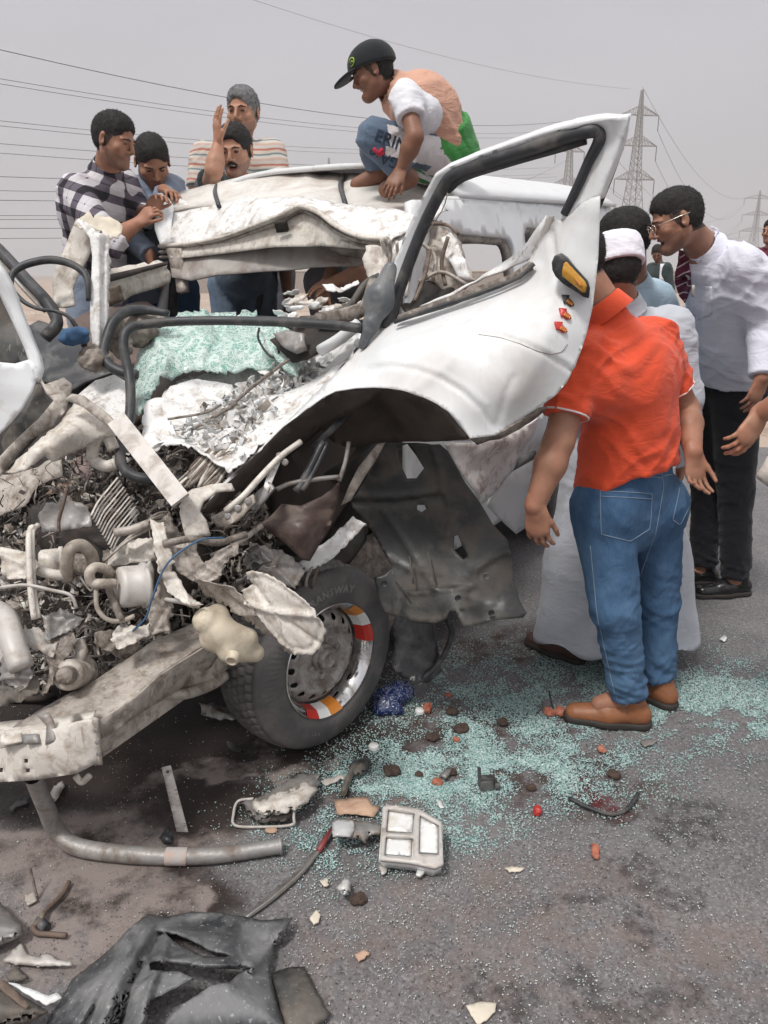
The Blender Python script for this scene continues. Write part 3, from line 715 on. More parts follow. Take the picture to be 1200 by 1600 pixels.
        if legs == 'robe':
            k = np.clip((pel[2] - V[:, 2]) / .5, 0, 1); a_ = np.arctan2(V[:, 1] - pel[1], V[:, 0] - pel[0]); Nn = qnormals(V, Q)
            V = V + Nn * (k * .016 * np.sin(a_ * 9 + vnoise(V * 3, 2) * 2))[:, None]; m = m * (1 - k * .5)
        V = drape(V, Q, amp * 1.5, seed, 8, m)
        tp = mk(opt.get('topname', 'shirt'), V, Q, top, root, smooth=True)
        if opt.get('collar', True):
            cm = MB(); K = 18; rr = .064 * g; ring = []; cc = nk + nn * .012; x0 = lat; y0 = unit(np.cross(nn, lat))
            for i in range(K + 1):
                a = 2 * math.pi * i / K; ring.append(cc + x0 * math.cos(a) * rr * 1.02 + y0 * math.sin(a) * rr * 1.05 + nn * .004 * math.sin(a * 2))
            cm.lathe(nk + nn * .0, nn, [(.082 * g, -.030), (.080 * g, -.028), (.066 * g, .018), (.062 * g, .022), (.060 * g, .012), (.062 * g, -.01)], 28)
            co = cm.build('collar', opt.get('collarmat', top), tp, True)
    else: tp = None
    # shoes
    for s in 'LR':
        if shoes is not None and legs != 'bare': shoe(None, J['a' + s], J['t' + s], z0 if 'z' + s not in J else J['z' + s], shoes, root, opt.get('shoe', 1.0), opt.get('sandal', False))
    return dict(root=root, top=tp, trousers=tr, W=W, R=R, lat=lat, up=up, dep=dep, upp=upp, depp=depp, waist=waist, J=J)
from mathutils.bvhtree import BVHTree
def on_surface(o, pts, direction, r, mat, name, parent, off=.001, ends=True):
    """a thin line laid on a garment"""
    bv = BVHTree.FromPolygons([v.co for v in o.data.vertices], [p.vertices for p in o.data.polygons]); out_ = []
    d = Vector(direction)
    for p in pts:
        h = bv.ray_cast(Vector(p) - d * .4, d)
        if h[0] is not None: out_.append(np.array(h[0]) - np.array(d) * off)
    if len(out_) > 1:
        m = MB(); m.tube(out_, r, 5); return m.build(name, mat, parent, True)
def decal(name, outline, o, mat, parent, off=.003, th=.002, step=4, holes=()):
    """a flat piece that lies on the surface of o"""
    V2, T = tri2d(outline, holes, step); bv = BVHTree.FromPolygons([v.co for v in o.data.vertices], [p.vertices for p in o.data.polygons])
    c = Vector((0, 0, CAM_H)); D = []; S = []
    for a, b in V2:
        d = viewdir(P(a, b, 2.0)); h = bv.ray_cast(c, Vector(d)); D.append(d); S.append(h[3] if h[0] is not None else np.nan)
    S = np.array(S); D = np.array(D); ok = ~np.isnan(S)
    if ok.sum() < 3: return None
    md = np.median(S[ok]); S[~ok] = md; S = np.clip(S, md - .12, md + .12)
    if (~ok).any():
        for i in np.where(~ok)[0]: S[i] = S[ok][np.argmin(((V2[ok] - V2[i]) ** 2).sum(1))]
    V = np.array([0, 0, CAM_H]) + D * (S - off)[:, None]
    a = V[T[:, 1]] - V[T[:, 0]]; b = V[T[:, 2]] - V[T[:, 0]]; fl = (np.cross(a, b) * D[T[:, 0]]).sum(1) > 0; T[fl] = T[fl][:, ::-1]
    VV, F = solid(V, T, th); return mk(name, VV, F, mat, parent, smooth=True)
def interp(pts, n): 
    pts = np.asarray(pts, float); L_ = np.concatenate([[0], np.cumsum(np.linalg.norm(np.diff(pts, axis=0), axis=1))]); s = np.linspace(0, L_[-1], n)
    return np.stack([np.interp(s, L_, pts[:, i]) for i in range(3)], 1)


# --- man in the red polo shirt, seen from behind
J = stand(G(990, 1120), 150)
J.update(pel=P(980, 790, 2.33), chest=P(985, 600, 2.27), neck=P(944, 480, 2.24), head=P(894, 410, 2.26), hf=unit((-.85, .35, -.45)), hu=unit((-.4, .1, .9)),
         sL=P(905, 560, 2.12), sR=P(1020, 530, 2.40), eL=P(873, 690, 2.04), wL=P(836, 790, 2.0), eR=P(1072, 640, 2.44), wR=P(1083, 706, 2.27),
         hL=P(940, 790, 2.27), hR=P(1020, 785, 2.38), kL=P(962, 950, 2.22), kR=P(1026, 935, 2.42), aL=P(982, 1088, 2.27), aR=P(1027, 1064, 2.42),
         tL=(-.95, .18, 0), tR=(-.6, .75, 0), hdL=unit(P(842, 850, 2.0) - P(836, 790, 2.0)), hnL=unit((.5, .85, 0)), hdR=unit((.12, -.25, -1)), hnR=unit((.25, -.95, -.1)), hcL=.38, hcR=(.35, .45, .55, .6), z0=0)
J['tfL'] = 1; J['tfR'] = 1
_n = unit(np.cross(P(1078, 712, 2.4) - P(905, 776, 2.25), viewdir(P(985, 740, 2.3)))); HP = _n if _n[2] < 0 else -_n
R_ = person('man seen from behind in a red-orange polo shirt and blue jeans by the lifted door', J, sk_b, c_red, c_denim, 'short', 'trousers', l_tan, .91, .95,
            dict(sl=.70, polo=True, seat=.03, loose=.012, rise=.09, hemplane=(P(985, 752, 2.33), HP)), hem=.02, res=.0075, amp=.010, seed=21, torso=1.06, arm=1.08)
tr, tp = R_['trousers'], R_['top']; vd = viewdir(J['pel'])
def pxline(pts, Y): return interp(PP([(a, b, Y) for a, b in pts]), 26)
for ln in ([(940, 768), (942, 832), (985, 843), (1015, 825), (1018, 772), (940, 768)], [(1062, 762), (1050, 812), (1062, 820), (1078, 790)],
           [(940, 776), (1018, 780)], [(1030, 728), (1036, 760), (1024, 830), (1000, 905)], [(925, 850), (935, 950), (955, 1050), (968, 1098)], [(1035, 745), (1075, 735)], [(955, 742), (1034, 748)]):
    on_surface(tr, pxline(ln, 2.3), vd, .0015, c_seam, 'stitching', tr)
on_surface(tr, pxline([(965, 733), (1000, 724), (1040, 716), (1076, 713)], 2.3), vd, .009, c_belt, 'belt', tr, -.004)
for a, b in ((1018, 716), (1062, 708)): on_surface(tr, pxline([(a, b), (a + 2, b + 24)], 2.3), vd, .004, c_denim, 'belt_loop', tr, .006)
on_surface(tp, pxline([(926, 452), (935, 462), (955, 468), (972, 466)], 2.2), vd, .0022, c_trim, 'collar_trim', tp)
for s_, K in (('L', 20), ('R', 20)):
    a_ = J['s' + s_]; b_ = J['e' + s_]; d_ = unit(b_ - a_); c_ = a_ + (b_ - a_) * .695; x_ = unit(np.cross(d_, (0, 1, 0))); y_ = np.cross(d_, x_)
    bv = BVHTree.FromPolygons([v.co for v in tp.data.vertices], [p.vertices for p in tp.data.polygons]); ring = []
    for i in range(K + 1):
        q = x_ * math.cos(6.2832 * i / K) + y_ * math.sin(6.2832 * i / K); h = bv.ray_cast(Vector(c_ - d_ * .004 + q * .13), Vector(-q))
        ring.append(np.array(h[0]) + q * .0006 if h[0] is not None else c_ + q * .07)
    mm_ = MB(); mm_.tube(ring, .0028, 5); mm_.build('sleeve_trim', c_trim, tp, True)

# --- man in the pale robe and white cap
J = stand(G(965, 1000), 125)
J.update(pel=P(965, 735, 2.85), chest=P(988, 560, 2.78), neck=P(970, 474, 2.72), head=P(960, 424, 2.68), hf=unit((-.25, .9, -.3)), hu=unit((-.05, .3, .95)),
         sL=P(928, 520, 2.80), sR=P(1052, 510, 2.76), eL=P(905, 640, 2.8), wL=P(880, 700, 2.95), eR=P(1072, 620, 2.74), wR=P(1060, 720, 2.9),
         hL=P(950, 760, 2.85), hR=P(1015, 760, 2.85), kL=P(945, 880, 2.88), kR=P(1010, 880, 2.88), aL=G(888, 1000, .08), aR=G(1030, 995, .08), tL=(-.7, .7, 0), tR=(-.3, .9, 0), z0=0)
T_ = person('man in a long pale grey robe and white cap bending behind the red shirt', J, sk_b, c_thobe, None, 'long', 'robe', l_sandal, 1.0, .98,
            dict(topname='robe', robe_hem=.10, hair_h=.004, shoe=.95, sandal=True), amp=.006, seed=31)
W = T_['W']; r, f, u = T_['R']; F = Field(J['head'] - .16, J['head'] + .16, .0045)
F.cap(W(0, -.022, .0), W(0, -.024, .060), .094, .089, .012, (r, .93)); F.plane(W(0, 0, .012), unit(-u - f * .05)); F.plane(W(0, 0, .122), unit(u * 1.0 - f * .05))
V, Q = F.mesh(); V = drape(V, Q, .002, 3, 20); mk('skullcap', V, Q, c_cap, T_['root'], smooth=True)

# --- dark-haired man in light blue, farther in
J = stand(np.array([1.22, 3.35, 0]), 150, 1.76, 14)
J.update(pel=P(1010, 640, 3.4), chest=P(1005, 500, 3.33), neck=P(988, 440, 3.25), head=P(976, 378, 3.15), hf=unit((-.6, .6, -.35)), hu=unit((-.2, .15, .95)), sL=P(945, 478, 3.25), sR=P(1026, 478, 3.4), eR=P(1062, 560, 3.4), wR=P(1040, 640, 3.35), eL=P(925, 560, 3.2), wL=P(900, 600, 3.3))
person('dark-haired man in a light blue shirt stooping behind the man in the white cap', J, sk_b, c_lblue, c_black, 'long', 'trousers', l_black, 1.0, 1.06, dict(hair_h=.014), res=.011, seed=41)

# --- man in white shirt and striped tie
J = stand(G(1125, 915), 185)
J.update(pel=P(1142, 590, 3.36), chest=P(1130, 462, 3.2), neck=P(1098, 386, 3.08), head=P(1058, 344, 3.0), hf=unit((-.93, .06, -.36)), hu=unit((-.33, .05, .94)),
         sL=P(1160, 412, 2.98), sR=P(1110, 405, 3.36), eL=P(1192, 512, 3.02), wL=P(1190, 590, 2.92), eR=P(1092, 500, 3.45), wR=P(1096, 590, 3.4),
         hL=P(1152, 620, 3.3), hR=P(1120, 620, 3.44), kL=P(1148, 760, 3.38), kR=P(1108, 755, 3.55), aL=G(1150, 905, .08), aR=G(1098, 888, .08), tL=(-.95, -.15, 0), tR=(-.95, .1, 0), hdL=(-.25, -.05, -1), hnL=(-.3, .95, 0), z0=0)
Wm = person('man with wire glasses in a white shirt and striped tie leaning forward', J, sk_b, c_shirtw, c_black, 'long', 'trousers', l_black, 1.0, .96,
            dict(mouth=.35, hair_h=.008, sl=.95, loose=.01, seat=.02), hem=-.05, amp=.009, seed=51, torso=1.1)
W = Wm['W']; r, f, u = Wm['R']
m = MB()
for s in (-1, 1):
    m.tube([W(s * .058, .088, .008), W(s * .075, .05, .010), W(s * .086, .0, .012), W(s * .084, -.03, .012)], .0016, 5)
    m.tube([W(s * (.034 + .023 * math.cos(a)), .108 - .006 * abs(math.cos(a)), .002 + .016 * math.sin(a)) for a in np.linspace(0, 6.2832, 15)], .0014, 5)
m.tube([W(-.012, .116, .006), W(0, .12, .008), W(.012, .116, .006)], .0014, 5)
gl = m.build('glasses', m_spec, Wm['root'], True)
decal('necktie', [(1060, 398), (1072, 400), (1075, 416), (1079, 436), (1078, 452), (1070, 474), (1061, 462), (1054, 442), (1055, 425), (1059, 410)], Wm['top'], c_tie, Wm['root'], off=.012, th=.006)
decal('tie_knot', [(1060, 390), (1078, 394), (1075, 408), (1062, 408)], Wm['top'], c_tie, Wm['root'], off=.020, th=.010)
decal('shirt_collar', [(1070, 396), (1092, 374), (1112, 352), (1124, 358), (1104, 392), (1090, 412), (1080, 402)], Wm['top'], c_shirtw, Wm['root'], off=.014, th=.006)
decal('pocket', [(1076, 446), (1112, 448), (1112, 492), (1092, 500), (1076, 490)], Wm['top'], c_shirtw, Wm['root'], off=.003, th=.002)
sheet('pen', [(1082, 446, 2.935), (1086, 446, 2.935), (1085, 464, 2.945), (1081, 464, 2.945)], m_galv, Wm['root'], step=6, th=.006)

# --- bystander mostly beyond the picture's edge, one bare forearm reaching in
J = stand(np.array([1.66, 2.32, 0]), 175, 1.74)
J.update(eL=P(1275, 600, 2.05), wL=P(1187, 647, 2.18), hdL=unit(P(1160, 690, 2.16) - P(1187, 647, 2.18)), hnL=unit((-.35, .9, -.1)), hcL=.45, wR=np.array([1.5, 2.5, .8]), eR=np.array([1.5, 2.55, 1.05]))
person('bystander at the picture edge with one bare forearm reaching in before the black trousers', J, sk_a, c_maroon, c_cream, 'short', 'trousers', l_black, .98, 1.0, dict(sl=.6), seed=61)
o = sheet('jacket', [(1180, 745, 2.1), (1200, 712, 2.1), (1235, 690, 2.15), (1260, 720, 2.1), (1240, 790, 2.1), (1200, 760, 2.08)], c_cream, None, step=8, th=.01, nz=(.008, 14), smooth=True, ctrl=[(1215, 735, 2.05)])
tag(o, 'grey-white folded garment held low at the picture edge', 'garment')

# --- distant bystanders
J = stand(np.array([3.98, 11.5, 0.28]), 200, 1.60, 8); J.update(hf=unit((-.3, -.8, -.5)))
person('distant youth in an open dark jacket and white shirt looking down', J, sk_c, c_dark, c_black, 'long', 'trousers', l_black, .95, .98, dict(), res=.018, seed=71)
sheet('shirt_front', [(1032, 412, 11.3), (1041, 412, 11.3), (1042, 440, 11.3), (1030, 440, 11.3)], c_tee, bpy.data.objects['person.005'], step=8, th=.01)
J = stand(np.array([3.96, 8.3, .28]), 215, 1.72, 0); J.update(eR=P(1172, 440, 8.1), wR=P(1190, 410, 7.9))
person('smiling distant man in a sleeveless maroon top at the right border', J, sk_b, c_maroon, c_black, 'short', 'trousers', l_black, 1, 1.05, dict(sl=.25), res=.016, seed=73)

# --- the helpers standing in and behind the wreck
FL = .50
J = stand(np.array([-1.40, 3.9, FL]), 20, 1.74)
J.update(pel=P(150, 438, 3.75), chest=P(150, 335, 3.66), neck=P(168, 262, 3.6), head=P(178, 219, 3.52), hf=unit((.9, -.30, -.30)), hu=unit((.25, -.1, .95)),
         sR=P(118, 300, 3.5), sL=P(192, 286, 3.8), eR=P(168, 380, 3.36), wR=P(214, 350, 3.42), eL=P(222, 340, 3.85), wL=P(232, 330, 3.62), hdR=unit(P(246, 318, 3.42) - P(214, 350, 3.42)), hnR=unit((.6, .75, -.2)), hcR=.75,
         hdL=(.6, -.2, .6), hnL=(.6, -.6, -.2), hcL=.7, hL=P(165, 445, 3.85), hR=P(135, 448, 3.65), kL=P(180, 560, 3.8), kR=P(140, 560, 3.6), z0=FL)
J['aL'] = np.array([J['kL'][0], 3.95, FL + .09]); J['aR'] = np.array([J['kR'][0], 3.8, FL + .09])
person('young man in an open black and white plaid shirt gripping the torn roof corner', J, sk_b, c_plaid, c_gblue, 'rolled', 'trousers', l_black, .95, .93, dict(sl=.42, hair_h=.016, tuft=.003, loose=.012), res=.010, seed=81, hem=.12, amp=.008)
J = stand(np.array([-1.2, 4.3, FL]), -60, 1.72)
J.update(pel=P(225, 440, 4.05), chest=P(232, 345, 3.98), neck=P(236, 285, 3.95), head=P(238, 252, 3.88), hf=unit((.35, -.72, -.62)), hu=unit((.15, -.5, .85)),
         sR=P(205, 305, 3.9), sL=P(268, 295, 4.0), eR=P(205, 370, 3.8), wR=P(235, 400, 3.7), eL=P(258, 320, 3.86), wL=P(256, 297, 3.8), hdL=unit(P(276, 298, 3.7) - P(256, 293, 3.8)), hnL=unit((.1, -.3, -.95)), hcL=.55, z0=FL)
for k in ('hL', 'hR', 'kL', 'kR', 'aL', 'aR'): J[k] = J[k] + np.array([0.05, -.15, 0])
person('young man in a blue-grey shirt looking down beside the plaid shirt', J, sk_b, c_gblue, c_denim, 'long', 'trousers', l_black, .95, 1.0, dict(hair_h=.014, loose=.01), res=.010, seed=82)
J = stand(np.array([-.80, 4.55, FL]), -80, 1.75)
J.update(pel=P(380, 420, 4.45), chest=P(375, 330, 4.38), neck=P(368, 278, 4.32), head=P(368, 236, 4.25), hf=unit((-.12, -.95, -.22)), hu=unit((-.05, -.2, .97)), sR=P(325, 300, 4.3), sL=P(410, 296, 4.4),
         eR=P(334, 268, 4.0), wR=P(341, 225, 4.05), hdR=unit(P(338, 180, 4.02) - P(341, 225, 4.05)), hnR=unit((.75, .55, 0)), hcR=.16, z0=FL)
person('shouting moustached man in a dark green shirt with one hand raised beside his face', J, sk_a, c_dark, c_denim2, 'short', 'trousers', l_black, .98, 1.08, dict(mouth=.6, moustache=True, hair_h=.022, tuft=.006, sl=.55), res=.010, seed=83, hem=-.06)
J = stand(np.array([-.75, 4.9, FL]), -85, 1.85)
J.update(pel=P(372, 400, 4.8), chest=P(371, 290, 4.75), neck=P(376, 218, 4.72), head=P(380, 176, 4.68), hf=unit((-.2, -.95, -.1)), hu=unit((0, -.1, 1)), sR=P(318, 243, 4.7), sL=P(426, 240, 4.7), eR=P(308, 315, 4.62), eL=P(440, 315, 4.65), wR=P(312, 380, 4.6), wL=P(430, 385, 4.6), z0=FL)
person('grey-haired man in a horizontally striped shirt standing behind the raised hand', J, sk_a, c_stripe, c_grey, 'short', 'trousers', l_black, 1.05, 1.12, dict(hairmat=m_hairg, hair_h=.016, tuft=.006, sl=.72), res=.011, seed=84)
# helper bending inside the cabin, only a forearm and knees show
J = stand(np.array([-.05, 4.2, FL]), 200, 1.7)
J.update(pel=P(600, 415, 3.75), chest=P(590, 385, 3.45), neck=P(570, 372, 3.3), head=P(545, 372, 3.25), hf=unit((-.8, -.3, -.6)), hu=unit((-.5, .1, .8)), sL=P(545, 398, 3.3), sR=P(600, 395, 3.55), eL=P(572, 426, 3.2), wL=P(525, 440, 3.1), hdL=unit((-1, -.1, -.2)), hnL=(0, .3, -1), eR=P(530, 420, 3.5), wR=P(505, 450, 3.4), z0=FL)
J['hL'] = J['pel'] + np.array([-.07, -.07, -.03]); J['hR'] = J['pel'] + np.array([.07, .07, -.03]); J['kL'] = P(500, 440, 3.7); J['kR'] = P(530, 450, 3.95); J['aL'] = np.array([-.2, 3.85, FL + .09]); J['aR'] = np.array([-.1, 4.1, FL + .09])
person('helper in denim crouching inside the crushed cabin, bare forearm under the roof edge', J, sk_a, c_denim2, c_grey, 'short', 'trousers', l_black, .9, .85, dict(), res=.011, seed=85)

# --- boy crouching on the roof
J = stand(np.array([.1, 3.4, 1.8]), 180, 1.55)
J.update(pel=P(694, 240, 3.38), chest=P(668, 165, 3.30), neck=P(614, 138, 3.24), head=P(583, 114, 3.2), hf=unit((-.93, -.06, -.36)), hu=unit((-.36, .0, .93)), sL=P(634, 152, 3.10), sR=P(628, 148, 3.42),
         eL=P(648, 214, 3.02), wL=P(626, 266, 3.05), eR=P(625, 205, 3.5), wR=P(600, 240, 3.5), hdL=unit((-.35, -.3, -.55)), hnL=unit((-.3, .1, -1)), hcL=.25, hL=P(694, 240, 3.30), hR=P(690, 240, 3.46), kL=P(586, 215, 3.12), kR=P(586, 226, 3.40),
         aL=P(640, 279, 3.16), aR=P(592, 272, 3.42), tL=(-1, -.1, 0), tR=(-1, .1, 0), z0=1.80)
J['zL'] = float(J['aL'][2]) - .06; J['zR'] = float(J['aR'][2]) - .06
B = person('boy in a black cap and orange vest crouching on the roof', J, sk_c, c_tee, None, 'short', 'trousers', None, .74, .77, dict(mouth=.5, beard=False, sl=.55, collar=False, hair='short', hair_h=.004, loose=-.01), res=.0075, seed=91, torso=.98, hem=-.02, amp=.004)
root = B['root']
# vest over the tee
F = Field(J['pel'] - .45, J['pel'] + .6, .0075); pel, ch, nk, waist = J['pel'], J['chest'], J['neck'], B['waist']; dep, lat, up = B['dep'], B['lat'], B['up']
F.cap(pel + (waist - pel) * .25, waist, .138, .128, .05, (B['depp'], .82)); F.cap(waist, ch, .128, .134, .05, (dep, .80)); F.cap(J['sL'] - lat * .085 - up * .05, J['sR'] + lat * .085 - up * .05, .088, .088, .05); F.cap(nk - up * .04, nk, .076, .064, .03)
F.cap(nk - up * .05, nk + (J['head'] - nk) * .8, .052, .05, .004, None, True)
F.plane(pel + (waist - pel) * .42, -unit(waist - pel))
for s in 'LR': sg = 1 if s == 'L' else -1; F.cap(J['s' + s] + lat * sg * .1, J['s' + s] + lat * sg * .012 - up * .02, .075, .068, .006, None, True)
V, Q = F.mesh(); V = drape(V, Q, .008, 12, 8); mk('vest', V, Q, c_orange, root, smooth=True)
# three-quarter trousers, blue outside and printed white panel
F = Field(pel - .75, pel + .55, .0075)
F.cap(pel, pel + unit(waist - pel) * .06, .135, .128, .04)
for s in 'LR': F.cap(J['h' + s], J['k' + s], .082, .064, .03); F.cap(J['k' + s], J['a' + s], .064, .054, .02, None, False, [(J['k' + s] + (J['a' + s] - J['k' + s]) * .86, unit(J['a' + s] - J['k' + s]))])
V, Q = F.mesh(); V = drape(V, Q, .006, 15, 11)
c = V[Q].mean(1); kd = np.linalg.norm(c - J['kL'], axis=1); ax_ = unit(J['hL'] - J['kL']); al = (c - J['kL']) @ ax_; hl_ = np.cross(ax_, viewdir(J['kL'])); hh = (c - J['kL']) @ unit(hl_)
blue = (al < .01) | (np.abs(hh) > .052)
blue &= al < .24
gz = ((c - pel) @ unit(waist - pel) > -.03) & ((c - pel) @ dep < .0) & (kd > .26)
mi_ = np.where(gz, 2, blue.astype(int))
pt = mk('trousers', V, Q, [c_pantw, c_pantb, c_green], root, mi_, smooth=True)
F = Field(pel - .3, pel + .3, .0075); F.cap(pel - unit(waist - pel) * .02, pel + unit(waist - pel) * .09, .140, .136, .03); F.plane(pel + unit(waist - pel) * .10, unit(waist - pel)); F.plane(pel + unit(waist - pel) * -.05, unit(pel - waist) + 0 * up)
V, Q = F.mesh(); V = drape(V, Q, .004, 5); mk('shirt_tail', V, Q, c_green, root, smooth=True)
# cap
c_capb = cloth('black_twill', (.018, .022, .024), .2, rough=.95, bm=.1)
W = B['W']; r, f, u = B['R']; F = Field(J['head'] - .2, J['head'] + .2, .0045)
F.ell(W(0, -.008, .040), (.075, .092, .078), (r, f, u), .01); F.plane(W(0, 0, .028), unit(-u + f * .10)); V, Q = F.mesh(); V = drape(V, Q, .0012, 4, 20)
hat = mk('cap', V, Q, c_capb, root, smooth=True)
F = Field(J['head'] - .26, J['head'] + .26, .0045); F.ell(W(0, .12, .026), (.066, .070, .011), (r, unit(f - u * .22), unit(u + f * .22)), .006); F.ell(W(0, .02, .026), (.074, .075, .063), (r, f, u), .004, True)
V, Q = F.mesh(); mk('visor', V, Q, c_capb, hat, smooth=True)
m_lime = M('lime_thread', (.42, .62, .06), .6, bm=0); m = MB(); cc = W(-.02 * 0, .094, .078); nn = unit(cc - W(0, 0, .03)); xx = unit(np.cross(nn, u)); yy = np.cross(xx, nn)
lc = W(-.040, .083, .072); 
for sgn in (1,):
    lc = W(-.050, .082, .068); nn = unit(lc - W(0, -.008, .04)); xx = unit(np.cross(nn, u)); yy = np.cross(xx, nn); lc = lc + nn * .0075
    m.tube([lc + xx * .019 * math.cos(a) + yy * .0135 * math.sin(a) for a in np.linspace(0, 6.2832, 17)], .0020, 5)
    m.tube([lc - xx * .010 - yy * .003, lc - xx * .002 + yy * .004, lc + xx * .003 - yy * .004, lc + xx * .011 + yy * .003], .0022, 5)
m.build('emblem', m_lime, hat, True)
def text_on(s_, loc, xdir, ydir, size, mat, parent, surf_o, name='lettering', bold=.02, vd_=None):
    cu = bpy.data.curves.new('t', 'FONT'); cu.body = s_; cu.size = 1; cu.offset = bold; cu.resolution_u = 3; to = link(bpy.data.objects.new('t', cu)); dg = bpy.context.evaluated_depsgraph_get()
    me = bpy.data.meshes.new_from_object(to.evaluated_get(dg)); bpy.data.objects.remove(to)
    import bmesh
    bm = bmesh.new(); bm.from_mesh(me); bmesh.ops.triangulate(bm, faces=bm.faces[:])
    bmesh.ops.subdivide_edges(bm, edges=[e for e in bm.edges if e.calc_length() > .25], cuts=2); bmesh.ops.triangulate(bm, faces=bm.faces[:])
    V = np.array([v.co[:] for v in bm.verts]); T = np.array([[v.index for v in f_.verts] for f_ in bm.faces]); bm.free()
    xdir, ydir = np.asarray(xdir, float), np.asarray(ydir, float); Pn = loc + V[:, :1] * size * xdir + V[:, 1:2] * size * ydir
    if surf_o is not None:
        bv = BVHTree.FromPolygons([v.co for v in surf_o.data.vertices], [p.vertices for p in surf_o.data.polygons]); d = Vector(vd_)
        for i in range(len(Pn)):
            h = bv.ray_cast(Vector(Pn[i]) - d * .25, d)
            if h[0] is not None: Pn[i] = np.array(h[0]) - np.array(d) * .002
    return mk(name, Pn, T, mat, parent)
vd = viewdir(J['kL']); a0 = P(583, 207, 3.1); a1 = P(636, 228, 3.1); xd = unit(a1 - a0); yd_ = unit(np.cross(xd, vd)); yd_ = yd_ if yd_[2] > 0 else -yd_
text_on('ERIN', P(584, 219, 3.1), xd, yd_, .058, c_ink, pt, pt, 'lettering', .02, vd)
text_on('GA', P(626, 250, 3.08) , -xd, -yd_, .052, c_ink, pt, pt, 'lettering', .02, vd)
text_on('S', P(580, 232, 3.1), -yd_, xd, .05, c_ink, pt, pt, 'lettering', .02, vd)
m = MB()
def zig(pts, mt, r=.006):
    on_surface(pt, interp(PP([(a, b, 3.1) for a, b in pts]), 8), vd, r, mt, 'print_mark', pt, .001)
zig([(583, 232), (592, 240), (598, 232)], c_inkr, .008); zig([(590, 242), (600, 238)], c_inkr, .008)
# ------------------------------------------------------------ ground
def blob(t, P3, x, y, rx, ry, rot, soft=.35):
    """soft-edged mask of a stain or painted shade at its own place on the road"""
    mp = t.nodes.new('ShaderNodeMapping'); mp.vector_type = 'TEXTURE'; mp.inputs['Location'].default_value = (x, y, 0); mp.inputs['Rotation'].default_value = (0, 0, rad(rot)); mp.inputs['Scale'].default_value = (rx, ry, 1)
    t.links.new(P3, mp.inputs[0]); l = t.nodes.new('ShaderNodeVectorMath'); l.operation = 'LENGTH'; t.links.new(mp.outputs[0], l.inputs[0])
    r = t.nodes.new('ShaderNodeMapRange'); r.interpolation_type = 'SMOOTHSTEP'; r.inputs[1].default_value = 1 + soft; r.inputs[2].default_value = 1 - soft; t.links.new(l.outputs['Value'], r.inputs[0]); return r.outputs[0]
m, t, b = nodes('asphalt'); g = t.nodes.new('ShaderNodeNewGeometry'); pos = g.outputs['Position']
nd = t.nodes.new('ShaderNodeTexNoise'); nd.inputs['Scale'].default_value = 5.5; nd.inputs['Detail'].default_value = 5; t.links.new(pos, nd.inputs[0])
sb = t.nodes.new('ShaderNodeVectorMath'); sb.operation = 'SUBTRACT'; sb.inputs[1].default_value = (.5, .5, .5); t.links.new(nd.outputs['Color'], sb.inputs[0])
ml = t.nodes.new('ShaderNodeVectorMath'); ml.operation = 'SCALE'; ml.inputs['Scale'].default_value = .42; t.links.new(sb.outputs[0], ml.inputs[0])
ad = t.nodes.new('ShaderNodeVectorMath'); ad.operation = 'ADD'; t.links.new(pos, ad.inputs[0]); t.links.new(ml.outputs[0], ad.inputs[1])
sx = t.nodes.new('ShaderNodeSeparateXYZ'); t.links.new(ad.outputs[0], sx.inputs[0]); cx = t.nodes.new('ShaderNodeCombineXYZ'); t.links.new(sx.outputs[0], cx.inputs[0]); t.links.new(sx.outputs[1], cx.inputs[1]); wp = cx.outputs[0]
col = mixc(t, ramp(t, noise_n(t, 3.2, 6, .6), [(.35, 0.), (.66, 1.)]), (.135, .128, .132), (.185, .176, .180))
vo = t.nodes.new('ShaderNodeTexVoronoi'); vo.inputs['Scale'].default_value = 170; t.links.new(pos, vo.inputs['Vector'])
sc_ = t.nodes.new('ShaderNodeSeparateColor'); t.links.new(vo.outputs['Color'], sc_.inputs[0])
col = mixc(t, ramp(t, sc_.outputs[0], [(0, .0), (.6, .0), (.95, .6)]), col, (.30, .285, .285))
col = mixc(t, ramp(t, sc_.outputs[1], [(.0, .55), (.3, .0)]), col, (.05, .045, .045))
def stain(c, lst, amt, nscale=8, thr=(.35, .6)):  # road stains, and the darkening painted under the van
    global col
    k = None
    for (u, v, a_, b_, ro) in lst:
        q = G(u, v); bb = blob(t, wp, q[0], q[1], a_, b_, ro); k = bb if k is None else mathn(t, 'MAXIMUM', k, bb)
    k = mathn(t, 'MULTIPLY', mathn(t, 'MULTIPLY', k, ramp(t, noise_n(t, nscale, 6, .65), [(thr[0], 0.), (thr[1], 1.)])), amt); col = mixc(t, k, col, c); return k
stain((.20, .15, .125), [(820, 1450, .35, .2, 30), (620, 1480, .25, .15, 0), (1050, 1500, .3, .2, 0), (600, 1230, .3, .15, 0)], .5, 9, (.42, .62))
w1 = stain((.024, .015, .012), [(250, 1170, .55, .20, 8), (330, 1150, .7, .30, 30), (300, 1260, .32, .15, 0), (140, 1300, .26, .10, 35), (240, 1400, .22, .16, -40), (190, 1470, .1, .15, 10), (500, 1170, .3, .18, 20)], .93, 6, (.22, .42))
stain((.27, .225, .205), [(40, 1330, .30, .10, 20), (60, 1420, .32, .16, 20), (230, 1330, .24, .07, 15), (160, 1480, .14, .12, 10), (330, 1205, .24, .045, 30), (460, 1190, .14, .03, 20), (250, 1410, .12, .05, 30)], .85, 9, (.36, .54))
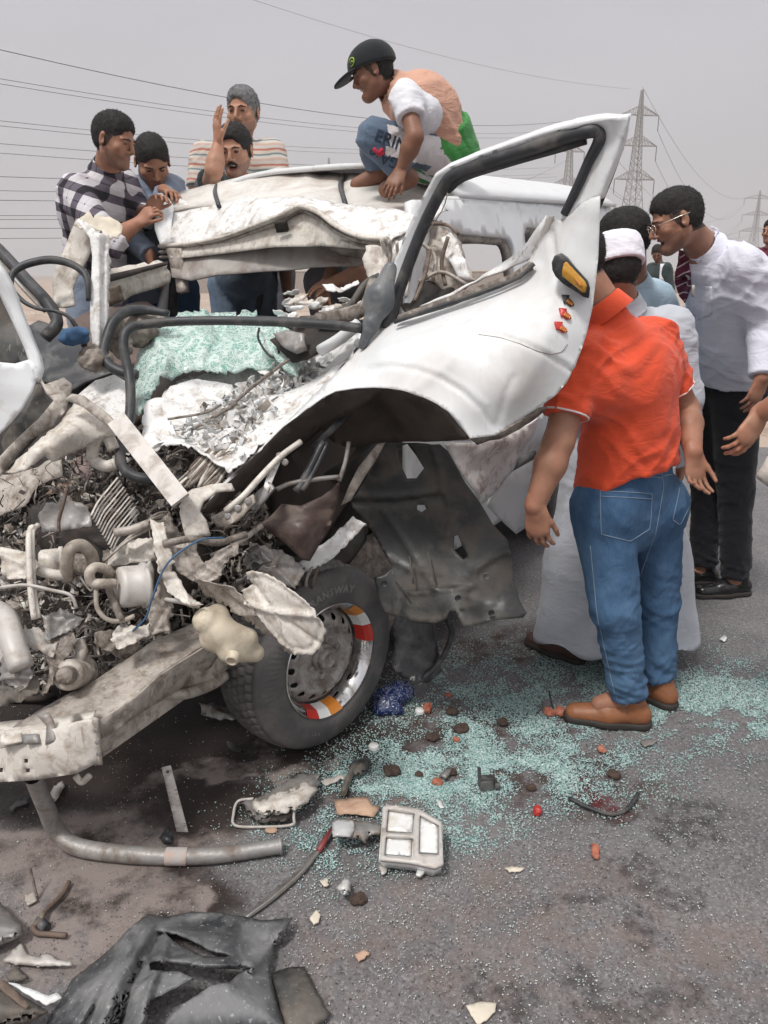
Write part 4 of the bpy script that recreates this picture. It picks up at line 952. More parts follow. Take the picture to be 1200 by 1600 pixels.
w2 = stain((.022, .018, .018), [(1000, 1370, .085, .06, -10), (1010, 1440, .05, .05, 0), (900, 1400, .05, .04, 0), (1040, 1560, .12, .06, 0), (920, 1530, .06, .06, 0), (1080, 1290, .13, .08, 10), (960, 1270, .08, .04, 0), (780, 1560, .07, .05, 0)], .6, 26, (.40, .56))
stain((.05, .028, .02), [(760, 1010, .30, .16, 20), (700, 1140, .2, .14, 0), (640, 1180, .2, .1, 0), (900, 1230, .3, .12, 0), (800, 1130, .2, .1, 0)], .8, 12, (.4, .58))
stain((.11, .006, .012), [(925, 1235, .05, .11, 25), (905, 1215, .03, .06, 30), (760, 1215, .03, .02, 0)], .8, 30, (.36, .55))
stain((.018, .012, .010), [(430, 980, .9, .6, 40), (100, 1120, .8, .3, 20), (260, 1120, .6, .22, 25)], .9, 6, (.1, .32))  # black wet stain, also painted wide and dark to deepen the under-van shade
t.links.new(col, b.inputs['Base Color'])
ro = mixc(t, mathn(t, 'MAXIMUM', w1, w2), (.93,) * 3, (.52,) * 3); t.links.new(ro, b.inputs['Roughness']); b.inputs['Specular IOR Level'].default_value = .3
hb = mathn(t, 'ADD', noise_n(t, 230, 3, .7), mathn(t, 'MULTIPLY', noise_n(t, 45, 3, .6), .8)); bump(t, b, hb, .6, .005)
m_asph = m
# the road: an uneven surface near by, flat farther off
xs = np.concatenate([np.linspace(-60, -2.6, 24), np.linspace(-2.5, 3.2, 150), np.linspace(3.4, 60, 24)]); ys = np.concatenate([np.linspace(-25, .3, 16), np.linspace(.4, 5.2, 130), np.linspace(5.5, 22, 22)])
XX, YY = np.meshgrid(xs, ys, indexing='ij'); V = np.stack([XX.ravel(), YY.ravel(), np.zeros(XX.size)], 1)
nr = ((V[:, 0] > -2.6) & (V[:, 0] < 3.3) & (V[:, 1] > .35) & (V[:, 1] < 5.3)); V[:, 2] = nr * (-.002 + .0030 * vnoise(V * 6, 1) + .0018 * vnoise(V * 17, 2)) ; V[:, 2] = np.minimum(V[:, 2], .002)
nx, ny = XX.shape; ii, jj = np.meshgrid(np.arange(nx - 1), np.arange(ny - 1), indexing='ij'); q0 = (ii * ny + jj).ravel()
road = mk('road', V, np.stack([q0, q0 + ny, q0 + ny + 1, q0 + 1], 1), m_asph, None, smooth=True); tag(road, kind='structure')
m, t, b = nodes('desert_ground'); b.inputs['Roughness'].default_value = .95
c1 = mixc(t, ramp(t, noise_n(t, .6, 8, .65), [(.35, 0.), (.65, 1.)]), (.36, .27, .21), (.50, .41, .34)); c1 = mixc(t, ramp(t, noise_n(t, 6, 6), [(.55, 0.), (.62, .6)]), c1, (.22, .15, .12)); t.links.new(c1, b.inputs['Base Color']); bump(t, b, noise_n(t, 3, 8), .8, .2)
S_ = 3500; gr = mk('ground', [(-S_, -S_, -.012), (S_, -S_, -.012), (S_, S_, -.012), (-S_, S_, -.012)], [(0, 1, 2, 3)], m); tag(gr, kind='structure')
# rubble bank beyond the road
nx, ny = 120, 24; xs = np.linspace(-30, 40, nx); ys = np.linspace(20, 32, ny); XX, YY = np.meshgrid(xs, ys, indexing='ij'); V = np.stack([XX.ravel(), YY.ravel(), 0 * XX.ravel()], 1)
e_ = np.clip(1 - np.abs((V[:, 1] - 26) / 6), 0, 1); V[:, 2] = -.06 + e_ * (.25 + .22 * vnoise(V * .5, 4) + .16 * vnoise(V * 2.3, 5)); ii, jj = np.meshgrid(np.arange(nx - 1), np.arange(ny - 1), indexing='ij'); q0 = (ii * ny + jj).ravel()
tag(mk('rubble_bank', V, np.stack([q0, q0 + ny, q0 + ny + 1, q0 + 1], 1), m, None, smooth=False), kind='structure')

# ------------------------------------------------------------ pylons and cables
def pylon(px, vtop, Yd, yaw, label, H=40, arms=((.90, .20), (.72, .20), (.54, .21)), lean=0, thick=1.0):
    b0 = P(px, 262, Yd); b0[2] = 0; top = P(px, vtop, Yd)[2]; H = top; r_ = thing('pylon', b0, label, 'pylon', 'lattice pylons of the power line')
    ca, sa = math.cos(rad(yaw)), math.sin(rad(yaw))
    def W(x, y, z): return b0 + np.array([x * ca - y * sa, x * sa + y * ca, z])
    def half(z): f = z / H; return H * (.078 * (1 - f / .58) + .024 * (f / .58)) if f < .58 else H * (.024 * (1 - (f - .58) / .42) + .004 * ((f - .58) / .42))
    lv = [0]; z = 0
    while z < H * .97: z += max(half(z) * 1.5, H * .022); lv.append(min(z, H))
    wd = H * .0027 * thick; tw = MB()
    for k in range(4):
        sx_, sy_ = ((1, 1), (1, -1), (-1, -1), (-1, 1))[k]
        for a, c in zip(lv[:-1], lv[1:]): tw.tube([W(sx_ * half(a), sy_ * half(a), a), W(sx_ * half(c), sy_ * half(c), c)], wd, 4)
    for a, c in zip(lv[:-1], lv[1:]):
        for k in range(4):
            p, q = ((1, 1), (1, -1), (-1, -1), (-1, 1))[k], ((1, -1), (-1, -1), (-1, 1), (1, 1))[k]
            for (z1, z2) in ((a, c), (c, a)): tw.tube([W(p[0] * half(z1), p[1] * half(z1), z1), W(q[0] * half(z2), q[1] * half(z2), z2)], wd * .6, 3, 0, False)
            tw.tube([W(p[0] * half(c), p[1] * half(c), c), W(q[0] * half(c), q[1] * half(c), c)], wd * .5, 3, 0, False)
    tw.build('tower', m_steelp, r_); tips = []
    for (zf, ln) in arms:
        for sgn in (-1, 1):
            am = MB(); z = H * zf; tip = W(sgn * H * ln, 0, z); n = 5
            for sy_ in (-1, 1):
                am.tube([W(sgn * half(z), sy_ * half(z), z), tip], wd * .8, 4); am.tube([W(sgn * half(z), sy_ * half(z), z + H * .045), tip], wd * .8, 4)
                for i in range(n):
                    f0, f1 = i / n, (i + .5) / n
                    lo = lambda f: W(sgn * (half(z) + (H * ln - half(z)) * f), sy_ * half(z) * (1 - f), z); hi = lambda f: W(sgn * (half(z) + (H * ln - half(z)) * f), sy_ * half(z) * (1 - f), z + H * .045 * (1 - f))
                    am.tube([lo(f0), hi(f1)], wd * .45, 3, 0, False); am.tube([hi(f1), lo((i + 1) / n)], wd * .45, 3, 0, False)
            am.build('cross_arm', m_steelp, r_)
            io = MB(); e_ = W(sgn * H * ln, 0, z - H * .075); io.tube([tip, e_], wd * .9, 4); 
            io.build('insulator', m_cable, r_); tips.append(e_)
    return r_, tips, W(0, 0, H)
p1, tip1, top1 = pylon(993, 136, 175, 12, 'tallest lattice pylon, standing right behind the raised white window frame', arms=((.865, .112), (.715, .115), (.545, .12)))
p2, tip2, top2 = pylon(889, 183, 215, 12, 'lattice pylon seen through the raised window frame, shorter than the one beside it', arms=((.80, .10), (.60, .115), (.42, .12)))
p3, tip3, top3 = pylon(1193, 296, 380, 14, 'small far lattice pylon at the right above the white shirt', thick=1.2)
p4, tip4, top4 = pylon(514, 244, 300, 8, 'far lattice pylon whose wide arms show left of the crouching boy', arms=((.88, .26), (.74, .30), (.6, .3)), thick=1.3)
def cable(a, b, sag, r=.035, label='thin power line sagging across the grey sky'):
    n = 26; t_ = np.linspace(0, 1, n); a = np.asarray(a); b = np.asarray(b); p = a + (b - a) * t_[:, None]; p[:, 2] -= sag * 4 * t_ * (1 - t_)
    mb = MB(); mb.tube(p, r, 4); o = mb.build('power_cable', m_cable); tag(o, label, 'cable', 'power lines in the sky'); return o
CN = -1; ORD = 'first second third fourth fifth sixth seventh eighth ninth tenth eleventh twelfth thirteenth fourteenth'.split()
def cab(u0, v0, Y0, u1, v1, Y1, sag, r=.03, over=1.0):
    global CN; CN += 1; LB = 'power line, ' + ORD[CN] + ' from the top at the left edge' if CN < 14 else ('faint power line running down from the top edge to the tallest pylon', 'short power line just right of the crouching boy', 'power line below the boy reaching the shorter pylon')[CN - 14]
    a, b = P(u0, v0, Y0), P(u1, v1, Y1); cable(a + (a - b) * .25 * over, b, sag, r, LB)
for (u0, v0, u1, v1, Y1, sg, r_) in ((0, 24, 880, 190, 200, 5, .045), (0, 86, 860, 205, 205, 3.5, .03), (0, 94, 870, 212, 205, 3.5, .03), (0, 168, 700, 232, 230, 2, .03), (0, 176, 700, 238, 230, 2, .03),
        (0, 204, 860, 262, 215, 2, .03), (0, 219, 860, 272, 215, 2, .03), (0, 266, 640, 284, 260, 1, .035), (0, 288, 640, 296, 260, 1, .03), (0, 305, 620, 310, 260, .8, .035), (0, 331, 600, 330, 260, .6, .03), (0, 337, 600, 336, 260, .6, .03), (0, 352, 600, 350, 260, .5, .035), (0, 368, 600, 362, 260, .5, .03))[:14]:
    cab(u0, v0, 90, u1, v1, Y1, sg, r_)
cab(430, -2, 110, 985, 139, 175, 2, .022, .6); cab(600, 262, 150, 870, 276, 212, 1, .03, .2); cab(560, 292, 130, 885, 250, 212, 4, .04, .1)
WL = ['top right arm', 'middle right arm', 'lowest right arm', 'lowest left arm', 'middle left arm', 'very tip']
for wi, (tp_, tq_) in enumerate(((tip1[1], tip3[0]), (tip1[3], tip3[2]), (tip1[5], tip3[4]), (tip1[4], tip3[1]), (tip1[2], tip3[3]), (top1, top3), (tip2[1], tip3[0]), (tip2[3], tip3[2]))): cable(tp_, tq_, 11, .045, 'deep-curved power line from the ' + (WL[wi] + ' of the tallest pylon' if wi < 6 else ('top' if wi == 6 else 'middle') + ' right arm of the shorter pylon'))
nx, ny = 40, 30; xs = np.linspace(3.2, 12, nx); ys = np.linspace(6.6, 15, ny); XX, YY = np.meshgrid(xs, ys, indexing='ij'); V = np.stack([XX.ravel(), YY.ravel(), 0 * XX.ravel()], 1); e_ = np.minimum(np.minimum(V[:, 0] - 3.2, 12 - V[:, 0]), np.minimum(V[:, 1] - 6.6, 15 - V[:, 1])); V[:, 2] = -.03 + np.clip(e_ / .5, 0, 1) * .31 + .01 * vnoise(V * 3, 2) * (e_ > .4)
ii, jj = np.meshgrid(np.arange(nx - 1), np.arange(ny - 1), indexing='ij'); q0 = (ii * ny + jj).ravel(); tag(mk('road_verge', V, np.stack([q0, q0 + ny, q0 + ny + 1, q0 + 1], 1), bpy.data.materials['desert_ground'], None, smooth=True), kind='structure')
# far small trees
for (u, v, Yd, h_) in ((388, 437, 150, 2.2), (398, 438, 150, 1.8), (1150, 430, 200, 3)):
    q = P(u, v, Yd); q[2] = 0; rt = thing('tree', q, ('left one of two tiny far trees seen under the torn roof' if u < 392 else 'right one of two tiny far trees seen under the torn roof') if u < 500 else 'tiny far dusty tree on the horizon at the right', 'tree', 'far trees on the horizon')
    mb = MB(); mb.tube([q, q + np.array([0, 0, h_ * .5])], .12, 5); mb.build('trunk', m_soil, rt); mb = MB()
    for i in range(60):
        c = q + np.array([random.gauss(0, .8), random.gauss(0, .8), h_ * random.uniform(.5, 1.1)]); d = np.random.randn(3, 3) * .3; mb.add([c + d[0], c + d[1], c + d[2]], [(0, 1, 2)])
    mb.build('crown', M('dusty_leaves', (.10, .11, .06), .9, bm=0), rt)
m_wallf = M('far_block_wall', (.34, .30, .27), .9)
q = P(770, 424, 70); bw = thing('boundary_wall', (q[0], q[1], 0), 'long low far boundary wall seen through the side window of the wreck', 'wall'); mb = MB()
mb.box((q[0] - 4, 70, .9), (44, .3, 1.8)); mb.build('masonry', m_wallf, bw); mb = MB(); mb.box((q[0] - 4, 70, 1.87), (44.2, .42, .12)); mb.build('coping', m_cream, bw)

# ------------------------------------------------------------ the wreck
van = thing('wrecked_van', VF(1.2, .8, 0), 'crushed white passenger van with its front torn open and one door bent up', 'van')
# --- rear shell
zt = lambda s: 1.685 + .055 * s
def lside(s, z): return VF(s, .02 + (.13 * max(0, (z - 1.0) / .75) ** 1.6) + (.04 * max(0, (.7 - z) / .4) ** 2), z)
def rside(s, z): return VF(s, 1.67 - (.13 * max(0, (z - 1.0) / .75) ** 1.6), z)
def win(s0, s1, z0, z1, r=.07):
    o = []
    for cx_, cy_, a0 in ((s1 - r, z1 - r, 0), (s0 + r, z1 - r, 90), (s0 + r, z0 + r, 180), (s1 - r, z0 + r, 270)):
        for k in range(4): a = rad(a0 + k * 30); o.append((cx_ + r * math.cos(a), cy_ + r * math.sin(a)))
    return o
for (fn, nm, lb) in ((lside, 'side_panel', 'white side panel with window openings and a black trim strip'), (rside, 'side_panel', 'far white side panel')):
    s0 = .35 if fn is lside else .75
    hl = [win(.62, 1.42, 1.10, 1.60), win(1.56, 2.36, 1.12, 1.66), win(2.48, 3.08, 1.14, 1.68)] if fn is lside else [win(.85, 1.5, 1.12, 1.62), win(1.6, 2.4, 1.12, 1.66), win(2.5, 3.05, 1.14, 1.68)]
    o = surf(nm, [(s0, .36), (1.6, .34), (3.15, .36), (3.18, 1.0), (3.15, zt(3.15)), (1.6, zt(1.6)), (s0 + .2, zt(s0 + .2) - .02), (s0, 1.2)], fn, m_white, van, hl, .035, .03, flip=(fn is lside)); o['label'] = lb
    for h in hl:
        mb = MB(); sg = -.004 if fn is lside else .004; ring = [fn(a, b_) + LV * (.012 if fn is lside else -.012) for a, b_ in h + h[:1]]
        mb.tube(ring, .024, 8, 0, False); mb.build('window_rubber', m_creamd if fn is lside else m_rubber, van, True)
def ctrim(a, b, z, w_, mt, nm): 
    mb = MB(); 
    ss = np.linspace(a, b, 12); mb.tube([lside(s, z) - LV * .004 for s in ss], w_, 8, 0, True, .35, up=(0, 0, 1)); return mb.build(nm, mt, van, True)
mb = MB(); ss = np.linspace(.70, 3.1, 16)
for s0_, s1_ in zip(ss[:-1], ss[1:]): mb.box((lside(s0_, .76) + lside(s1_, .76)) / 2 - LV * .010, (np.linalg.norm(lside(s1_, .76) - lside(s0_, .76)) + .001, .018, .062), (DV, LV, (0, 0, 1)))
mb.build('rub_strip', m_black, van)
mb = MB(); mb.tube([lside(s, zt(s) - .005) - LV * .016 for s in np.linspace(.85, 3.15, 20)], .013, 8, 0, True, 1); mb.build('rain_gutter', m_white, van, True)
surf('roof', [(.95, .12), (3.12, .12), (3.18, .85), (3.12, 1.57), (.95, 1.57)], lambda s, l: VF(s, l, zt(s) - .01 + .155 * (1 - abs((l - .845) / .74) ** 3.2) - .02 * max(0, (s - 2.9)) ** 1), m_white, van, (), .09, .02, flip=True)['label'] = 'smooth white rear part of the roof'
surf('rear_panel', [(.05, .40), (1.64, .40), (1.64, 1.2), (1.53, 1.84), (.16, 1.84), (.05, 1.2)], lambda l, z: VF(3.16, l, z), m_white, van, [win(.25, 1.45, 1.15, 1.66)], .1, .03)
mb = MB(); mb.box(VF(1.85, .845, .43), (2.7, 1.62, .05), (DV, LV, (0, 0, 1))); mb.build('floor_pan', m_creamd2, van)
sb_ = surf('underbody_occluder', [(-.55, .25), (1.2, .15), (1.3, 1.5), (-.3, 1.5), (-.5, .9)], lambda s, l: VF(s, l, .50), m_dark, van, (), .08, .16, 5, (.05, 3), flip=True)  # dark engine and subframe mass, added to block light under the van
mb = MB(); mb.box(VF(2.6, .845, .30), (.9, .9, .16), (DV, LV, (0, 0, 1))); mb.build('fuel_tank', m_dark, van)
for s_ in (1.7, 2.4):
    for l_ in (.4, 1.15):
        F = Field(VF(s_, l_, .75) - .6, VF(s_, l_, .75) + .6, .02); F.cap(VF(s_ - .2, l_ - .2, .62), VF(s_ - .2, l_ + .2, .62), .10, .10, .03); F.cap(VF(s_ + .05, l_ - .2, .65), VF(s_ + .05, l_ - .2, 1.0), .07, .07, .03); F.cap(VF(s_ + .05, l_ + .2, .65), VF(s_ + .05, l_ + .2, 1.0), .07, .07, .03); F.cap(VF(s_ + .05, l_ - .18, .98), VF(s_ + .05, l_ + .18, .98), .07, .07, .03); F.cap(VF(s_ + .05, l_, .7), VF(s_ + .05, l_, .95), .1, .1, .05)
        V, Q = F.mesh(); mk('seat', V, Q, m_uphol, van, smooth=True)
# --- rear wheel and underside
def make_wheel(c, n, front=True):
    """c: centre of the outer face, n: outward axle direction"""
    n = unit(n); f = unit(np.cross((0, 0, 1), n)); f = f * (1 if f[0] > 0 else -1); u = np.cross(n, f) ; u = u if u[2] > 0 else -u
    wv = link(bpy.data.objects.new('wheel', None)); attach(wv, van); wv.empty_display_size = .1
    K = 520 if front else 60; R0 = .305
    prof = [(.180, -.012), (.186, .0), (.200, .007), (.222, .010), (.250, .008), (.268, .003), (.280, -.004), (.288, -.012), (.295, -.022)]
    tw_ = np.linspace(-.026, -.172, 28)
    V = []; F = []
    rows = [('p', r, h) for r, h in prof] + [('t', R0, h) for h in tw_] + [('p', r, -.198 - h) for r, h in prof[::-1]]
    n_ = len(rows)
    for i in range(K):
        a = 2 * math.pi * i / K; d = f * math.cos(a) + u * math.sin(a)
        for kd, r, h in rows:
            if kd == 't':
                x = (h + .099) / .073; r = R0 - .012 * abs(x) ** 4
                # zig-zag blocks
                s_ = a * R0; row = (h + .172) / .146 * 5; ri = int(min(4, row)); fr = row - ri; ph = s_ / .030 + (.5 if ri % 2 else 0); fp = ph - math.floor(ph)
                edge = min(fr, 1 - fr) * .029; edge2 = min(fp, 1 - fp) * .030 - .006 * abs(fr - .5)
                if edge < .0036 or edge2 < .0030: r -= .009
            elif .19 < r < .30: r = r; h += .0012 * math.sin(a * 3) + (.0015 if (.243 < r < .266 and int(a * 30) % 2 and front) else 0)
            V.append(c + d * r + n * h)
    for i in range(K):
        for k in range(n_ - 1): j = (i + 1) % K; F.append((i * n_ + k, i * n_ + k + 1, j * n_ + k + 1, j * n_ + k))
    mk('tyre', V, np.array(F), m_tyre, wv, smooth=False)
    # steel disc with its ring of holes
    circ = lambda cx_, cy_, r, k=10, st=1.0: [(cx_ + r * math.cos(2 * math.pi * i / k), cy_ + r * st * math.sin(2 * math.pi * i / k)) for i in range(k)]
    holes = [circ(.132 * math.cos(a), .132 * math.sin(a), .0115) for a in np.arange(16) * 2 * math.pi / 16] + [circ(0, 0, .033, 16)]
    V2, T = tri2d(circ(0, 0, .158, 60), holes, .011)
    rr = np.hypot(V2[:, 0], V2[:, 1]); hh = np.interp(rr, [0, .05, .072, .085, .112, .13, .150, .158], [-.040, -.040, -.036, -.052, -.030, -.034, -.052, -.062])
    V = c + V2[:, :1] * f + V2[:, 1:2] * u + hh[:, None] * n; nn = np.cross(V[T[0][1]] - V[T[0][0]], V[T[0][2]] - V[T[0][0]])
    if np.dot(nn, n) < 0: T = T[:, ::-1]
    VV, FF = solid(V, T, .004); mk('rim', VV, FF, m_rim, wv, smooth=True)
    mb = MB(); mb.lathe(c, n, [(.157, -.070), (.160, -.035), (.166, -.012), (.176, -.002), (.183, .004), (.186, .006), (.1865, -.002)], 64, ref=f); mb.build('trim_ring', m_chrome, wv, True)
    mb = MB(); mb.lathe(c, n, [(.034, -.05), (.034, -.020), (.030, -.008), (.022, -.004), (.020, -.012), (.0001, -.012)], 24, ref=f); mb.build('hub_cap', m_rim, wv, True)
    mb = MB(); mb.lathe(c, n, [(.045, -.038), (.043, -.028), (.035, -.026)], 24, ref=f); mb.build('hub_flange', m_rim, wv, True)
    for k in range(6):
        a = k * math.pi / 3 + .3; mb = MB(); cc = c + (f * math.cos(a) + u * math.sin(a)) * .060; mb.lathe(cc, n, [(.0105, -.046), (.0105, -.026), (.0001, -.024)], 6); mb.build('wheel_nut', m_rim, wv)
    if front:
        for (a0, a1, mt, lb) in ((40, 58, m_orange, 'orange sticker'), (22, 40, m_wsticker, 'white sticker'), (1, 22, m_red, 'red sticker'), (232, 250, m_red, 'red sticker'), (250, 266, m_wsticker, 'white sticker'), (266, 282, m_orange, 'orange sticker')):
            mb = MB(); mb.lathe(c, n, [(.157, -.046), (.1595, -.036), (.1652, -.0110), (.1755, .0005), (.1855, .0085)], 8, 0, rad(a0), rad(a1), ref=f); o = mb.build('rim_sticker', mt, wv); o['label'] = lb
            sgn = np.dot(np.cross(n, f), u)
        # raised letters
        def arc_text(txt, a_mid, rt, size):
            cu = bpy.data.curves.new('t', 'FONT'); cu.size = size; cu.extrude = .0008; cu.resolution_u = 2; cu.align_x = 'CENTER'; cu.body = txt; cu.space_character = 1.15; cu.offset = size * .03
            to = link(bpy.data.objects.new('t', cu)); me = bpy.data.meshes.new_from_object(to.evaluated_get(bpy.context.evaluated_depsgraph_get())); bpy.data.objects.remove(to)
            V = []
            for v in me.vertices:
                a = rad(a_mid) - v.co.x / (rt + .0); d = f * math.cos(a) + u * math.sin(a); V.append(c + d * (rt + v.co.y) + n * (.0092 + v.co.z))
            fs = [tuple(p.vertices) for p in me.polygons]; mk('raised_lettering', V, fs, M('tyre_lettering_rubber', (.19, .18, .17), .7, bm=0), wv)
        arc_text('TRANSWAY', 92, .222, .034); arc_text('185 R14 8PR', 262, .226, .022)
    return wv
WN = unit((.743, -.669, 0.0)); WC = np.array([-.165, 2.155, .302])
fw = make_wheel(WC, WN); fw['label'] = 'dusty front wheel with orange, white and red stickers on its chrome ring'
make_wheel(VF(2.3, -.0, .302) + LV * .03, -LV, False); make_wheel(VF(2.3, 1.64, .302), LV, False); 
# --- chassis
RL0 = np.array([-.695, 1.63, .372]); 
def rail_pt(s, dl=0, dz=0): return RL0 + DV * s + LV * dl + np.array([0, 0, dz])
for dl, nm in ((0, 'chassis_rail'), (.75, 'chassis_rail')):
    mb = MB()
    A = [rail_pt(0, dl, -.01), rail_pt(.55, dl, .03), rail_pt(.95, dl, .08), rail_pt(1.5, dl, .08), rail_pt(3.3, dl, .05)]
    for a, b_ in zip(A[:-1], A[1:]):
        d = unit(b_ - a); x = unit(np.cross(d, (0, 0, 1))); y = np.cross(x, d)
        mb.bar(a - x * .0, b_, .006, .088); mb.bar(a + np.array([0, 0, .044]) - LV * -.035, b_ + np.array([0, 0, .044]) + LV * .035, .07, .006); mb.bar(a - np.array([0, 0, .044]) + LV * .035, b_ - np.array([0, 0, .044]) + LV * .035, .07, .006)
    mb.build(nm, m_creamd, van)
sheet('chassis_top_plate', [(150, 1128, 1.62), (210, 1095, 1.68), (250, 1052, 1.78), (330, 1000, 1.9), (345, 985, 1.95), (300, 975, 2.0), (240, 1000, 1.9), (150, 1060, 1.8), (60, 1110, 1.7), (0, 1150, 1.65), (0, 1168, 1.6), (90, 1150, 1.58)], m_creamd, van, step=12, th=.004, nz=(.006, 14), seed=3)
sheet('chassis_side_plate', [(152, 1130, 1.60), (212, 1090, 1.66), (250, 1055, 1.74), (330, 1005, 1.86), (352, 1010, 1.92), (330, 1042, 1.92), (260, 1090, 1.78), (155, 1156, 1.60)], m_creamd, van, step=12, th=.004, nz=(.004, 10), seed=5)
# crossmember with its flanges
sheet('crossmember', [(-160, 1150, 1.85), (0, 1142, 1.65), (80, 1140, 1.57), (118, 1128, 1.55), (145, 1122, 1.555), (153, 1160, 1.545), (156, 1190, 1.545), (120, 1208, 1.54), (60, 1219, 1.56), (0, 1222, 1.62), (-160, 1222, 1.82)], m_cream, van, step=9, th=.005, nz=(.004, 12), seed=6, ctrl=[(60, 1180, 1.55)],
      holes=[[(36, 1186), (43, 1186), (43, 1193), (36, 1193)], [(39, 1201), (46, 1201), (46, 1208), (39, 1208)], [(-2, 1200), (4, 1200), (4, 1207), (-2, 1207)]], smooth=True)
sheet('crossmember_flange', [(-160, 1150, 1.85), (0, 1142, 1.655), (80, 1140, 1.575), (145, 1122, 1.56), (150, 1110, 1.63), (80, 1122, 1.66), (0, 1128, 1.75), (-160, 1135, 1.95)], m_cream, van, step=9, th=.004, nz=(.004, 14), seed=7)
sheet('end_flange', [(143, 1121, 1.552), (152, 1124, 1.548), (158, 1195, 1.540), (150, 1196, 1.545)], m_creamd, van, step=8, th=.006)
sheet('torn_bracket', [(58, 1118, 1.60), (76, 1112, 1.60), (84, 1128, 1.58), (88, 1158, 1.55), (70, 1164, 1.55), (72, 1135, 1.57)], m_steel, van, step=7, th=.005, nz=(.004, 30), seed=9)
sheet('torn_bracket', [(33, 1148, 1.58), (56, 1146, 1.57), (58, 1160, 1.55), (36, 1162, 1.56)], m_steel, van, step=7, th=.012, nz=(.004, 30), seed=10)
sheet('torn_bracket', [(0, 1146, 1.60), (20, 1150, 1.6), (33, 1146, 1.6), (34, 1158, 1.57), (0, 1164, 1.58)], m_cream, van, step=7, th=.006, nz=(.006, 30), seed=12)
for i, (u, v, Yq) in enumerate(((150, 1142, 1.545), (152, 1160, 1.543), (154, 1178, 1.541))):
    mb = MB(); c = P(u, v, Yq - .006); mb.lathe(c, (0, -1, 0), [(.0055, -.004), (.0055, .002), (.0001, .003)], 6); mb.build('bolt', m_steel, van)
tube('tow_eye', [(118, 1212, 1.57), (128, 1222, 1.57), (140, 1212, 1.57)], .008, m_cream, van)
# bent bumper bar on the road, still jointed under the crossmember
bb = thing('bumper_bar', G(300, 1350), 'bent grey tubular bumper bar with orange mark lying on the road', 'bumper bar')
pts = [P(52, 1214, 1.60), G(72, 1262, .16), G(88, 1298, .06), G(118, 1322, .028), G(180, 1333, .024), G(260, 1338, .022), G(340, 1336, .022), G(438, 1322, .026)]
mb = MB(); q = crom(pts, 7); mb.tube(q, np.interp(np.linspace(0, 1, len(q)), [0, .3, .8, 1], [.021, .023, .021, .019]), 16, 0, False); mb.build('bar', m_steel, bb, True)
mb = MB(); e0 = q[-1]; dd = unit(q[-1] - q[-2]); mb.lathe(e0, dd, [(.0185, -.004), (.0215, -.002), (.0215, .004), (.017, .005), (.0155, -.02), (.0001, -.03)], 16); mb.build('end_cap', m_steel, bb, True)
jx = len(q) - 14
mb = MB(); mb.tube(q[jx - 1:jx + 3], .0226, 16, 0, False); mb.build('reflective_mark', M('faded_orange_mark', (.50, .30, .22), .5, dirt=((.40, .38, .36), .9, 26)), bb, True)
st = thing('metal_strip', G(290, 1300), 'pale flat metal strip with a hole at its top, leaning on the bent bumper bar', 'metal strip')
a_, b_ = G(258, 1205, .30), G(290, 1322, .035); a_ = P(260, 1197, 1.80); b_ = P(291, 1322, 1.74)
V2, T = tri2d([(-.013, 0), (.013, 0), (.016, 1), (-.016, 1)], [[(.005 * math.cos(a), .07 + .022 * math.sin(a)) for a in np.linspace(0, 6.2832, 9)[:-1]]], .012); xd = unit(np.cross(b_ - a_, (0, 1, 0))); V = a_ + (b_ - a_) * V2[:, 1:2] + xd * V2[:, :1]
VV, FF = solid(V, T, .003); o = mk('strip', VV, FF, m_galv, st)
mb = MB(); c = a_ + (b_ - a_) * .07; mb.lathe(c, unit(np.cross(xd, b_ - a_)), [(.009, -.004), (.009, .004), (.004, .006)], 8); mb.build('bolt', m_steel, st)

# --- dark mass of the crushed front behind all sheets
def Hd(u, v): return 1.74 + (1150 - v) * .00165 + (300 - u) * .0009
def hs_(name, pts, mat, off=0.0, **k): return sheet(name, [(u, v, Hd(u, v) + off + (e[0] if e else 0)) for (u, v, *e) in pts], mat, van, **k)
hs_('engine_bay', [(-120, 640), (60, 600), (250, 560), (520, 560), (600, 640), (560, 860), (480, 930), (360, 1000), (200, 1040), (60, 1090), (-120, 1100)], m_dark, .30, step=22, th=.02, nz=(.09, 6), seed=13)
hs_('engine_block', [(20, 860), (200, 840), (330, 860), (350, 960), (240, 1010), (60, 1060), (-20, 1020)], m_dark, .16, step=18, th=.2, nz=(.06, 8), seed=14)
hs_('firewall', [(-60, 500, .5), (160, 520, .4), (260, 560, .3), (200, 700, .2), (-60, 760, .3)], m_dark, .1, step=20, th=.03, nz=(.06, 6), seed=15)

# --- torn roof front
RF = van
sheet('roof_front_skin', [(240, 306, 3.92), (300, 296, 3.95), (380, 276, 3.9), (435, 261, 3.82), (500, 268, 3.72), (560, 271, 3.62), (640, 281, 3.45), (700, 300, 3.35), (690, 330, 3.2), (640, 336, 3.02), (560, 328, 3.05), (480, 322, 3.2), (420, 310, 3.35), (350, 318, 3.5), (290, 325, 3.6), (245, 335, 3.72)],
      m_roofw, van, ctrl=[(440, 285, 3.6), (560, 292, 3.4), (340, 300, 3.7)], step=9, th=.006, nz=(.008, 3), seed=21, smooth=False, creases=[([(338, 290), (342, 325)], -.012, 5), ([(535, 275), (540, 318)], -.014, 5), ([(480, 270), (484, 310)], .010, 12), ([(390, 280), (395, 318)], .008, 12)])
tube('roof_rib', [(340, 288, 3.90), (336, 300, 3.74), (342, 322, 3.46)], .010, m_rubber, van); tube('roof_rib', [(537, 274, 3.62), (532, 290, 3.42), (540, 320, 3.04)], .010, m_rubber, van)
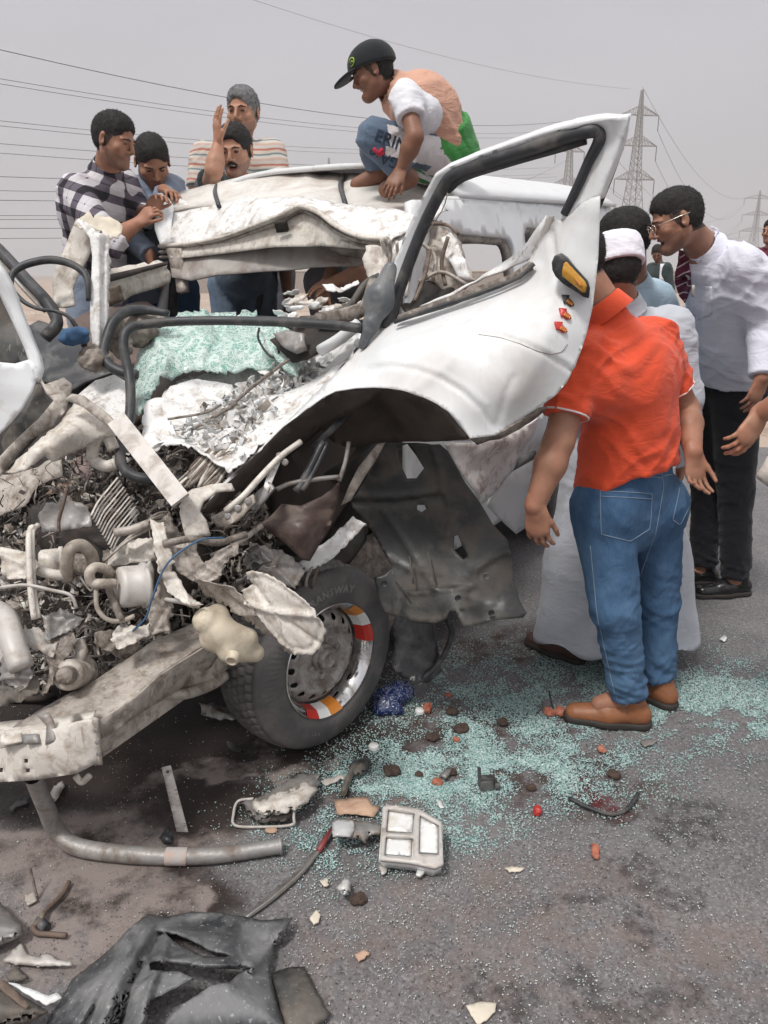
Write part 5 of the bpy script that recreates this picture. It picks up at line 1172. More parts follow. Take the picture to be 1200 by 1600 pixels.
sheet('roof_edge_skin', [(241, 330, 3.74), (246, 302, 3.86), (270, 300, 3.82), (300, 322, 3.62), (350, 316, 3.48), (430, 308, 3.28), (500, 312, 3.1), (560, 318, 2.98), (620, 325, 2.88), (650, 335, 2.80), (648, 352, 2.76), (610, 372, 2.72), (560, 368, 2.78), (528, 352, 2.86), (500, 330, 2.94), (472, 322, 3.0), (440, 335, 3.02), (400, 352, 3.12), (340, 372, 3.28), (285, 383, 3.42), (252, 384, 3.52)],
      m_whitec, van, ctrl=[(320, 345, 3.44), (580, 345, 2.84), (420, 325, 3.1)], step=6, th=.004, nz=(.015, 5), seed=22, jag=1.2)
# doubled folded lips
for i, (dy, off, mt, r0) in enumerate(((0, 0, m_cream, .010), (9, .03, m_creamd, .008), (17, .05, m_creamd, .007))):
    pts = [(252, 385 + dy, 3.50), (300, 381 + dy, 3.38), (350, 371 + dy, 3.24), (400, 353 + dy, 3.10), (440, 337 + dy, 3.0), (470, 323 + dy * .6, 2.98), (500, 333 + dy, 2.92), (530, 355 + dy, 2.84), (565, 370 + dy * .8, 2.76), (605, 374 + dy * .8, 2.71)]
    tube('roof_lip', [(a, b_, c + off) for a, b_, c in pts], r0, mt, van, n=6, flat=2.2, up=(0, 1, 0))
sheet('header_panel', [(258, 388, 3.48), (340, 378, 3.28), (400, 360, 3.13), (445, 343, 3.03), (475, 332, 2.99), (505, 345, 2.93), (540, 366, 2.85), (595, 380, 2.74), (570, 390, 2.80), (500, 384, 2.92), (430, 386, 3.02), (360, 394, 3.2), (300, 402, 3.36), (268, 404, 3.42)], m_cream, van, step=7, th=.005, nz=(.010, 5), seed=24)
sheet('roof_lining', [(262, 388, 3.52), (340, 384, 3.36), (420, 366, 3.2), (500, 362, 3.1), (560, 378, 2.98), (598, 384, 2.82), (596, 404, 2.82), (560, 414, 2.90), (480, 420, 3.02), (400, 424, 3.12), (340, 430, 3.22), (300, 440, 3.32), (272, 436, 3.38)], m_lining, van, ctrl=[(430, 396, 3.1)], step=7, th=.006, nz=(.020, 3.5), seed=25, smooth=True)
sheet('sun_visor_bracket', [(428, 348, 2.98), (446, 345, 2.96), (450, 362, 2.98), (432, 364, 3.0)], m_dark, van, step=6, th=.012)
sheet('torn_lining', [(500, 372, 2.98), (560, 378, 2.86), (600, 390, 2.78), (585, 408, 2.84), (540, 398, 2.95), (505, 385, 3.0)], m_lining, van, step=8, th=.004, nz=(.02, 9), seed=26)
sheet('corner_pillar_stub', [(258, 385, 3.46), (282, 388, 3.40), (284, 430, 3.36), (288, 455, 3.34), (276, 456, 3.36), (272, 430, 3.4)], m_creamd, van, step=8, th=.03, nz=(.01, 14), seed=27)
sheet('roof_corner_sheet', [(238, 304, 3.78), (258, 300, 3.76), (270, 320, 3.66), (268, 380, 3.50), (252, 386, 3.50), (243, 360, 3.6)], m_white, van, step=8, th=.004, nz=(.012, 7), seed=28, smooth=True)
# crumpled near-side front corner of the roof
sheet('roof_corner_crumple', [(640, 325, 2.90), (690, 318, 3.0), (700, 330, 2.98), (668, 350, 2.88), (655, 380, 2.78), (640, 420, 2.72), (622, 440, 2.70), (604, 410, 2.72), (600, 380, 2.74), (612, 360, 2.76)], m_whitec, van, step=6, th=.004, nz=(.030, 16), seed=31, jag=1.5)
sheet('torn_pillar', [(572, 385, 2.72), (600, 382, 2.70), (606, 410, 2.68), (592, 440, 2.66), (578, 440, 2.68), (568, 410, 2.7)], m_cream, van, step=6, th=.006, nz=(.016, 18), seed=32, jag=1.2)
for k in range(5):
    tube('torn_strand', [(596 + k * 12, 372 + k * 3, 2.68), (600 + k * 10, 400, 2.7), (590 + k * 11, 440 + k * 6, 2.66)], .006, m_creamd if k % 2 else m_cream, van, n=5, flat=1.8)
# collapsed B-pillar and torn seat metal seen through the raised frame
sheet('crumpled_pillar', [(655, 352, 2.95), (690, 345, 2.98), (720, 372, 2.9), (728, 410, 2.85), (742, 440, 2.8), (720, 450, 2.8), (690, 455, 2.8), (668, 440, 2.82), (652, 410, 2.86), (648, 380, 2.9)], m_creamd, van, step=6, th=.005, nz=(.045, 13), seed=33, jag=1.5)
sheet('crumpled_pillar', [(690, 372, 2.82), (708, 362, 2.82), (722, 392, 2.78), (732, 420, 2.74), (744, 440, 2.72), (718, 436, 2.74), (704, 410, 2.76), (696, 400, 2.78)], m_whitec, van, step=6, th=.004, nz=(.03, 16), seed=34, jag=1.2)
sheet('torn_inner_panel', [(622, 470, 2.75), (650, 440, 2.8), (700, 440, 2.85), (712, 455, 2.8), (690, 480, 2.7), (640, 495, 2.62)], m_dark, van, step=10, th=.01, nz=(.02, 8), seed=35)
for k, pp in enumerate(([(655, 360, 2.8), (672, 350, 2.82), (700, 352, 2.82), (716, 366, 2.8)], [(660, 380, 2.8), (680, 402, 2.78), (676, 440, 2.74)], [(700, 370, 2.76), (690, 410, 2.74), (696, 446, 2.72)], [(655, 440, 2.7), (690, 425, 2.72), (730, 445, 2.7)], [(648, 470, 2.66), (664, 430, 2.7), (672, 390, 2.74)])): tube('bent_rod', pp, .007, m_creamd if k % 2 else m_rust, van, n=6)
# --- lifted front door with its window frame (near side)
door = sheet('door_skin', [(318, 794, 1.97), (345, 762, 2.0), (380, 729, 2.02), (412, 697, 2.04), (444, 666, 2.06), (480, 638, 2.07), (505, 620, 2.07), (524, 611, 2.07), (555, 606, 2.05), (583, 605, 2.02), (605, 606, 1.99), (625, 609, 1.97), (645, 614, 1.95), (665, 622, 1.93), (683, 631, 1.92), (700, 642, 1.90), (718, 660, 1.89), (735, 685, 1.88),
              (756, 683, 1.89), (775, 680, 1.90), (800, 663, 1.92), (835, 641, 1.93), (868, 618, 1.94), (885, 598, 1.95), (895, 580, 1.95), (908, 548, 1.96), (917, 520, 1.96), (926, 480, 1.97), (931, 440, 1.97), (935, 400, 1.98), (937, 350, 1.98), (938, 306, 1.98), (925, 309, 1.99), (908, 318, 2.0), (893, 334, 2.03), (878, 345, 2.07),
              (868, 342, 2.10), (856, 346, 2.12), (850, 362, 2.13), (838, 385, 2.14), (828, 404, 2.15), (812, 424, 2.15), (790, 437, 2.16), (745, 457, 2.17), (700, 473, 2.18), (655, 490, 2.2), (610, 505, 2.22), (582, 519, 2.24), (566, 538, 2.24), (552, 556, 2.22), (528, 580, 2.18), (500, 607, 2.15), (462, 645, 2.13), (420, 686, 2.10), (380, 723, 2.07), (340, 762, 2.02)],
             m_door, van, ctrl=[(600, 560, 2.06), (700, 540, 1.98), (700, 600, 1.93), (760, 560, 1.92), (830, 540, 1.90), (800, 620, 1.89), (850, 470, 1.99), (760, 480, 2.06), (660, 525, 2.08), (740, 640, 1.89), (890, 420, 1.99), (900, 360, 2.0), (870, 380, 2.05)], step=4.6, th=.003, nz=(.0022, 3), seed=41, smooth=True,
             creases=[([(500, 612), (540, 590), (575, 577), (612, 571), (650, 577), (690, 592), (722, 612), (752, 640), (768, 664)], -.0045, 3.5), ([(505, 606), (540, 583), (576, 569), (612, 563), (652, 568), (692, 583), (728, 604), (760, 632)], .0022, 4),
                      ([(640, 540), (690, 524), (735, 519), (775, 522), (820, 537), (865, 561), (900, 585)], -.0042, 3.5), ([(640, 532), (690, 516), (735, 511), (778, 514), (824, 529), (870, 553), (905, 575)], .0022, 4),
                      ([(560, 560), (640, 540), (735, 512), (800, 455), (838, 420)], .005, 9), ([(735, 512), (700, 570), (655, 605)], .004, 8), ([(860, 360), (864, 395), (872, 440)], -.008, 5), ([(788, 655), (812, 610), (845, 560), (860, 500)], .003, 12), ([(775, 668), (792, 612), (802, 590)], -.004, 5), ([(850, 500), (880, 470), (915, 455)], -.004, 14)])
door['label'] = 'white lifted door skin with a wheel arch and raised character lines'
sheet('door_inner_flange', [(314, 797, 1.965), (345, 764, 2.0), (380, 731, 2.02), (444, 668, 2.06), (480, 640, 2.07), (524, 613, 2.07), (583, 607, 2.03), (600, 608, 2.02), (560, 640, 2.10), (500, 668, 2.14), (450, 710, 2.12), (400, 745, 2.08), (350, 790, 2.02), (330, 803, 1.99), (318, 803, 1.97)], m_brownd, van, step=9, th=.003, nz=(.004, 10), seed=42)
sheet('arch_underside', [(524, 613, 2.075), (555, 608, 2.055), (583, 607, 2.03), (625, 611, 1.98), (665, 624, 1.94), (700, 644, 1.91), (733, 686, 1.89), (700, 690, 2.0), (640, 690, 2.15), (590, 692, 2.25), (545, 700, 2.30), (520, 690, 2.30), (500, 670, 2.25)], m_brownd, van, ctrl=[(600, 650, 2.22), (660, 665, 2.08)], step=9, th=.003, nz=(.006, 9), seed=43, smooth=True)
sheet('arch_edge_strip', [(735, 687, 1.885), (775, 682, 1.90), (802, 664, 1.92), (842, 640, 1.93), (855, 636, 1.97), (840, 652, 1.98), (812, 672, 1.96), (780, 686, 1.93), (745, 693, 1.93)], m_creamd2, van, step=7, th=.005, nz=(.006, 18), seed=44)
sheet('arch_pale_strip', [(622, 686, 2.20), (660, 680, 2.14), (700, 681, 2.06), (735, 688, 1.93), (700, 689, 2.07), (655, 690, 2.17)], m_creamd, van, step=6, th=.003)
sheet('inner_curved_panel', [(602, 692, 2.2), (590, 694, 2.2), (560, 730, 2.2), (545, 760, 2.2), (533, 790, 2.2), (548, 782, 2.2), (570, 745, 2.2), (590, 715, 2.2)], m_creamd, van, step=7, th=.004, nz=(.003, 12), seed=45)
# inner door structure and pocket
hs_('door_inner', [(420, 745, .10), (450, 715, .12), (500, 672, .2), (560, 650, .3), (620, 680, .5), (600, 720, .4), (540, 790, .25), (500, 850, .2), (430, 830, .12)], m_brownd, .05, step=12, th=.01, nz=(.012, 9), seed=46)
sheet('door_pocket', [(404, 820, 2.04), (428, 800, 2.05), (440, 787, 2.06), (470, 790, 2.05), (505, 775, 2.08), (532, 752, 2.12), (528, 790, 2.10), (515, 825, 2.08), (484, 876, 2.04), (472, 874, 2.03), (440, 845, 2.03)], m_brown, van, ctrl=[(470, 830, 2.00)], step=8, th=.006, nz=(.004, 10), seed=47, smooth=True, creases=[([(420, 806), (470, 806), (530, 790)], -.008, 5)])
for a_, b_, r_ in (([(505, 690, 2.12), (480, 740, 2.08), (462, 768, 2.06)], None, .011), ([(512, 692, 2.12), (490, 738, 2.08), (472, 766, 2.06)], None, .008), ([(545, 690, 2.16), (540, 720, 2.14), (530, 752, 2.12)], None, .007), ([(490, 700, 2.14), (550, 640, 2.2)], None, .01), ([(432, 765, 2.05), (455, 755, 2.06), (500, 748, 2.08), (530, 745, 2.1)], None, .007)): tube('window_channel', a_, r_, m_black if r_ > .007 else m_steel, van, n=6)
sheet('latch_plate', [(388, 790, 2.0), (402, 768, 2.0), (420, 752, 2.0), (428, 762, 1.99), (412, 782, 1.98), (398, 798, 1.98)], m_steel, van, step=5, th=.012, nz=(.004, 40), seed=48)
sheet('hinge_bracket', [(330, 808, 1.97), (352, 796, 1.96), (372, 786, 1.96), (395, 772, 1.96), (398, 784, 1.95), (380, 806, 1.94), (355, 822, 1.94), (338, 824, 1.95)], m_creamd, van, step=6, th=.010, nz=(.006, 25), seed=49)
for (u, v) in ((356, 806), (372, 794), (388, 783), (437, 712), (445, 722)):
    mb = MB(); mb.lathe(P(u, v, 1.95 if u < 400 else 2.04), (0, -1, .2), [(.010, -.008), (.010, .004), (.006, .006), (.0001, .006)], 8); mb.build('bolt', m_steel, van)
tube('door_hinge_rod', [(352, 798, 1.95), (380, 775, 1.96), (410, 742, 2.0), (440, 712, 2.04), (470, 690, 2.08)], .009, m_cream, van, n=6)
sheet('torn_white_flake', [(412, 760, 1.99), (420, 735, 2.02), (440, 718, 2.04), (430, 742, 2.02), (418, 770, 1.98)], m_whitec, van, step=5, th=.004, nz=(.006, 30), seed=50)
# window frame
fr_out = [(578, 521, 2.25), (590, 485, 2.28), (604, 440, 2.29), (622, 395, 2.28), (642, 345, 2.26), (662, 305, 2.23), (678, 276, 2.20), (700, 262, 2.17), (740, 246, 2.12), (800, 224, 2.06), (850, 208, 2.02), (900, 196, 1.97), (945, 187, 1.94), (986, 179, 1.92), (978, 205, 1.93), (962, 245, 1.95), (946, 285, 1.97), (938, 308, 1.98), (922, 314, 2.0), (905, 322, 2.02), (893, 336, 2.04), (876, 345, 2.07)]
fr_in = [(880, 332, 2.07), (890, 312, 2.05), (902, 285, 2.03), (918, 248, 2.01), (932, 220, 1.99), (934, 206, 1.985), (922, 203, 1.99), (880, 212, 2.02), (820, 232, 2.06), (760, 252, 2.12), (715, 270, 2.17), (696, 286, 2.2), (680, 315, 2.23), (660, 355, 2.26), (640, 405, 2.28), (622, 455, 2.28), (606, 500, 2.25), (596, 515, 2.24)]
sheet('window_frame', fr_out + fr_in, m_white, van, step=6, th=.02, nz=(.001, 8), seed=51, smooth=True)['label'] = 'white bent-up window frame'
tube('window_seal', [(598, 512, 2.22), (608, 495, 2.24), (624, 452, 2.27), (643, 400, 2.27), (662, 353, 2.25), (682, 312, 2.22), (698, 284, 2.19), (712, 272, 2.17), (730, 264, 2.15), (760, 254, 2.11), (820, 235, 2.05), (880, 215, 2.01), (915, 206, 1.98), (932, 205, 1.975), (937, 212, 1.975), (934, 225, 1.98), (920, 252, 2.0), (904, 288, 2.02), (892, 314, 2.04), (882, 334, 2.06)], [.019, .017, .016, .016, .017, .016, .012, .011], m_rubber, van, n=10, k=4)
tube('window_seal', [(700, 296, 2.22), (726, 276, 2.17), (800, 252, 2.09), (870, 232, 2.04), (916, 218, 2.01)], .012, m_rubber, van, n=8, k=4)
sheet('door_edge_seal', [(972, 212, 1.975), (982, 200, 1.975), (975, 232, 2.0), (958, 278, 2.02), (942, 318, 2.04), (936, 330, 2.04), (934, 306, 2.03), (946, 272, 2.01), (960, 240, 1.99)], m_rubber, van, step=7, th=.02, smooth=True)
F = Field(P(600, 465, 2.2) - .25, P(600, 465, 2.2) + .25, .006); F.cap(P(580, 506, 2.20), P(592, 470, 2.21), .020, .036, .03, (unit((.3, 1, .1)), .55)); F.cap(P(592, 470, 2.21), P(610, 420, 2.23), .036, .020, .03, (unit((.3, 1, .1)), .55)); F.cap(P(580, 506, 2.2), P(566, 540, 2.2), .02, .012, .02)
V, Q = F.mesh(); mk('mirror_mount', V, Q, M('grey_mirror_plastic', (.11, .12, .13), .4, var=.2, dirt=((.25, .24, .23), .3, 12)), van, smooth=True)
sheet('sill_seal', [(622, 492, 2.17), (660, 478, 2.15), (700, 464, 2.13), (760, 442, 2.12), (800, 428, 2.10), (828, 408, 2.10), (833, 418, 2.09), (812, 434, 2.09), (770, 452, 2.11), (700, 478, 2.12), (650, 494, 2.15), (618, 504, 2.18)], m_creamd2, van, step=6, th=.012, nz=(.003, 20), seed=52)
tube('sill_rubber', [(616, 503, 2.16), (660, 488, 2.14), (720, 468, 2.11), (780, 447, 2.09), (815, 430, 2.08), (834, 412, 2.08)], .007, m_rubber, van, n=6)
sheet('inner_door_sheet', [(655, 478, 2.25), (690, 462, 2.25), (740, 440, 2.24), (780, 412, 2.22), (815, 390, 2.2), (835, 360, 2.18), (852, 336, 2.16), (848, 370, 2.16), (832, 402, 2.17), (806, 412, 2.19), (760, 432, 2.2), (700, 462, 2.2)], m_whitec, van, step=6, th=.005, nz=(.008, 14), seed=53)
sheet('torn_white_edge', [(836, 392, 2.14), (846, 362, 2.12), (858, 338, 2.10), (866, 340, 2.10), (856, 366, 2.12), (846, 392, 2.13), (828, 412, 2.13)], m_cream, van, step=5, th=.012, nz=(.006, 25), seed=54)
tube('aerial', [(700, 300, 2.5), (690, 330, 2.52), (655, 385, 2.55), (640, 440, 2.6)], .0022, m_steel, van, n=4, k=3)
# amber side marker lamp and arrow reflectors
mk_ = sheet('marker_lamp', [(862, 410, 1.965), (866, 400, 1.96), (874, 397, 1.955), (884, 403, 1.95), (905, 425, 1.94), (918, 440, 1.935), (922, 452, 1.935), (920, 466, 1.94), (912, 464, 1.94), (900, 456, 1.945), (880, 444, 1.95), (868, 432, 1.96), (863, 422, 1.965)], m_black, van, step=6, th=.03, smooth=True)
mk_['label'] = 'black side lamp with a long amber lens'
o = sheet('lens', [(881, 411, 1.935), (885, 409, 1.933), (914, 439, 1.918), (917, 446, 1.917), (915, 457, 1.92), (910, 457, 1.921), (879, 432, 1.935), (878, 426, 1.936)], m_amber, mk_, step=4, th=.022, creases=[([(880, 420), (914, 448)], .004, 4)], smooth=True)
o.matrix_parent_inverse = (Matrix.Translation(van.location)).inverted() @ Matrix.Identity(4) if False else o.matrix_parent_inverse
sheet('lamp_rib', [(884, 422, 1.932), (887, 421, 1.931), (910, 446, 1.914), (908, 449, 1.915)], m_orange, van, step=4, th=.003)
for (u, v, mt, lb) in ((887, 469, m_black, 'black'), (883, 490, m_red, 'red'), (877, 511, m_red, 'red')):
    ar = [(-10, -9), (3, -8), (1, -4), (9, 3), (10, 8), (4, 9), (-3, 3), (-6, 4)]
    o = decal('arrow_reflector', [(u + a, v + b_) for a, b_ in ar], door, mt, van, off=.008, th=.010, step=3); o['label'] = lb + ' arrow-shaped reflector with an orange ribbed tail'
    for k in range(4): on_surface(o, interp(PP([(u - 2 + k * 2.6, v + 3.5 + k * 1.6, 1.9), (u + 2 + k * 2.2, v - 1.5 + k * 1.9, 1.9)]), 4), viewdir(P(u, v, 1.9)), .0022, m_orange, 'rib', o, .001)
# panel seam behind the arrows
on_surface(door, interp(PP([(u, v, 1.9) for u, v in ((745, 522), (780, 527), (812, 537), (840, 549), (862, 554), (880, 550), (888, 538))]), 30), viewdir(P(820, 540, 1.9)), .0011, m_creamd2, 'panel_seam', door, .0004)
# side of the body behind the door: crumpled sill corner
sheet('crumpled_sill', [(692, 692, 2.5), (740, 690, 2.55), (790, 682, 2.6), (842, 655, 2.7), (838, 668, 2.75), (800, 735, 2.72), (770, 772, 2.66), (752, 790, 2.60), (742, 770, 2.56), (722, 740, 2.52)], m_whitec, van, step=7, th=.004, nz=(.020, 9), seed=55)
sheet('sill_side', [(790, 690, 2.75), (850, 640, 2.95), (866, 700, 3.05), (860, 780, 3.05), (838, 815, 3.0), (806, 834, 2.9), (790, 820, 2.82), (760, 790, 2.7), (775, 750, 2.7)], m_white, van, step=9, th=.004, nz=(.006, 5), seed=56, smooth=True, creases=[([(775, 745), (840, 700)], -.010, 7)])
sheet('sill_trim', [(776, 736, 2.69), (800, 722, 2.74), (838, 704, 2.84), (838, 716, 2.84), (800, 737, 2.73), (778, 748, 2.68)], m_black, van, step=8, th=.012)
# black wheel-arch liner hanging down
m_linerp = M('scuffed_black_liner_plastic', (.030, .031, .031), .42, var=.4, vs=7, dirt=((.095, .083, .070), .5, 9), bm=.45, bs=30)
ln_ = sheet('arch_liner', [(600, 694, 2.28), (650, 692, 2.25), (688, 694, 2.23), (700, 705, 2.22), (728, 755, 2.22), (748, 782, 2.22), (770, 820, 2.20), (792, 842, 2.18), (800, 862, 2.16), (802, 905, 2.12), (812, 938, 2.10), (823, 958, 2.08), (818, 965, 2.08), (775, 968, 2.06), (722, 981, 2.05), (716, 966, 2.06), (712, 955, 2.08), (702, 954, 2.09), (696, 966, 2.09), (680, 974, 2.10), (640, 970, 2.14), (600, 958, 2.20), (592, 940, 2.22), (584, 902, 2.24), (600, 898, 2.24), (612, 886, 2.25), (596, 858, 2.28), (575, 820, 2.30), (550, 792, 2.30), (548, 785, 2.30), (580, 735, 2.30)],
      m_linerp, van, ctrl=[(680, 860, 2.24), (740, 880, 2.17), (660, 800, 2.26), (640, 920, 2.20), (760, 940, 2.12)], holes=[[(620, 700), (636, 694), (650, 712), (662, 732), (650, 748), (636, 748), (622, 720)], [(651, 789), (663, 789), (666, 796), (658, 801), (651, 797)], [(710, 838), (716, 836), (722, 852), (730, 868), (724, 874), (708, 858)]], step=5, th=.004, nz=(.009, 6), seed=57, smooth=True,
      creases=[([(548, 786), (620, 786), (690, 776)], -.012, 5), ([(552, 776), (620, 777), (692, 767)], .010, 5), ([(676, 696), (690, 740), (696, 776)], .010, 5), ([(640, 928), (690, 922), (735, 918)], .012, 3), ([(605, 870), (640, 890), (690, 895)], .006, 4), ([(740, 915), (745, 890), (790, 862)], .010, 5), ([(600, 800), (640, 860), (680, 920)], .005, 5), ([(700, 790), (720, 860)], .004, 6), ([(735, 930), (742, 905), (768, 880), (796, 872)], -.008, 6)])
ln_['label'] = 'scuffed black plastic wheel-arch liner hanging behind the wheel'
for (u, v) in ((716, 935), (768, 958), (600, 912), (760, 900)): mb = MB(); mb.lathe(P(u, v, 2.06), (.1, -1, .1), [(.010, -.002), (.008, .004), (.005, .002), (.0001, .002)], 10); mb.build('clip', m_black, van)
for a_, b_ in (((640, 870), (646, 912)), ((668, 862), (680, 908)), ((612, 894), (640, 936))): tube('liner_rib', [(a_[0], a_[1], 2.21), (b_[0], b_[1], 2.16)], .003, m_blackd, van, n=4, k=1)
sheet('mud_flap', [(606, 960, 2.42), (680, 972, 2.40), (684, 1010, 2.36), (690, 1050, 2.34), (668, 1068, 2.32), (628, 1060, 2.34), (612, 1040, 2.36), (612, 1000, 2.4)], m_black, van, step=9, th=.012, nz=(.012, 9), seed=58, smooth=True)
tube('torn_hose', [(700, 970, 2.3), (706, 990, 2.32), (690, 1030, 2.33), (660, 1062, 2.3)], .010, m_rubber, van)
hs_('inner_wing', [(515, 890, .3), (560, 850, .35), (600, 830, .45), (640, 880, .5), (620, 960, .55), (600, 1010, .55), (540, 960, .4)], m_creamd2, .1, step=12, th=.01, nz=(.012, 8), seed=59)
sheet('white_strut', [(466, 882, 2.10), (520, 838, 2.14), (552, 806, 2.18), (572, 818, 2.17), (560, 832, 2.16), (520, 872, 2.12), (500, 884, 2.1), (480, 893, 2.09)], m_whitec, van, step=6, th=.02, nz=(.010, 20), seed=60, jag=1.5)
for k in range(4): tube('torn_cable', [(468 + 10 * k, 885, 2.1), (455 + 12 * k, 905, 2.08), (462 + 8 * k, 925, 2.12)], .005, m_rust if k % 2 else m_creamd, van, n=5)

# --- windscreen, rubber surrounds, dashboard top
def glassmat():
    m, t, b = nodes('crazed_green_glass'); n = noise_n(t, 4, 4); base = mixc(t, n, (.09, .30, .25), (.24, .52, .44))
    base = mixc(t, ramp(t, noise_n(t, 11, 5, .6), [(.45, 0.), (.62, .8)]), base, (.40, .55, .50)); g_ = t.nodes.new('ShaderNodeNewGeometry'); k = None
    dn_ = t.nodes.new('ShaderNodeTexNoise'); dn_.inputs['Scale'].default_value = 30; t.links.new(g_.outputs['Position'], dn_.inputs[0])
    mx_ = t.nodes.new('ShaderNodeMixRGB'); mx_.inputs[0].default_value = .06; t.links.new(g_.outputs['Position'], mx_.inputs[1]); t.links.new(dn_.outputs['Color'], mx_.inputs[2])
    for sc_ in (20, 48, 95):
        v = t.nodes.new('ShaderNodeTexVoronoi'); v.feature = 'DISTANCE_TO_EDGE'; v.inputs['Scale'].default_value = sc_; t.links.new(mx_.outputs[0], v.inputs['Vector'])
        e_ = ramp(t, v.outputs['Distance'], [(0, 1.), (.035, .7), (.09, 0.)]); k = e_ if k is None else mathn(t, 'MAXIMUM', k, e_)
    o = mixc(t, k, base, (.74, .84, .80)); t.links.new(o, b.inputs['Base Color']); t.links.new(mixc(t, k, (.22,) * 3, (.6,) * 3), b.inputs['Roughness']); b.inputs['Transmission Weight'].default_value = .12
    bump(t, b, k, .5, .003); return m
m_crazed = glassmat()
sheet('windscreen', [(208, 640, 2.45), (204, 610, 2.5), (206, 580, 2.55), (212, 552, 2.62), (228, 532, 2.68), (240, 512, 2.75), (262, 500, 2.82), (285, 490, 2.88), (322, 486, 2.95), (352, 490, 2.95), (385, 490, 2.95), (420, 497, 2.9), (442, 505, 2.82), (456, 520, 2.72), (462, 545, 2.62), (458, 560, 2.56), (435, 566, 2.55), (400, 572, 2.52), (385, 570, 2.55), (370, 578, 2.5), (335, 580, 2.5), (318, 576, 2.5), (285, 578, 2.5), (270, 590, 2.48), (250, 588, 2.46), (240, 602, 2.44), (226, 632, 2.42), (216, 650, 2.42)],
      m_crazed, van, ctrl=[(300, 530, 2.62), (380, 530, 2.64), (340, 510, 2.78), (250, 560, 2.52), (430, 540, 2.6)], step=5, th=.006, nz=(.030, 5), seed=61, jag=1.8, smooth=True, creases=[([(330, 490), (345, 520), (325, 560)], -.02, 5), ([(240, 520), (262, 560), (250, 590)], .02, 9)])['label'] = 'crazed pale green laminated windscreen draped over the dashboard'
sheet('windscreen_flap', [(405, 512, 2.6), (440, 508, 2.58), (462, 522, 2.54), (470, 556, 2.48), (464, 590, 2.42), (446, 578, 2.44), (430, 560, 2.5), (414, 545, 2.55)], m_crazed, van, step=5, th=.005, nz=(.015, 11), seed=62, smooth=True, jag=1.5)
tube('wire_loop', [(405, 512, 2.56), (404, 530, 2.55), (420, 555, 2.53), (436, 556, 2.52), (430, 530, 2.54)], .004, m_rubber, van, n=5)
tube('windscreen_rubber', [(566, 514, 2.20), (520, 508, 2.25), (450, 504, 2.3), (360, 501, 2.36), (280, 502, 2.36), (225, 507, 2.36), (204, 513, 2.34), (194, 526, 2.32), (194, 550, 2.3), (201, 580, 2.28), (204, 612, 2.24), (203, 650, 2.18), (198, 672, 2.15), (190, 692, 2.13), (188, 715, 2.1), (196, 735, 2.08), (216, 746, 2.06), (250, 750, 2.06), (300, 750, 2.1), (340, 748, 2.14)], [.013, .014, .014, .0145, .0145, .015, .015, .013], m_rubber, van, n=10, k=5)['label'] = 'long black rubber windscreen surround pulled out into a loop'
tube('windscreen_rubber', [(564, 508, 2.22), (480, 500, 2.3), (400, 496, 2.36)], .006, m_rubber, van, n=6)
tube('windscreen_rubber', [(264, 490, 2.6), (225, 484, 2.6), (195, 488, 2.56), (176, 505, 2.52), (166, 532, 2.48), (162, 552, 2.45), (170, 570, 2.42), (192, 582, 2.4), (216, 586, 2.4)], [.011, .017, .017, .016, .016, .017, .014], m_rubber, van, n=8)
sheet('front_skin_crumple', [(216, 700, 2.14), (222, 660, 2.24), (238, 628, 2.36), (262, 600, 2.50), (300, 584, 2.62), (350, 586, 2.64), (400, 578, 2.68), (436, 580, 2.66), (470, 562, 2.68), (500, 548, 2.66), (540, 520, 2.62), (566, 520, 2.56), (548, 560, 2.40), (520, 592, 2.28), (490, 622, 2.20), (455, 658, 2.14), (420, 692, 2.08), (382, 726, 2.02), (360, 742, 2.0), (330, 720, 2.06), (300, 705, 2.10), (260, 700, 2.12), (240, 712, 2.12)], m_whitec, van, step=4.5, th=.004, nz=(.040, 7), seed=63, jag=1.5)
sheet('front_skin_smooth', [(216, 708, 2.24), (228, 668, 2.30), (244, 632, 2.36), (266, 604, 2.42), (310, 592, 2.46), (362, 600, 2.44), (372, 628, 2.38), (330, 660, 2.34), (300, 672, 2.3), (262, 684, 2.25), (240, 694, 2.22)], m_whitec, van, step=6, th=.003, nz=(.022, 6), seed=64)
sheet('front_skin_smooth', [(120, 618, 2.44), (150, 596, 2.5), (180, 588, 2.5), (200, 600, 2.46), (206, 650, 2.36), (200, 672, 2.32), (182, 668, 2.3), (160, 648, 2.34), (130, 628, 2.42)], m_whitec, van, step=7, th=.003, nz=(.016, 9), seed=65)
# shredded white foil-like strips between windscreen and door
rs = np.random.RandomState(5)
def shred(nm, u, v, L1, W1, ang, Yq, mt, sd, amp=.012):
    ca, sa = math.cos(rad(ang)), math.sin(rad(ang)); q = [(-L1, -W1 * .5), (-L1 * .3, -W1), (L1 * .5, -W1 * .7), (L1, -W1 * .2), (L1 * .8, W1 * .6), (L1 * .1, W1), (-L1 * .7, W1 * .7)]
    return sheet(nm, [(u + a * ca - b_ * sa + rs.randn(), v + a * sa + b_ * ca + rs.randn(), Yq + rs.randn() * .02) for a, b_ in q], mt, van, step=max(3.2, L1 / 4), th=.0025, nz=(amp, 22), seed=sd, jag=.8)
for k in range(120):
    u = rs.uniform(330, 545); t_ = (u - 330) / 215; vmid = 700 - t_ * 170; v = vmid + rs.uniform(-62, 18) * (1 - .3 * t_)
    if v > 1290 - u * 1.25 + 30 and u > 400: v -= 20
    shred('torn_skin_strip', u, v, rs.uniform(7, 19), rs.uniform(2, 6), -48 + rs.randn() * 26, 2.02 + (735 - v) * .0034 + rs.uniform(-.05, .05), (m_whitec, m_white, m_white, m_whitec, m_cream)[k % 5], 200 + k, .009)
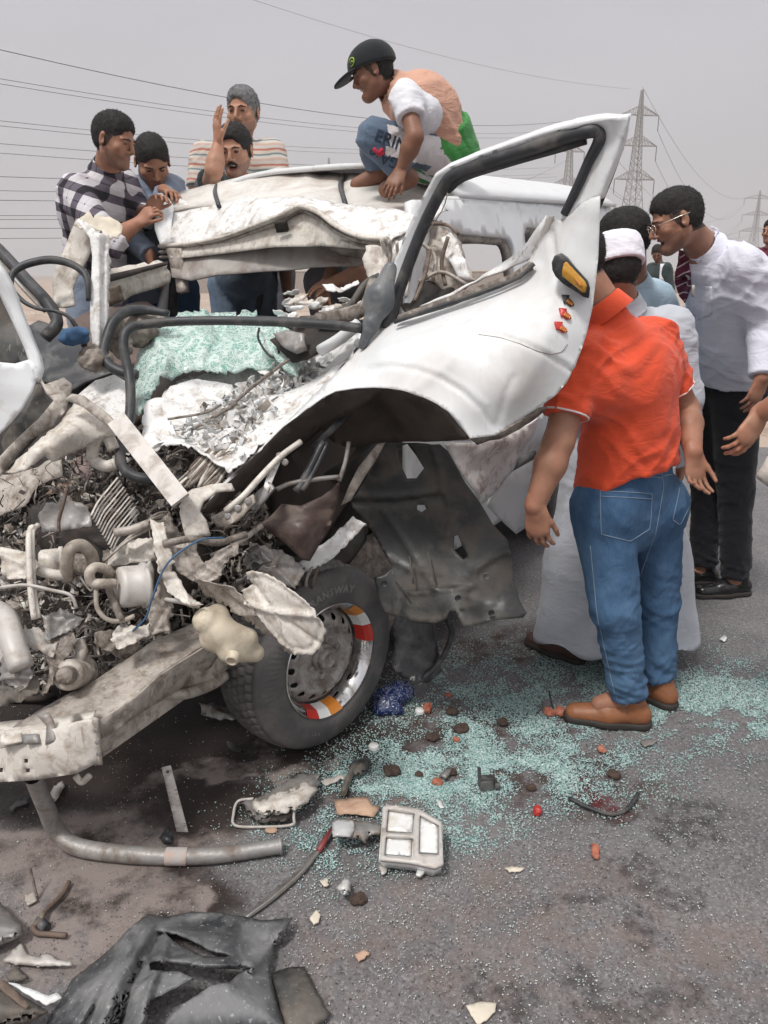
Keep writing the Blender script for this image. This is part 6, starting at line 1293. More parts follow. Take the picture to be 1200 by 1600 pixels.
for k in range(26):
    u = rs.uniform(440, 560); v = 480 + rs.uniform(-28, 30) - (u - 500) * .15; shred('torn_skin_strip', u, v, rs.uniform(9, 20), rs.uniform(3, 6), rs.uniform(-50, 20), 2.55 + rs.uniform(-.1, .2), (m_whitec, m_cream, m_white)[k % 3], 300 + k)
sheet('dash_bracket', [(425, 520, 2.45), (448, 515, 2.44), (470, 520, 2.4), (478, 545, 2.38), (462, 552, 2.38), (440, 540, 2.42)], m_steel, van, step=7, th=.02, nz=(.012, 15), seed=66)
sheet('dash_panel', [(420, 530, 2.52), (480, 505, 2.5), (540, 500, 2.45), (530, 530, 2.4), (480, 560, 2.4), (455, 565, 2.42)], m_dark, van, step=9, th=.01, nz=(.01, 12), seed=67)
tube('pillar_rubber', [(470, 500, 2.5), (510, 496, 2.45), (545, 480, 2.42), (570, 445, 2.45), (592, 432, 2.5)], .012, m_blackd, van)
tube('pillar_rubber', [(495, 500, 2.46), (540, 492, 2.4), (572, 478, 2.36), (586, 440, 2.45)], .014, m_creamd2, van, flat=1.6)
tube('white_pillar_tube', [(560, 540, 2.26), (578, 500, 2.32), (592, 462, 2.40), (600, 430, 2.46)], .016, m_white, van)
tube('white_pillar_tube', [(500, 548, 2.36), (530, 530, 2.33), (560, 506, 2.3)], .018, m_white, van)
for (pp, r_) in (([(310, 650, 2.3), (350, 640, 2.3), (400, 600, 2.32), (440, 570, 2.35), (452, 562, 2.36)], .006), ([(260, 692, 2.2), (320, 660, 2.22), (370, 630, 2.28)], .006), ([(262, 655, 2.22), (320, 645, 2.24), (346, 632, 2.26)], .004)): tube('wiper_arm', pp, r_, m_creamd2, van, n=6)

# --- far-side front corner: pillars, door frame, mats of fleece
tube('door_frame_rubber', [(-60, 335, 2.9), (0, 392, 2.78), (40, 436, 2.7), (72, 470, 2.62), (86, 492, 2.58), (88, 508, 2.55), (70, 528, 2.52)], .020, m_rubber, van, n=8)
tube('door_frame_rubber', [(-60, 350, 2.86), (0, 410, 2.74), (40, 455, 2.66), (70, 486, 2.6)], .007, m_steel, van, n=6)
tube('rubber_loop', [(138, 470, 2.5), (137, 440, 2.52), (130, 425, 2.54), (110, 412, 2.56), (82, 406, 2.58), (55, 409, 2.58), (30, 418, 2.56), (18, 432, 2.54), (20, 452, 2.52), (38, 472, 2.5), (62, 483, 2.48), (86, 486, 2.46), (108, 496, 2.46), (124, 520, 2.46), (132, 540, 2.48)], [.007, .012, .013, .012, .008, .006, .006, .010], m_rubber, van, n=8)
sheet('pillar_inner', [(84, 480, 2.66), (82, 440, 2.68), (88, 415, 2.68), (100, 392, 2.7), (112, 362, 2.72), (120, 343, 2.72), (132, 340, 2.72), (145, 356, 2.7), (146, 384, 2.7), (136, 408, 2.7), (126, 424, 2.68), (114, 452, 2.66), (118, 478, 2.62), (100, 482, 2.62)], m_cream, van, step=7, th=.006, nz=(.010, 4), seed=71, smooth=False)
sheet('front_pillar', [(118, 346, 2.62), (124, 342, 2.62), (140, 350, 2.6), (152, 364, 2.58), (170, 366, 2.6), (173, 380, 2.6), (168, 400, 2.58), (167, 460, 2.54), (165, 520, 2.5), (160, 545, 2.48), (146, 546, 2.47), (142, 510, 2.48), (142, 450, 2.52), (144, 400, 2.56), (140, 372, 2.58), (128, 356, 2.6)], m_whitec, van, step=3.6, th=.03, nz=(.003, 4), seed=72, smooth=True, creases=[([(154, 370), (154, 540)], .012, 4), ([(162, 380), (160, 540)], -.008, 3)])
sheet('shredded_plastic', [(112, 348, 2.66), (130, 335, 2.68), (165, 336, 2.7), (178, 345, 2.68), (190, 352, 2.64), (184, 370, 2.6), (168, 372, 2.6), (160, 364, 2.62), (140, 360, 2.62), (126, 358, 2.64)], m_paper, van, step=5, th=.003, nz=(.03, 18), seed=73, jag=2)
sheet('belt_rail', [(166, 436, 2.7), (200, 428, 2.82), (240, 418, 2.98), (262, 412, 3.08), (268, 430, 3.08), (266, 442, 3.06), (240, 452, 2.96), (205, 462, 2.84), (190, 474, 2.78), (166, 476, 2.7)], m_cream, van, step=7, th=.04, nz=(.004, 10), seed=74, smooth=True, creases=[([(168, 442), (220, 430), (265, 418)], -.01, 3)])
sheet('belt_rail_lip', [(166, 430, 2.68), (210, 420, 2.82), (262, 408, 3.06), (262, 413, 3.05), (212, 427, 2.8), (166, 440, 2.66)], m_dark, van, step=7, th=.01)
sheet('brown_mat', [(166, 450, 2.66), (188, 446, 2.68), (195, 470, 2.7), (166, 480, 2.66)], m_rust, van, step=8, th=.006)
hs_('seat_back', [(112, 440, .75), (145, 430, .75), (170, 480, .6), (230, 470, .6), (270, 500, .6), (240, 560, .4), (150, 580, .3), (110, 540, .5)], m_uphol, -.05, step=10, th=.05, nz=(.02, 8), seed=75, smooth=True)
hs_('black_trim', [(30, 520, .3), (60, 500, .35), (120, 520, .35), (140, 560, .25), (180, 580, .2), (110, 610, .15), (60, 590, .2)], m_black, 0, step=10, th=.01, nz=(.02, 9), seed=76)
for (u, v, ru, rv, Yq) in ((215, 515, 28, 24, 2.62), (190, 535, 18, 22, 2.58), (148, 562, 22, 20, 2.44), (232, 500, 24, 12, 2.66)):
    c = P(u, v, Yq); s_ = Yq * 1.03 / 1200; F = Field(c - .12, c + .12, .006); F.ell(c, (ru * s_, .05, rv * s_), None, .02); V, Q = F.mesh(); Nn = qnormals(V, Q); V = V + Nn * (.010 * vnoise(V * 45, 2) + .006 * vnoise(V * 110, 3))[:, None]; o = mk('fleece_cover', V, Q, m_fur, van, smooth=True)
c = P(112, 527, 2.42); F = Field(c - .12, c + .12, .006); F.ell(c, (.045, .03, .025), None, .02); F.ell(c + np.array([.03, -.01, .015]), (.03, .03, .02), None, .02); V, Q = F.mesh(); V = V + qnormals(V, Q) * (.008 * vnoise(V * 50, 1))[:, None]; mk('crumpled_rag', V, Q, m_clothb, van, smooth=True)
# far front door, its white frame and skin at the picture's left edge
sheet('far_door_frame', [(-70, 330, 2.10), (0, 424, 2.08), (14, 450, 2.08), (30, 490, 2.08), (46, 530, 2.07), (58, 556, 2.06), (62, 575, 2.05), (56, 596, 2.04), (44, 562, 2.06), (38, 545, 2.07), (20, 505, 2.08), (0, 462, 2.10), (-70, 350, 2.12)], m_white, van, step=7, th=.02, nz=(.001, 8), seed=77, smooth=True)
sheet('far_door_skin', [(-80, 565, 2.04), (0, 566, 2.05), (24, 568, 2.06), (44, 562, 2.06), (58, 572, 2.05), (58, 590, 2.05), (50, 612, 2.04), (34, 640, 2.04), (18, 660, 2.04), (0, 678, 2.04), (-80, 760, 2.04)], m_white, van, step=9, th=.004, nz=(.008, 6), seed=78, smooth=True)
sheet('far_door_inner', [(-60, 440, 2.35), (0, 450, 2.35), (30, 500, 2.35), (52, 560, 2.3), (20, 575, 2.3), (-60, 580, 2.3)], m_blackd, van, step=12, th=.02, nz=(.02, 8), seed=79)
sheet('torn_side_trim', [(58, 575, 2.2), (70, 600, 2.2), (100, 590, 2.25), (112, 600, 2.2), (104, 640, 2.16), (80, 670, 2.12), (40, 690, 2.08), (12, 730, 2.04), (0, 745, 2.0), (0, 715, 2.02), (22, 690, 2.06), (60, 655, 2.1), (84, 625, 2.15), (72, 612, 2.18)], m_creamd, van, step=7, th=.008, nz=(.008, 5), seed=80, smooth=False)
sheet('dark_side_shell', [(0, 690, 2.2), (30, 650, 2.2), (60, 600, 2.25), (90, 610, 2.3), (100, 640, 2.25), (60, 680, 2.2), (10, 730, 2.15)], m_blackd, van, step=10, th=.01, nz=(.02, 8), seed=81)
fp = sheet('front_corner_panel', [(8, 738, 2.02), (30, 716, 2.03), (60, 688, 2.05), (92, 662, 2.08), (108, 640, 2.12), (124, 622, 2.14), (140, 632, 2.12), (160, 652, 2.1), (176, 662, 2.08), (184, 680, 2.08), (166, 684, 2.08), (148, 690, 2.07), (132, 702, 2.06), (118, 708, 2.05), (102, 714, 2.04), (84, 722, 2.02), (70, 712, 2.02), (58, 722, 2.0), (40, 736, 1.99), (22, 740, 2.0)], m_cream, van, ctrl=[(100, 675, 2.0), (60, 705, 1.98)], step=6, th=.005, nz=(.016, 6), seed=82, jag=1.0, smooth=False)
sheet('front_corner_strip', [(100, 624, 2.06), (112, 615, 2.06), (130, 618, 2.06), (160, 640, 2.05), (180, 658, 2.04), (178, 672, 2.03), (160, 660, 2.04), (130, 636, 2.05)], m_creamd, van, step=6, th=.012, nz=(.006, 20), seed=83)
hs_('crushed_lower_panel', [(-60, 740, .0), (0, 742, 0), (60, 730, 0), (96, 712, 0), (98, 745, 0), (60, 760, 0), (40, 790, 0), (10, 800, 0), (-60, 830, 0)], m_creamd, -.05, step=8, th=.006, nz=(.02, 8), seed=84, smooth=True)
hs_('seat_base', [(50, 800, .12), (80, 760, .14), (110, 745, .14), (138, 760, .12), (145, 790, .1), (120, 830, .08), (70, 830, .08)], M('tan_vinyl', (.42, .29, .22), .6, dirt=((.2, .15, .12), .5, 12)), -.02, step=9, th=.05, nz=(.01, 7), seed=85, smooth=True)
hs_('crumpled_curtain', [(112, 715, .12), (150, 705, .12), (152, 750, .1), (130, 760, .1), (110, 735, .12)], M('dusty_mauve_cloth', (.27, .20, .19), .9), -.02, step=6, th=.006, nz=(.02, 22), seed=86)
sheet('torn_grey_plate', [(62, 800, 2.05), (72, 785, 2.05), (90, 788, 2.06), (96, 775, 2.06), (112, 782, 2.06), (138, 790, 2.06), (145, 822, 2.04), (110, 828, 2.03), (66, 832, 2.03)], m_steel, van, step=7, th=.004, nz=(.012, 14), seed=87, jag=1.5)
tube('chain', [(105, 762, 2.02), (98, 790, 2.0), (92, 812, 1.99), (92, 832, 1.98)], .005, m_rust, van, n=5)
tube('beige_loop', [(178, 702, 2.1), (168, 682, 2.1), (156, 680, 2.1), (147, 695, 2.1), (146, 718, 2.1), (165, 728, 2.1), (182, 724, 2.1)], .012, m_cream, van, n=6, flat=1.5)
# diagonal flat bar, white bracket
m_ = MB(); a, b_ = P(182, 655, 2.02), P(282, 782, 1.86); m_.bar(a, b_, .052, .012, up=unit((.3, -1, .2))); m_.build('flat_bar', m_galv, van)['label'] = 'long pale flat steel bar lying diagonally'
sheet('white_bracket', [(280, 802, 1.90), (284, 778, 1.90), (300, 764, 1.92), (330, 756, 1.94), (362, 754, 1.96), (368, 764, 1.95), (338, 768, 1.92), (318, 784, 1.9), (312, 800, 1.9), (322, 812, 1.9), (330, 838, 1.9), (310, 838, 1.88), (306, 860, 1.87), (300, 866, 1.87), (290, 838, 1.88)], m_cream, van, step=5, th=.008, nz=(.010, 14), seed=88, smooth=True)

# --- lower tangle: brackets, hoses, motor, tank, wires
def lump(name, caps, mat, parent=van, h=.006, k=.015, dr=0):
    pts = np.array([c for a, b__, _, _ in caps for c in (a, b__)]); R = max(max(c[2], c[3]) for c in caps); F = Field(pts.min(0) - R - .03, pts.max(0) + R + .03, h)
    for a, b__, ra, rb in caps: F.cap(a, b__, ra, rb, k)
    V, Q = F.mesh()
    if dr: V = drape(V, Q, dr, 8, 14)
    return mk(name, V, Q, mat, parent, smooth=True)
# tank
c = P(365, 1000, 1.80); tk = lump('washer_tank', [(P(322, 970, 1.80), P(345, 985, 1.82), .034, .036), (P(345, 990, 1.80), P(385, 998, 1.82), .038, .030), (P(358, 1018, 1.79), P(398, 1020, 1.83), .030, .024), (P(340, 960, 1.84), P(330, 1000, 1.80), .028, .028)], m_tank, h=.005, k=.022, dr=.0012); tk['label'] = 'cream plastic tank with a screw cap'
mb = MB(); mb.lathe(P(362, 1032, 1.745), unit((-.15, -1, -.3)), [(.017, -.02), (.017, .0), (.014, .004), (.012, .004), (.0115, -.004), (.0001, -.004)], 18); mb.build('screw_cap', m_tank, van, True)
# motor can
def can(name, a, b__, r, mat, n=24, rim=True):
    a, b__ = np.asarray(a), np.asarray(b__); d = unit(b__ - a); L_ = np.linalg.norm(b__ - a)
    pr = [(.0001, 0), (r * .8, 0), (r * .97, .006), (r, .014), (r, L_ - .01)] + ([(r * 1.12, L_ - .01), (r * 1.12, L_)] if rim else [(r * .9, L_)]) + [(r * .5, L_ + .004), (.0001, L_ + .004)]
    mb = MB(); mb.lathe(a, d, pr, n); return mb.build(name, mat, van, True)
can('wiper_motor', P(184, 918, 1.84), P(228, 914, 1.88), .054, m_galv); 
sheet('motor_flange', [(226, 884, 1.86), (234, 876, 1.86), (240, 890, 1.86), (240, 940, 1.86), (232, 958, 1.85), (226, 946, 1.85)], m_galv, van, step=6, th=.008)
can('alternator', P(105, 1055, 1.74), P(128, 1050, 1.85), .040, m_creamd); can('alternator_pulley', P(100, 1056, 1.70), P(106, 1055, 1.74), .022, m_creamd2)
lump('alternator_ear', [(P(120, 1035, 1.8), P(128, 1018, 1.82), .016, .012), (P(128, 1018, 1.82), P(126, 1005, 1.84), .012, .014), (P(95, 1062, 1.76), P(88, 1045, 1.8), .012, .012)], m_creamd, h=.005)
for (nm, pp, r_, mt) in (
    ('hose', [(180, 912, 1.82), (160, 912, 1.80), (144, 910, 1.80), (140, 895, 1.80), (150, 886, 1.82), (166, 890, 1.84), (176, 900, 1.88)], .013, m_hose),
    ('hose', [(105, 905, 1.9), (104, 880, 1.88), (110, 858, 1.88), (126, 852, 1.9), (140, 862, 1.92), (146, 880, 1.94)], .017, m_hose),
    ('hose', [(0, 862, 1.95), (40, 872, 1.9), (60, 890, 1.88), (85, 898, 1.88), (110, 898, 1.9)], .014, m_cream),
    ('hose', [(150, 920, 1.8), (152, 950, 1.78), (168, 968, 1.78), (190, 970, 1.8), (210, 962, 1.82)], .006, m_hose),
    ('hose', [(255, 1083, 1.80), (290, 1084, 1.85), (330, 1070, 1.95), (352, 1055, 2.0)], .016, m_creamd),
    ('hose', [(190, 970, 1.8), (178, 940, 1.82), (168, 915, 1.84)], .010, m_creamd2),
    ('pipe', [(-20, 950, 1.85), (8, 965, 1.8), (20, 1005, 1.72), (34, 1044, 1.68)], .030, m_galv),
    ('pipe', [(54, 825, 1.9), (48, 826, 1.9), (45, 850, 1.86), (48, 920, 1.80), (54, 968, 1.77)], .008, m_cream),
    ('pipe', [(60, 820, 1.92), (52, 828, 1.9), (50, 850, 1.87), (53, 920, 1.81), (60, 966, 1.78)], .007, m_cream),
    ('pipe', [(180, 832, 1.9), (205, 828, 1.9), (232, 818, 1.92)], .012, m_creamd), ('pipe', [(255, 850, 1.85), (300, 842, 1.86), (340, 848, 1.9), (385, 835, 1.95)], .010, m_creamd2),
    ('pipe', [(250, 935, 1.85), (280, 940, 1.83), (312, 948, 1.82)], .006, m_galv), ('pipe', [(330, 870, 1.95), (370, 850, 1.97), (410, 820, 2.0)], .008, m_creamd)):
    tube(nm, pp, r_, mt, van, n=9)
can('oil_filter', P(62, 880, 1.96), P(100, 876, 1.98), .036, m_cream); can('oil_filter', P(108, 880, 2.0), P(150, 885, 2.0), .03, m_creamd2)
SH = [
 ('folded_bracket', [(0, 866, 1.9), (40, 862, 1.88), (60, 880, 1.86), (50, 900, 1.84), (20, 905, 1.84), (0, 898, 1.86)], m_cream, .012),
 ('bent_arm', [(235, 812, 1.9), (256, 818, 1.88), (262, 850, 1.86), (272, 890, 1.83), (290, 925, 1.8), (318, 945, 1.78), (296, 948, 1.77), (266, 925, 1.78), (250, 890, 1.8), (240, 850, 1.84)], m_cream, .010),
 ('crumpled_wing', [(262, 850, 1.88), (300, 846, 1.88), (320, 880, 1.87), (345, 860, 1.88), (372, 850, 1.9), (374, 865, 1.9), (350, 880, 1.88), (345, 900, 1.86), (325, 912, 1.84), (296, 905, 1.84), (275, 890, 1.85)], m_creamd, .016),
 ('wing_fragment', [(300, 900, 1.82), (330, 910, 1.8), (368, 925, 1.78), (400, 960, 1.76), (440, 990, 1.75), (470, 1020, 1.75), (450, 1022, 1.77), (410, 990, 1.8), (360, 955, 1.82), (320, 930, 1.84)], m_creamd, .014),
 ('wing_fragment', [(383, 896, 1.78), (400, 893, 1.77), (440, 910, 1.74), (478, 938, 1.72), (498, 962, 1.71), (509, 984, 1.71), (502, 1008, 1.72), (488, 1024, 1.72), (462, 1022, 1.73), (440, 1008, 1.74), (415, 975, 1.76), (384, 942, 1.78), (374, 925, 1.79), (392, 915, 1.78)], m_cream, .012),
 ('lower_arm', [(72, 1010, 1.80), (90, 985, 1.82), (112, 985, 1.82), (120, 1000, 1.8), (100, 1030, 1.76), (84, 1060, 1.72), (66, 1086, 1.68), (60, 1078, 1.7), (76, 1040, 1.75)], m_creamd2, .008),
 ('control_arm', [(150, 985, 1.84), (180, 985, 1.86), (205, 998, 1.88), (245, 1025, 1.9), (230, 1040, 1.9), (200, 1035, 1.86), (170, 1018, 1.82), (148, 1002, 1.8)], m_creamd2, .010),
 ('lamp_bowl', [(176, 990, 1.80), (180, 980, 1.8), (205, 976, 1.81), (232, 980, 1.82), (234, 992, 1.80), (215, 1000, 1.78), (186, 1014, 1.77), (177, 1002, 1.78)], m_cream, .004),
 ('bracket_plate', [(234, 958, 1.82), (246, 905, 1.84), (262, 895, 1.86), (272, 925, 1.86), (268, 960, 1.84), (264, 985, 1.83), (236, 992, 1.8)], m_creamd, .014),
 ('grille_piece', [(66, 964, 1.84), (95, 952, 1.86), (120, 960, 1.86), (132, 970, 1.85), (110, 985, 1.82), (72, 996, 1.78)], m_steel, .014),
 ('radiator_edge', [(0, 1010, 1.8), (30, 985, 1.82), (60, 980, 1.84), (90, 1010, 1.8), (82, 1025, 1.76), (40, 1012, 1.78), (0, 1040, 1.74)], m_galv, .012),
 ('bumper_shard', [(0, 1075, 1.70), (30, 1055, 1.72), (60, 1060, 1.72), (60, 1085, 1.68), (30, 1095, 1.66), (0, 1108, 1.66)], m_blackd, .012),
 ('bumper_shard', [(5, 1020, 1.72), (36, 1035, 1.7), (52, 1060, 1.68), (30, 1080, 1.67), (0, 1060, 1.7)], m_steel, .016),
 ('inner_plate', [(170, 860, 1.98), (200, 842, 2.0), (240, 842, 1.98), (240, 875, 1.95), (205, 880, 1.96), (165, 886, 1.97)], m_cream, .012),
 ('dirty_plate', [(265, 800, 2.02), (280, 830, 2.0), (300, 850, 1.98), (280, 870, 1.96), (250, 850, 1.96), (240, 820, 2.0)], m_creamd2, .018),
 ('dirty_plate', [(390, 850, 2.05), (440, 860, 2.05), (480, 890, 2.05), (460, 920, 2.02), (410, 900, 2.0), (380, 880, 2.0)], m_steel, .018),
 ('dirty_plate', [(385, 860, 2.0), (402, 850, 2.0), (412, 880, 1.98), (396, 895, 1.97)], m_blackd, .01),
 ('shock_tower', [(160, 860, 2.02), (190, 860, 2.02), (196, 900, 2.0), (160, 905, 1.98)], m_creamd2, .02),
 ('skid_plate', [(312, 1102, 2.3), (335, 1098, 2.3), (368, 1108, 2.3), (366, 1126, 2.26), (330, 1122, 2.24), (314, 1112, 2.26)], m_steel, .004)]
for i, (nm, ol, mt, am) in enumerate(SH):
    n_ = len(ol); cz = []
    for k in range(3):
        p_, q_ = ol[(i + k * 2) % n_], ol[(i + k * 2 + n_ // 2) % n_]; cz.append(([p_[:2], ((p_[0] + q_[0]) / 2 + rs.randn() * 4, (p_[1] + q_[1]) / 2 + rs.randn() * 4), q_[:2]], (.012, -.009, .007)[k], (4, 3, 2.5)[k]))
    cx_, cy_ = np.mean([p_[0] for p_ in ol]), np.mean([p_[1] for p_ in ol])
    rim_ = [(cx_ + (p_[0] - cx_) * .86, cy_ + (p_[1] - cy_) * .86) for p_ in ol]; cz.append((rim_ + rim_[:1], -.006, 2.2))
    sheet(nm, ol, mt, van, step=4, th=.003, nz=(am * .9, 8), seed=100 + i, jag=1.0, smooth=False, creases=cz)
# scattered torn scraps filling the tangle
mats_s = (m_creamd, m_creamd2, m_steel, m_cream, m_dark, m_whitec, m_creamd2, m_rust, m_blackd)
zone = [(0, 750), (150, 700), (200, 660), (300, 690), (400, 760), (440, 860), (380, 930), (300, 960), (230, 1020), (60, 1080), (0, 1090)]
k = 0
while k < 250:
    u, v = rs.uniform(-10, 470), rs.uniform(660, 1090)
    if not inpoly(np.array([[u, v]]), zone)[0]: continue
    if 150 < u < 290 and 650 < v < 790 and rs.rand() < .5: k += .2; continue
    shred('torn_scrap', u, v, rs.uniform(6, 20), rs.uniform(2.5, 8), rs.uniform(-70, 70), Hd(u, v) + rs.uniform(-.02, .16), mats_s[rs.randint(len(mats_s))], 400 + int(k * 3), .014); k += 1
k = 0
while k < 285:
    u, v = rs.uniform(0, 420), rs.uniform(660, 1040)
    if not inpoly(np.array([[u, v]]), zone)[0]: continue
    a = rs.uniform(0, 6.28); L_ = rs.uniform(18, 60); yy = Hd(u, v) + rs.uniform(-.14, .03); pp = []
    for j in range(4): pp.append((u + math.cos(a) * L_ * (j / 3 - .5) + rs.randn() * L_ * .12, v + math.sin(a) * L_ * (j / 3 - .5) * .8 + rs.randn() * L_ * .12, yy + rs.randn() * .015))
    tube('loose_wire', pp, rs.choice([.0012, .0016, .0022, .004]), (m_wire, m_creamd, m_wire, m_creamd2, m_steel, m_dark)[rs.randint(6)], van, n=5, k=4); k += 1
tube('blue_wire', [(352, 840, 1.9), (310, 845, 1.84), (262, 880, 1.8), (238, 935, 1.78), (228, 965, 1.78), (205, 988, 1.79)], .0028, m_wireb, van, n=5); tube('loose_wire', [(0, 918, 1.82), (40, 914, 1.8), (80, 922, 1.8), (110, 930, 1.8), (120, 950, 1.8)], .005, m_galv, van, n=5)
for j in range(16):     # bundle of twisted strands and folded slats in the middle
    u = 290 + j * 4.2; tube('torn_strand', [(u + 38, 700 - j, 2.12), (u + 8 + rs.randn() * 4, 728, 2.08), (u - 20 + rs.randn() * 8, 762, 2.05)], rs.uniform(.003, .007), (m_creamd, m_rust, m_creamd2, m_cream)[j % 4], van, n=5)
for j in range(12):
    u = 150 + j * 3; v = 772 + j * 5; tube('slat', [(u + 34, v - 26, 2.02), (u + 16, v - 4, 1.98), (u + 2, v + 14, 1.97), (u - 8, v + 34, 1.95)], .0042, (m_cream, m_creamd, m_steel)[j % 3], van, n=5, flat=.35)
for j in range(9): tube('crumpled_pleat', [(160 + j * 4, 880 - j * 4, 1.96), (200 + j * 5, 846 - j * 5, 1.94), (238 + j * 3, 824 - j * 3, 1.96)], .0035, (m_creamd, m_cream, m_creamd2)[j % 3], van, n=5)

# countless small torn bits filling the gaps of the tangle
def fragments(name, n, mat, sd, lmin, lmax, zone_, off=(-.04, .12), asp=.28, depth=None):
    r = np.random.RandomState(sd); V = []; F = []
    while len(V) < n * 8:
        u, v = r.uniform(-10, 560), r.uniform(560, 1100)
        if not inpoly(np.array([[u, v]]), zone_)[0]: continue
        c = P(u, v, (depth(u, v) if depth else Hd(u, v)) + r.uniform(*off)); d = unit(r.randn(3)); s = unit(np.cross(d, r.randn(3))); w_ = np.cross(d, s); L_ = r.uniform(lmin, lmax); W_ = L_ * asp * r.uniform(.4, 1.6); b0 = len(V); cv = r.uniform(-1, 1) * L_ * .4
        for k, x in enumerate((-1, -.33, .33, 1)):
            o_ = c + d * x * L_ / 2 + w_ * cv * (x * x - .5) + s * r.randn() * W_ * .25; tw = r.uniform(.5, 1.1); V.append(o_ - s * W_ * tw / 2); V.append(o_ + s * W_ * tw / 2 + w_ * r.randn() * W_ * .4)
        for k in range(3): F.append((b0 + 2 * k, b0 + 2 * k + 2, b0 + 2 * k + 3, b0 + 2 * k + 1))
    o = mk(name, np.array(V), np.array(F), mat, van); o['kind'] = 'stuff'
for i_, (mt, n_, a_, b_, asp) in enumerate(((m_creamd, 700, .015, .06, .3), (m_creamd2, 700, .015, .06, .3), (m_cream, 420, .012, .05, .3), (m_steel, 300, .02, .06, .25), (m_wire, 600, .03, .09, .05), (m_dark, 400, .02, .07, .4), (m_rust, 200, .02, .05, .2), (m_galv, 260, .012, .04, .3))):
    fragments('torn_fragments', n_, mt, 50 + i_, a_, b_, zone, asp=asp)
fz = [(300, 690), (380, 720), (470, 640), (560, 560), (540, 520), (470, 565), (430, 590), (360, 610), (300, 650), (240, 690)]
for i_, (mt, n_) in enumerate(((m_white, 220), (m_whitec, 200), (m_creamd, 60))): fragments('torn_fragments', n_, mt, 70 + i_, .02, .07, fz, (-.06, .02), .3, lambda u, v: 2.02 + (735 - v) * .0034)

# ------------------------------------------------------------ debris on the road
def flatp(ol, z): return [tuple(G(u, v, z)) for u, v in ol]
def gsheet(name, ol, mat, parent, z=.012, step=8, th=.004, nz=(.004, 14), seed=0, holes=(), bulge=0, jag=.6, smooth=False, creases=(), tilt=None):
    V2, T = tri2d(ol, holes, step, jag, np.random.RandomState(seed)); ctr = V2.mean(0); rad_ = np.abs(V2 - ctr).max()
    d = segdist(V2, ol); zz = z + bulge * np.clip(d / (d.max() + 1e-9), 0, 1) ** .6
    if tilt: zz = zz + tilt[0] * (V2[:, 0] - ctr[0]) / rad_ + tilt[1] * (V2[:, 1] - ctr[1]) / rad_
    for pl, am, wd in creases: zz = zz + am * np.exp(-(segdist(V2, pl, False) / wd) ** 2)
    V = np.array([G(a, b_, c_) for (a, b_), c_ in zip(V2, zz)]); a = V[T[:, 1]] - V[T[:, 0]]; b_ = V[T[:, 2]] - V[T[:, 0]]; fl = np.cross(a, b_)[:, 2] < 0; T[fl] = T[fl][:, ::-1]
    V[:, 2] += nz[0] * crumple(V, nz[1], seed); V[:, 2] = np.maximum(V[:, 2], .004 + th); VV, F = solid(V, T, th); VV[:, 2] = np.maximum(VV[:, 2], .003); return mk(name, VV, F, mat, parent, smooth=smooth)
# big black arch liner in the foreground
m_blackg = M('scuffed_glossy_black_plastic', (.045, .048, .052), .28, var=.3, vs=5, dirt=((.22, .22, .22), .6, 6), bm=.2, bs=20, scr=(.35, .35, .35))
bl = thing('wheel_liner', G(300, 1540), 'large cracked glossy black plastic wheel liner lying in the foreground', 'plastic liner')
gsheet('shell', [(70, 1608), (112, 1530), (150, 1500), (172, 1482), (200, 1452), (230, 1428), (262, 1432), (300, 1424), (350, 1426), (410, 1438), (458, 1434), (446, 1454), (428, 1478), (422, 1520), (432, 1560), (446, 1610)], m_blackg, bl, z=.02, step=5.5, th=.005, nz=(.002, 4), seed=5, bulge=.06, jag=.4, smooth=True,
       holes=[[(256, 1456), (276, 1457), (300, 1468), (330, 1484), (362, 1492), (352, 1496), (318, 1494), (290, 1482), (270, 1470)], [(231, 1506), (236, 1502), (300, 1508), (372, 1512), (396, 1512), (372, 1522), (360, 1534), (330, 1540), (308, 1556), (284, 1570), (270, 1586), (255, 1604), (224, 1606), (230, 1580), (236, 1562), (262, 1550), (290, 1536), (302, 1528), (280, 1518), (234, 1516)]],
       creases=[([(180, 1620), (205, 1540), (250, 1460)], -.03, 7), ([(150, 1620), (185, 1530), (230, 1455)], .025, 8), ([(210, 1620), (235, 1540), (262, 1470)], .022, 7), ([(120, 1600), (160, 1530), (200, 1470)], .016, 7), ([(230, 1498), (300, 1502), (390, 1506)], .02, 7), ([(395, 1512), (420, 1480), (450, 1440)], .02, 9), ([(300, 1440), (360, 1450), (420, 1470)], -.02, 16)])
gsheet('torn_flap', [(424, 1520), (448, 1512), (476, 1510), (486, 1530), (506, 1572), (518, 1584), (500, 1600), (470, 1612), (448, 1612), (434, 1568)], m_blackd, bl, z=.012, step=7, seed=6, bulge=.02, smooth=True)
gsheet('side_lug', [(68, 1606), (82, 1580), (108, 1556), (126, 1542), (118, 1580), (96, 1612)], m_black, bl, z=.012, step=7, seed=7, bulge=.01, holes=[[(78, 1592), (84, 1580), (88, 1590), (82, 1602)]])
def deb(name, label, cat, parts, group=None):
    u, v = np.mean(parts[0][1], axis=0); r_ = thing(name, G(u, v), label, cat, group)
    for i, (nm, ol, mt, kw) in enumerate(parts): gsheet(nm, ol, mt, r_, seed=int(u) + i, **kw)
    return r_
deb('panel_fragment', 'dark grey plastic bumper fragment cut by the bottom left corner', 'plastic fragment', [('skin', [(-30, 1530), (0, 1532), (30, 1552), (62, 1572), (75, 1580), (40, 1596), (0, 1606), (-30, 1620)], m_blackd, dict(z=.05, bulge=.05, step=7, smooth=True)), ('edge_strip', [(0, 1530), (12, 1534), (46, 1568), (40, 1576), (0, 1545)], m_rust, dict(z=.085, step=6))])
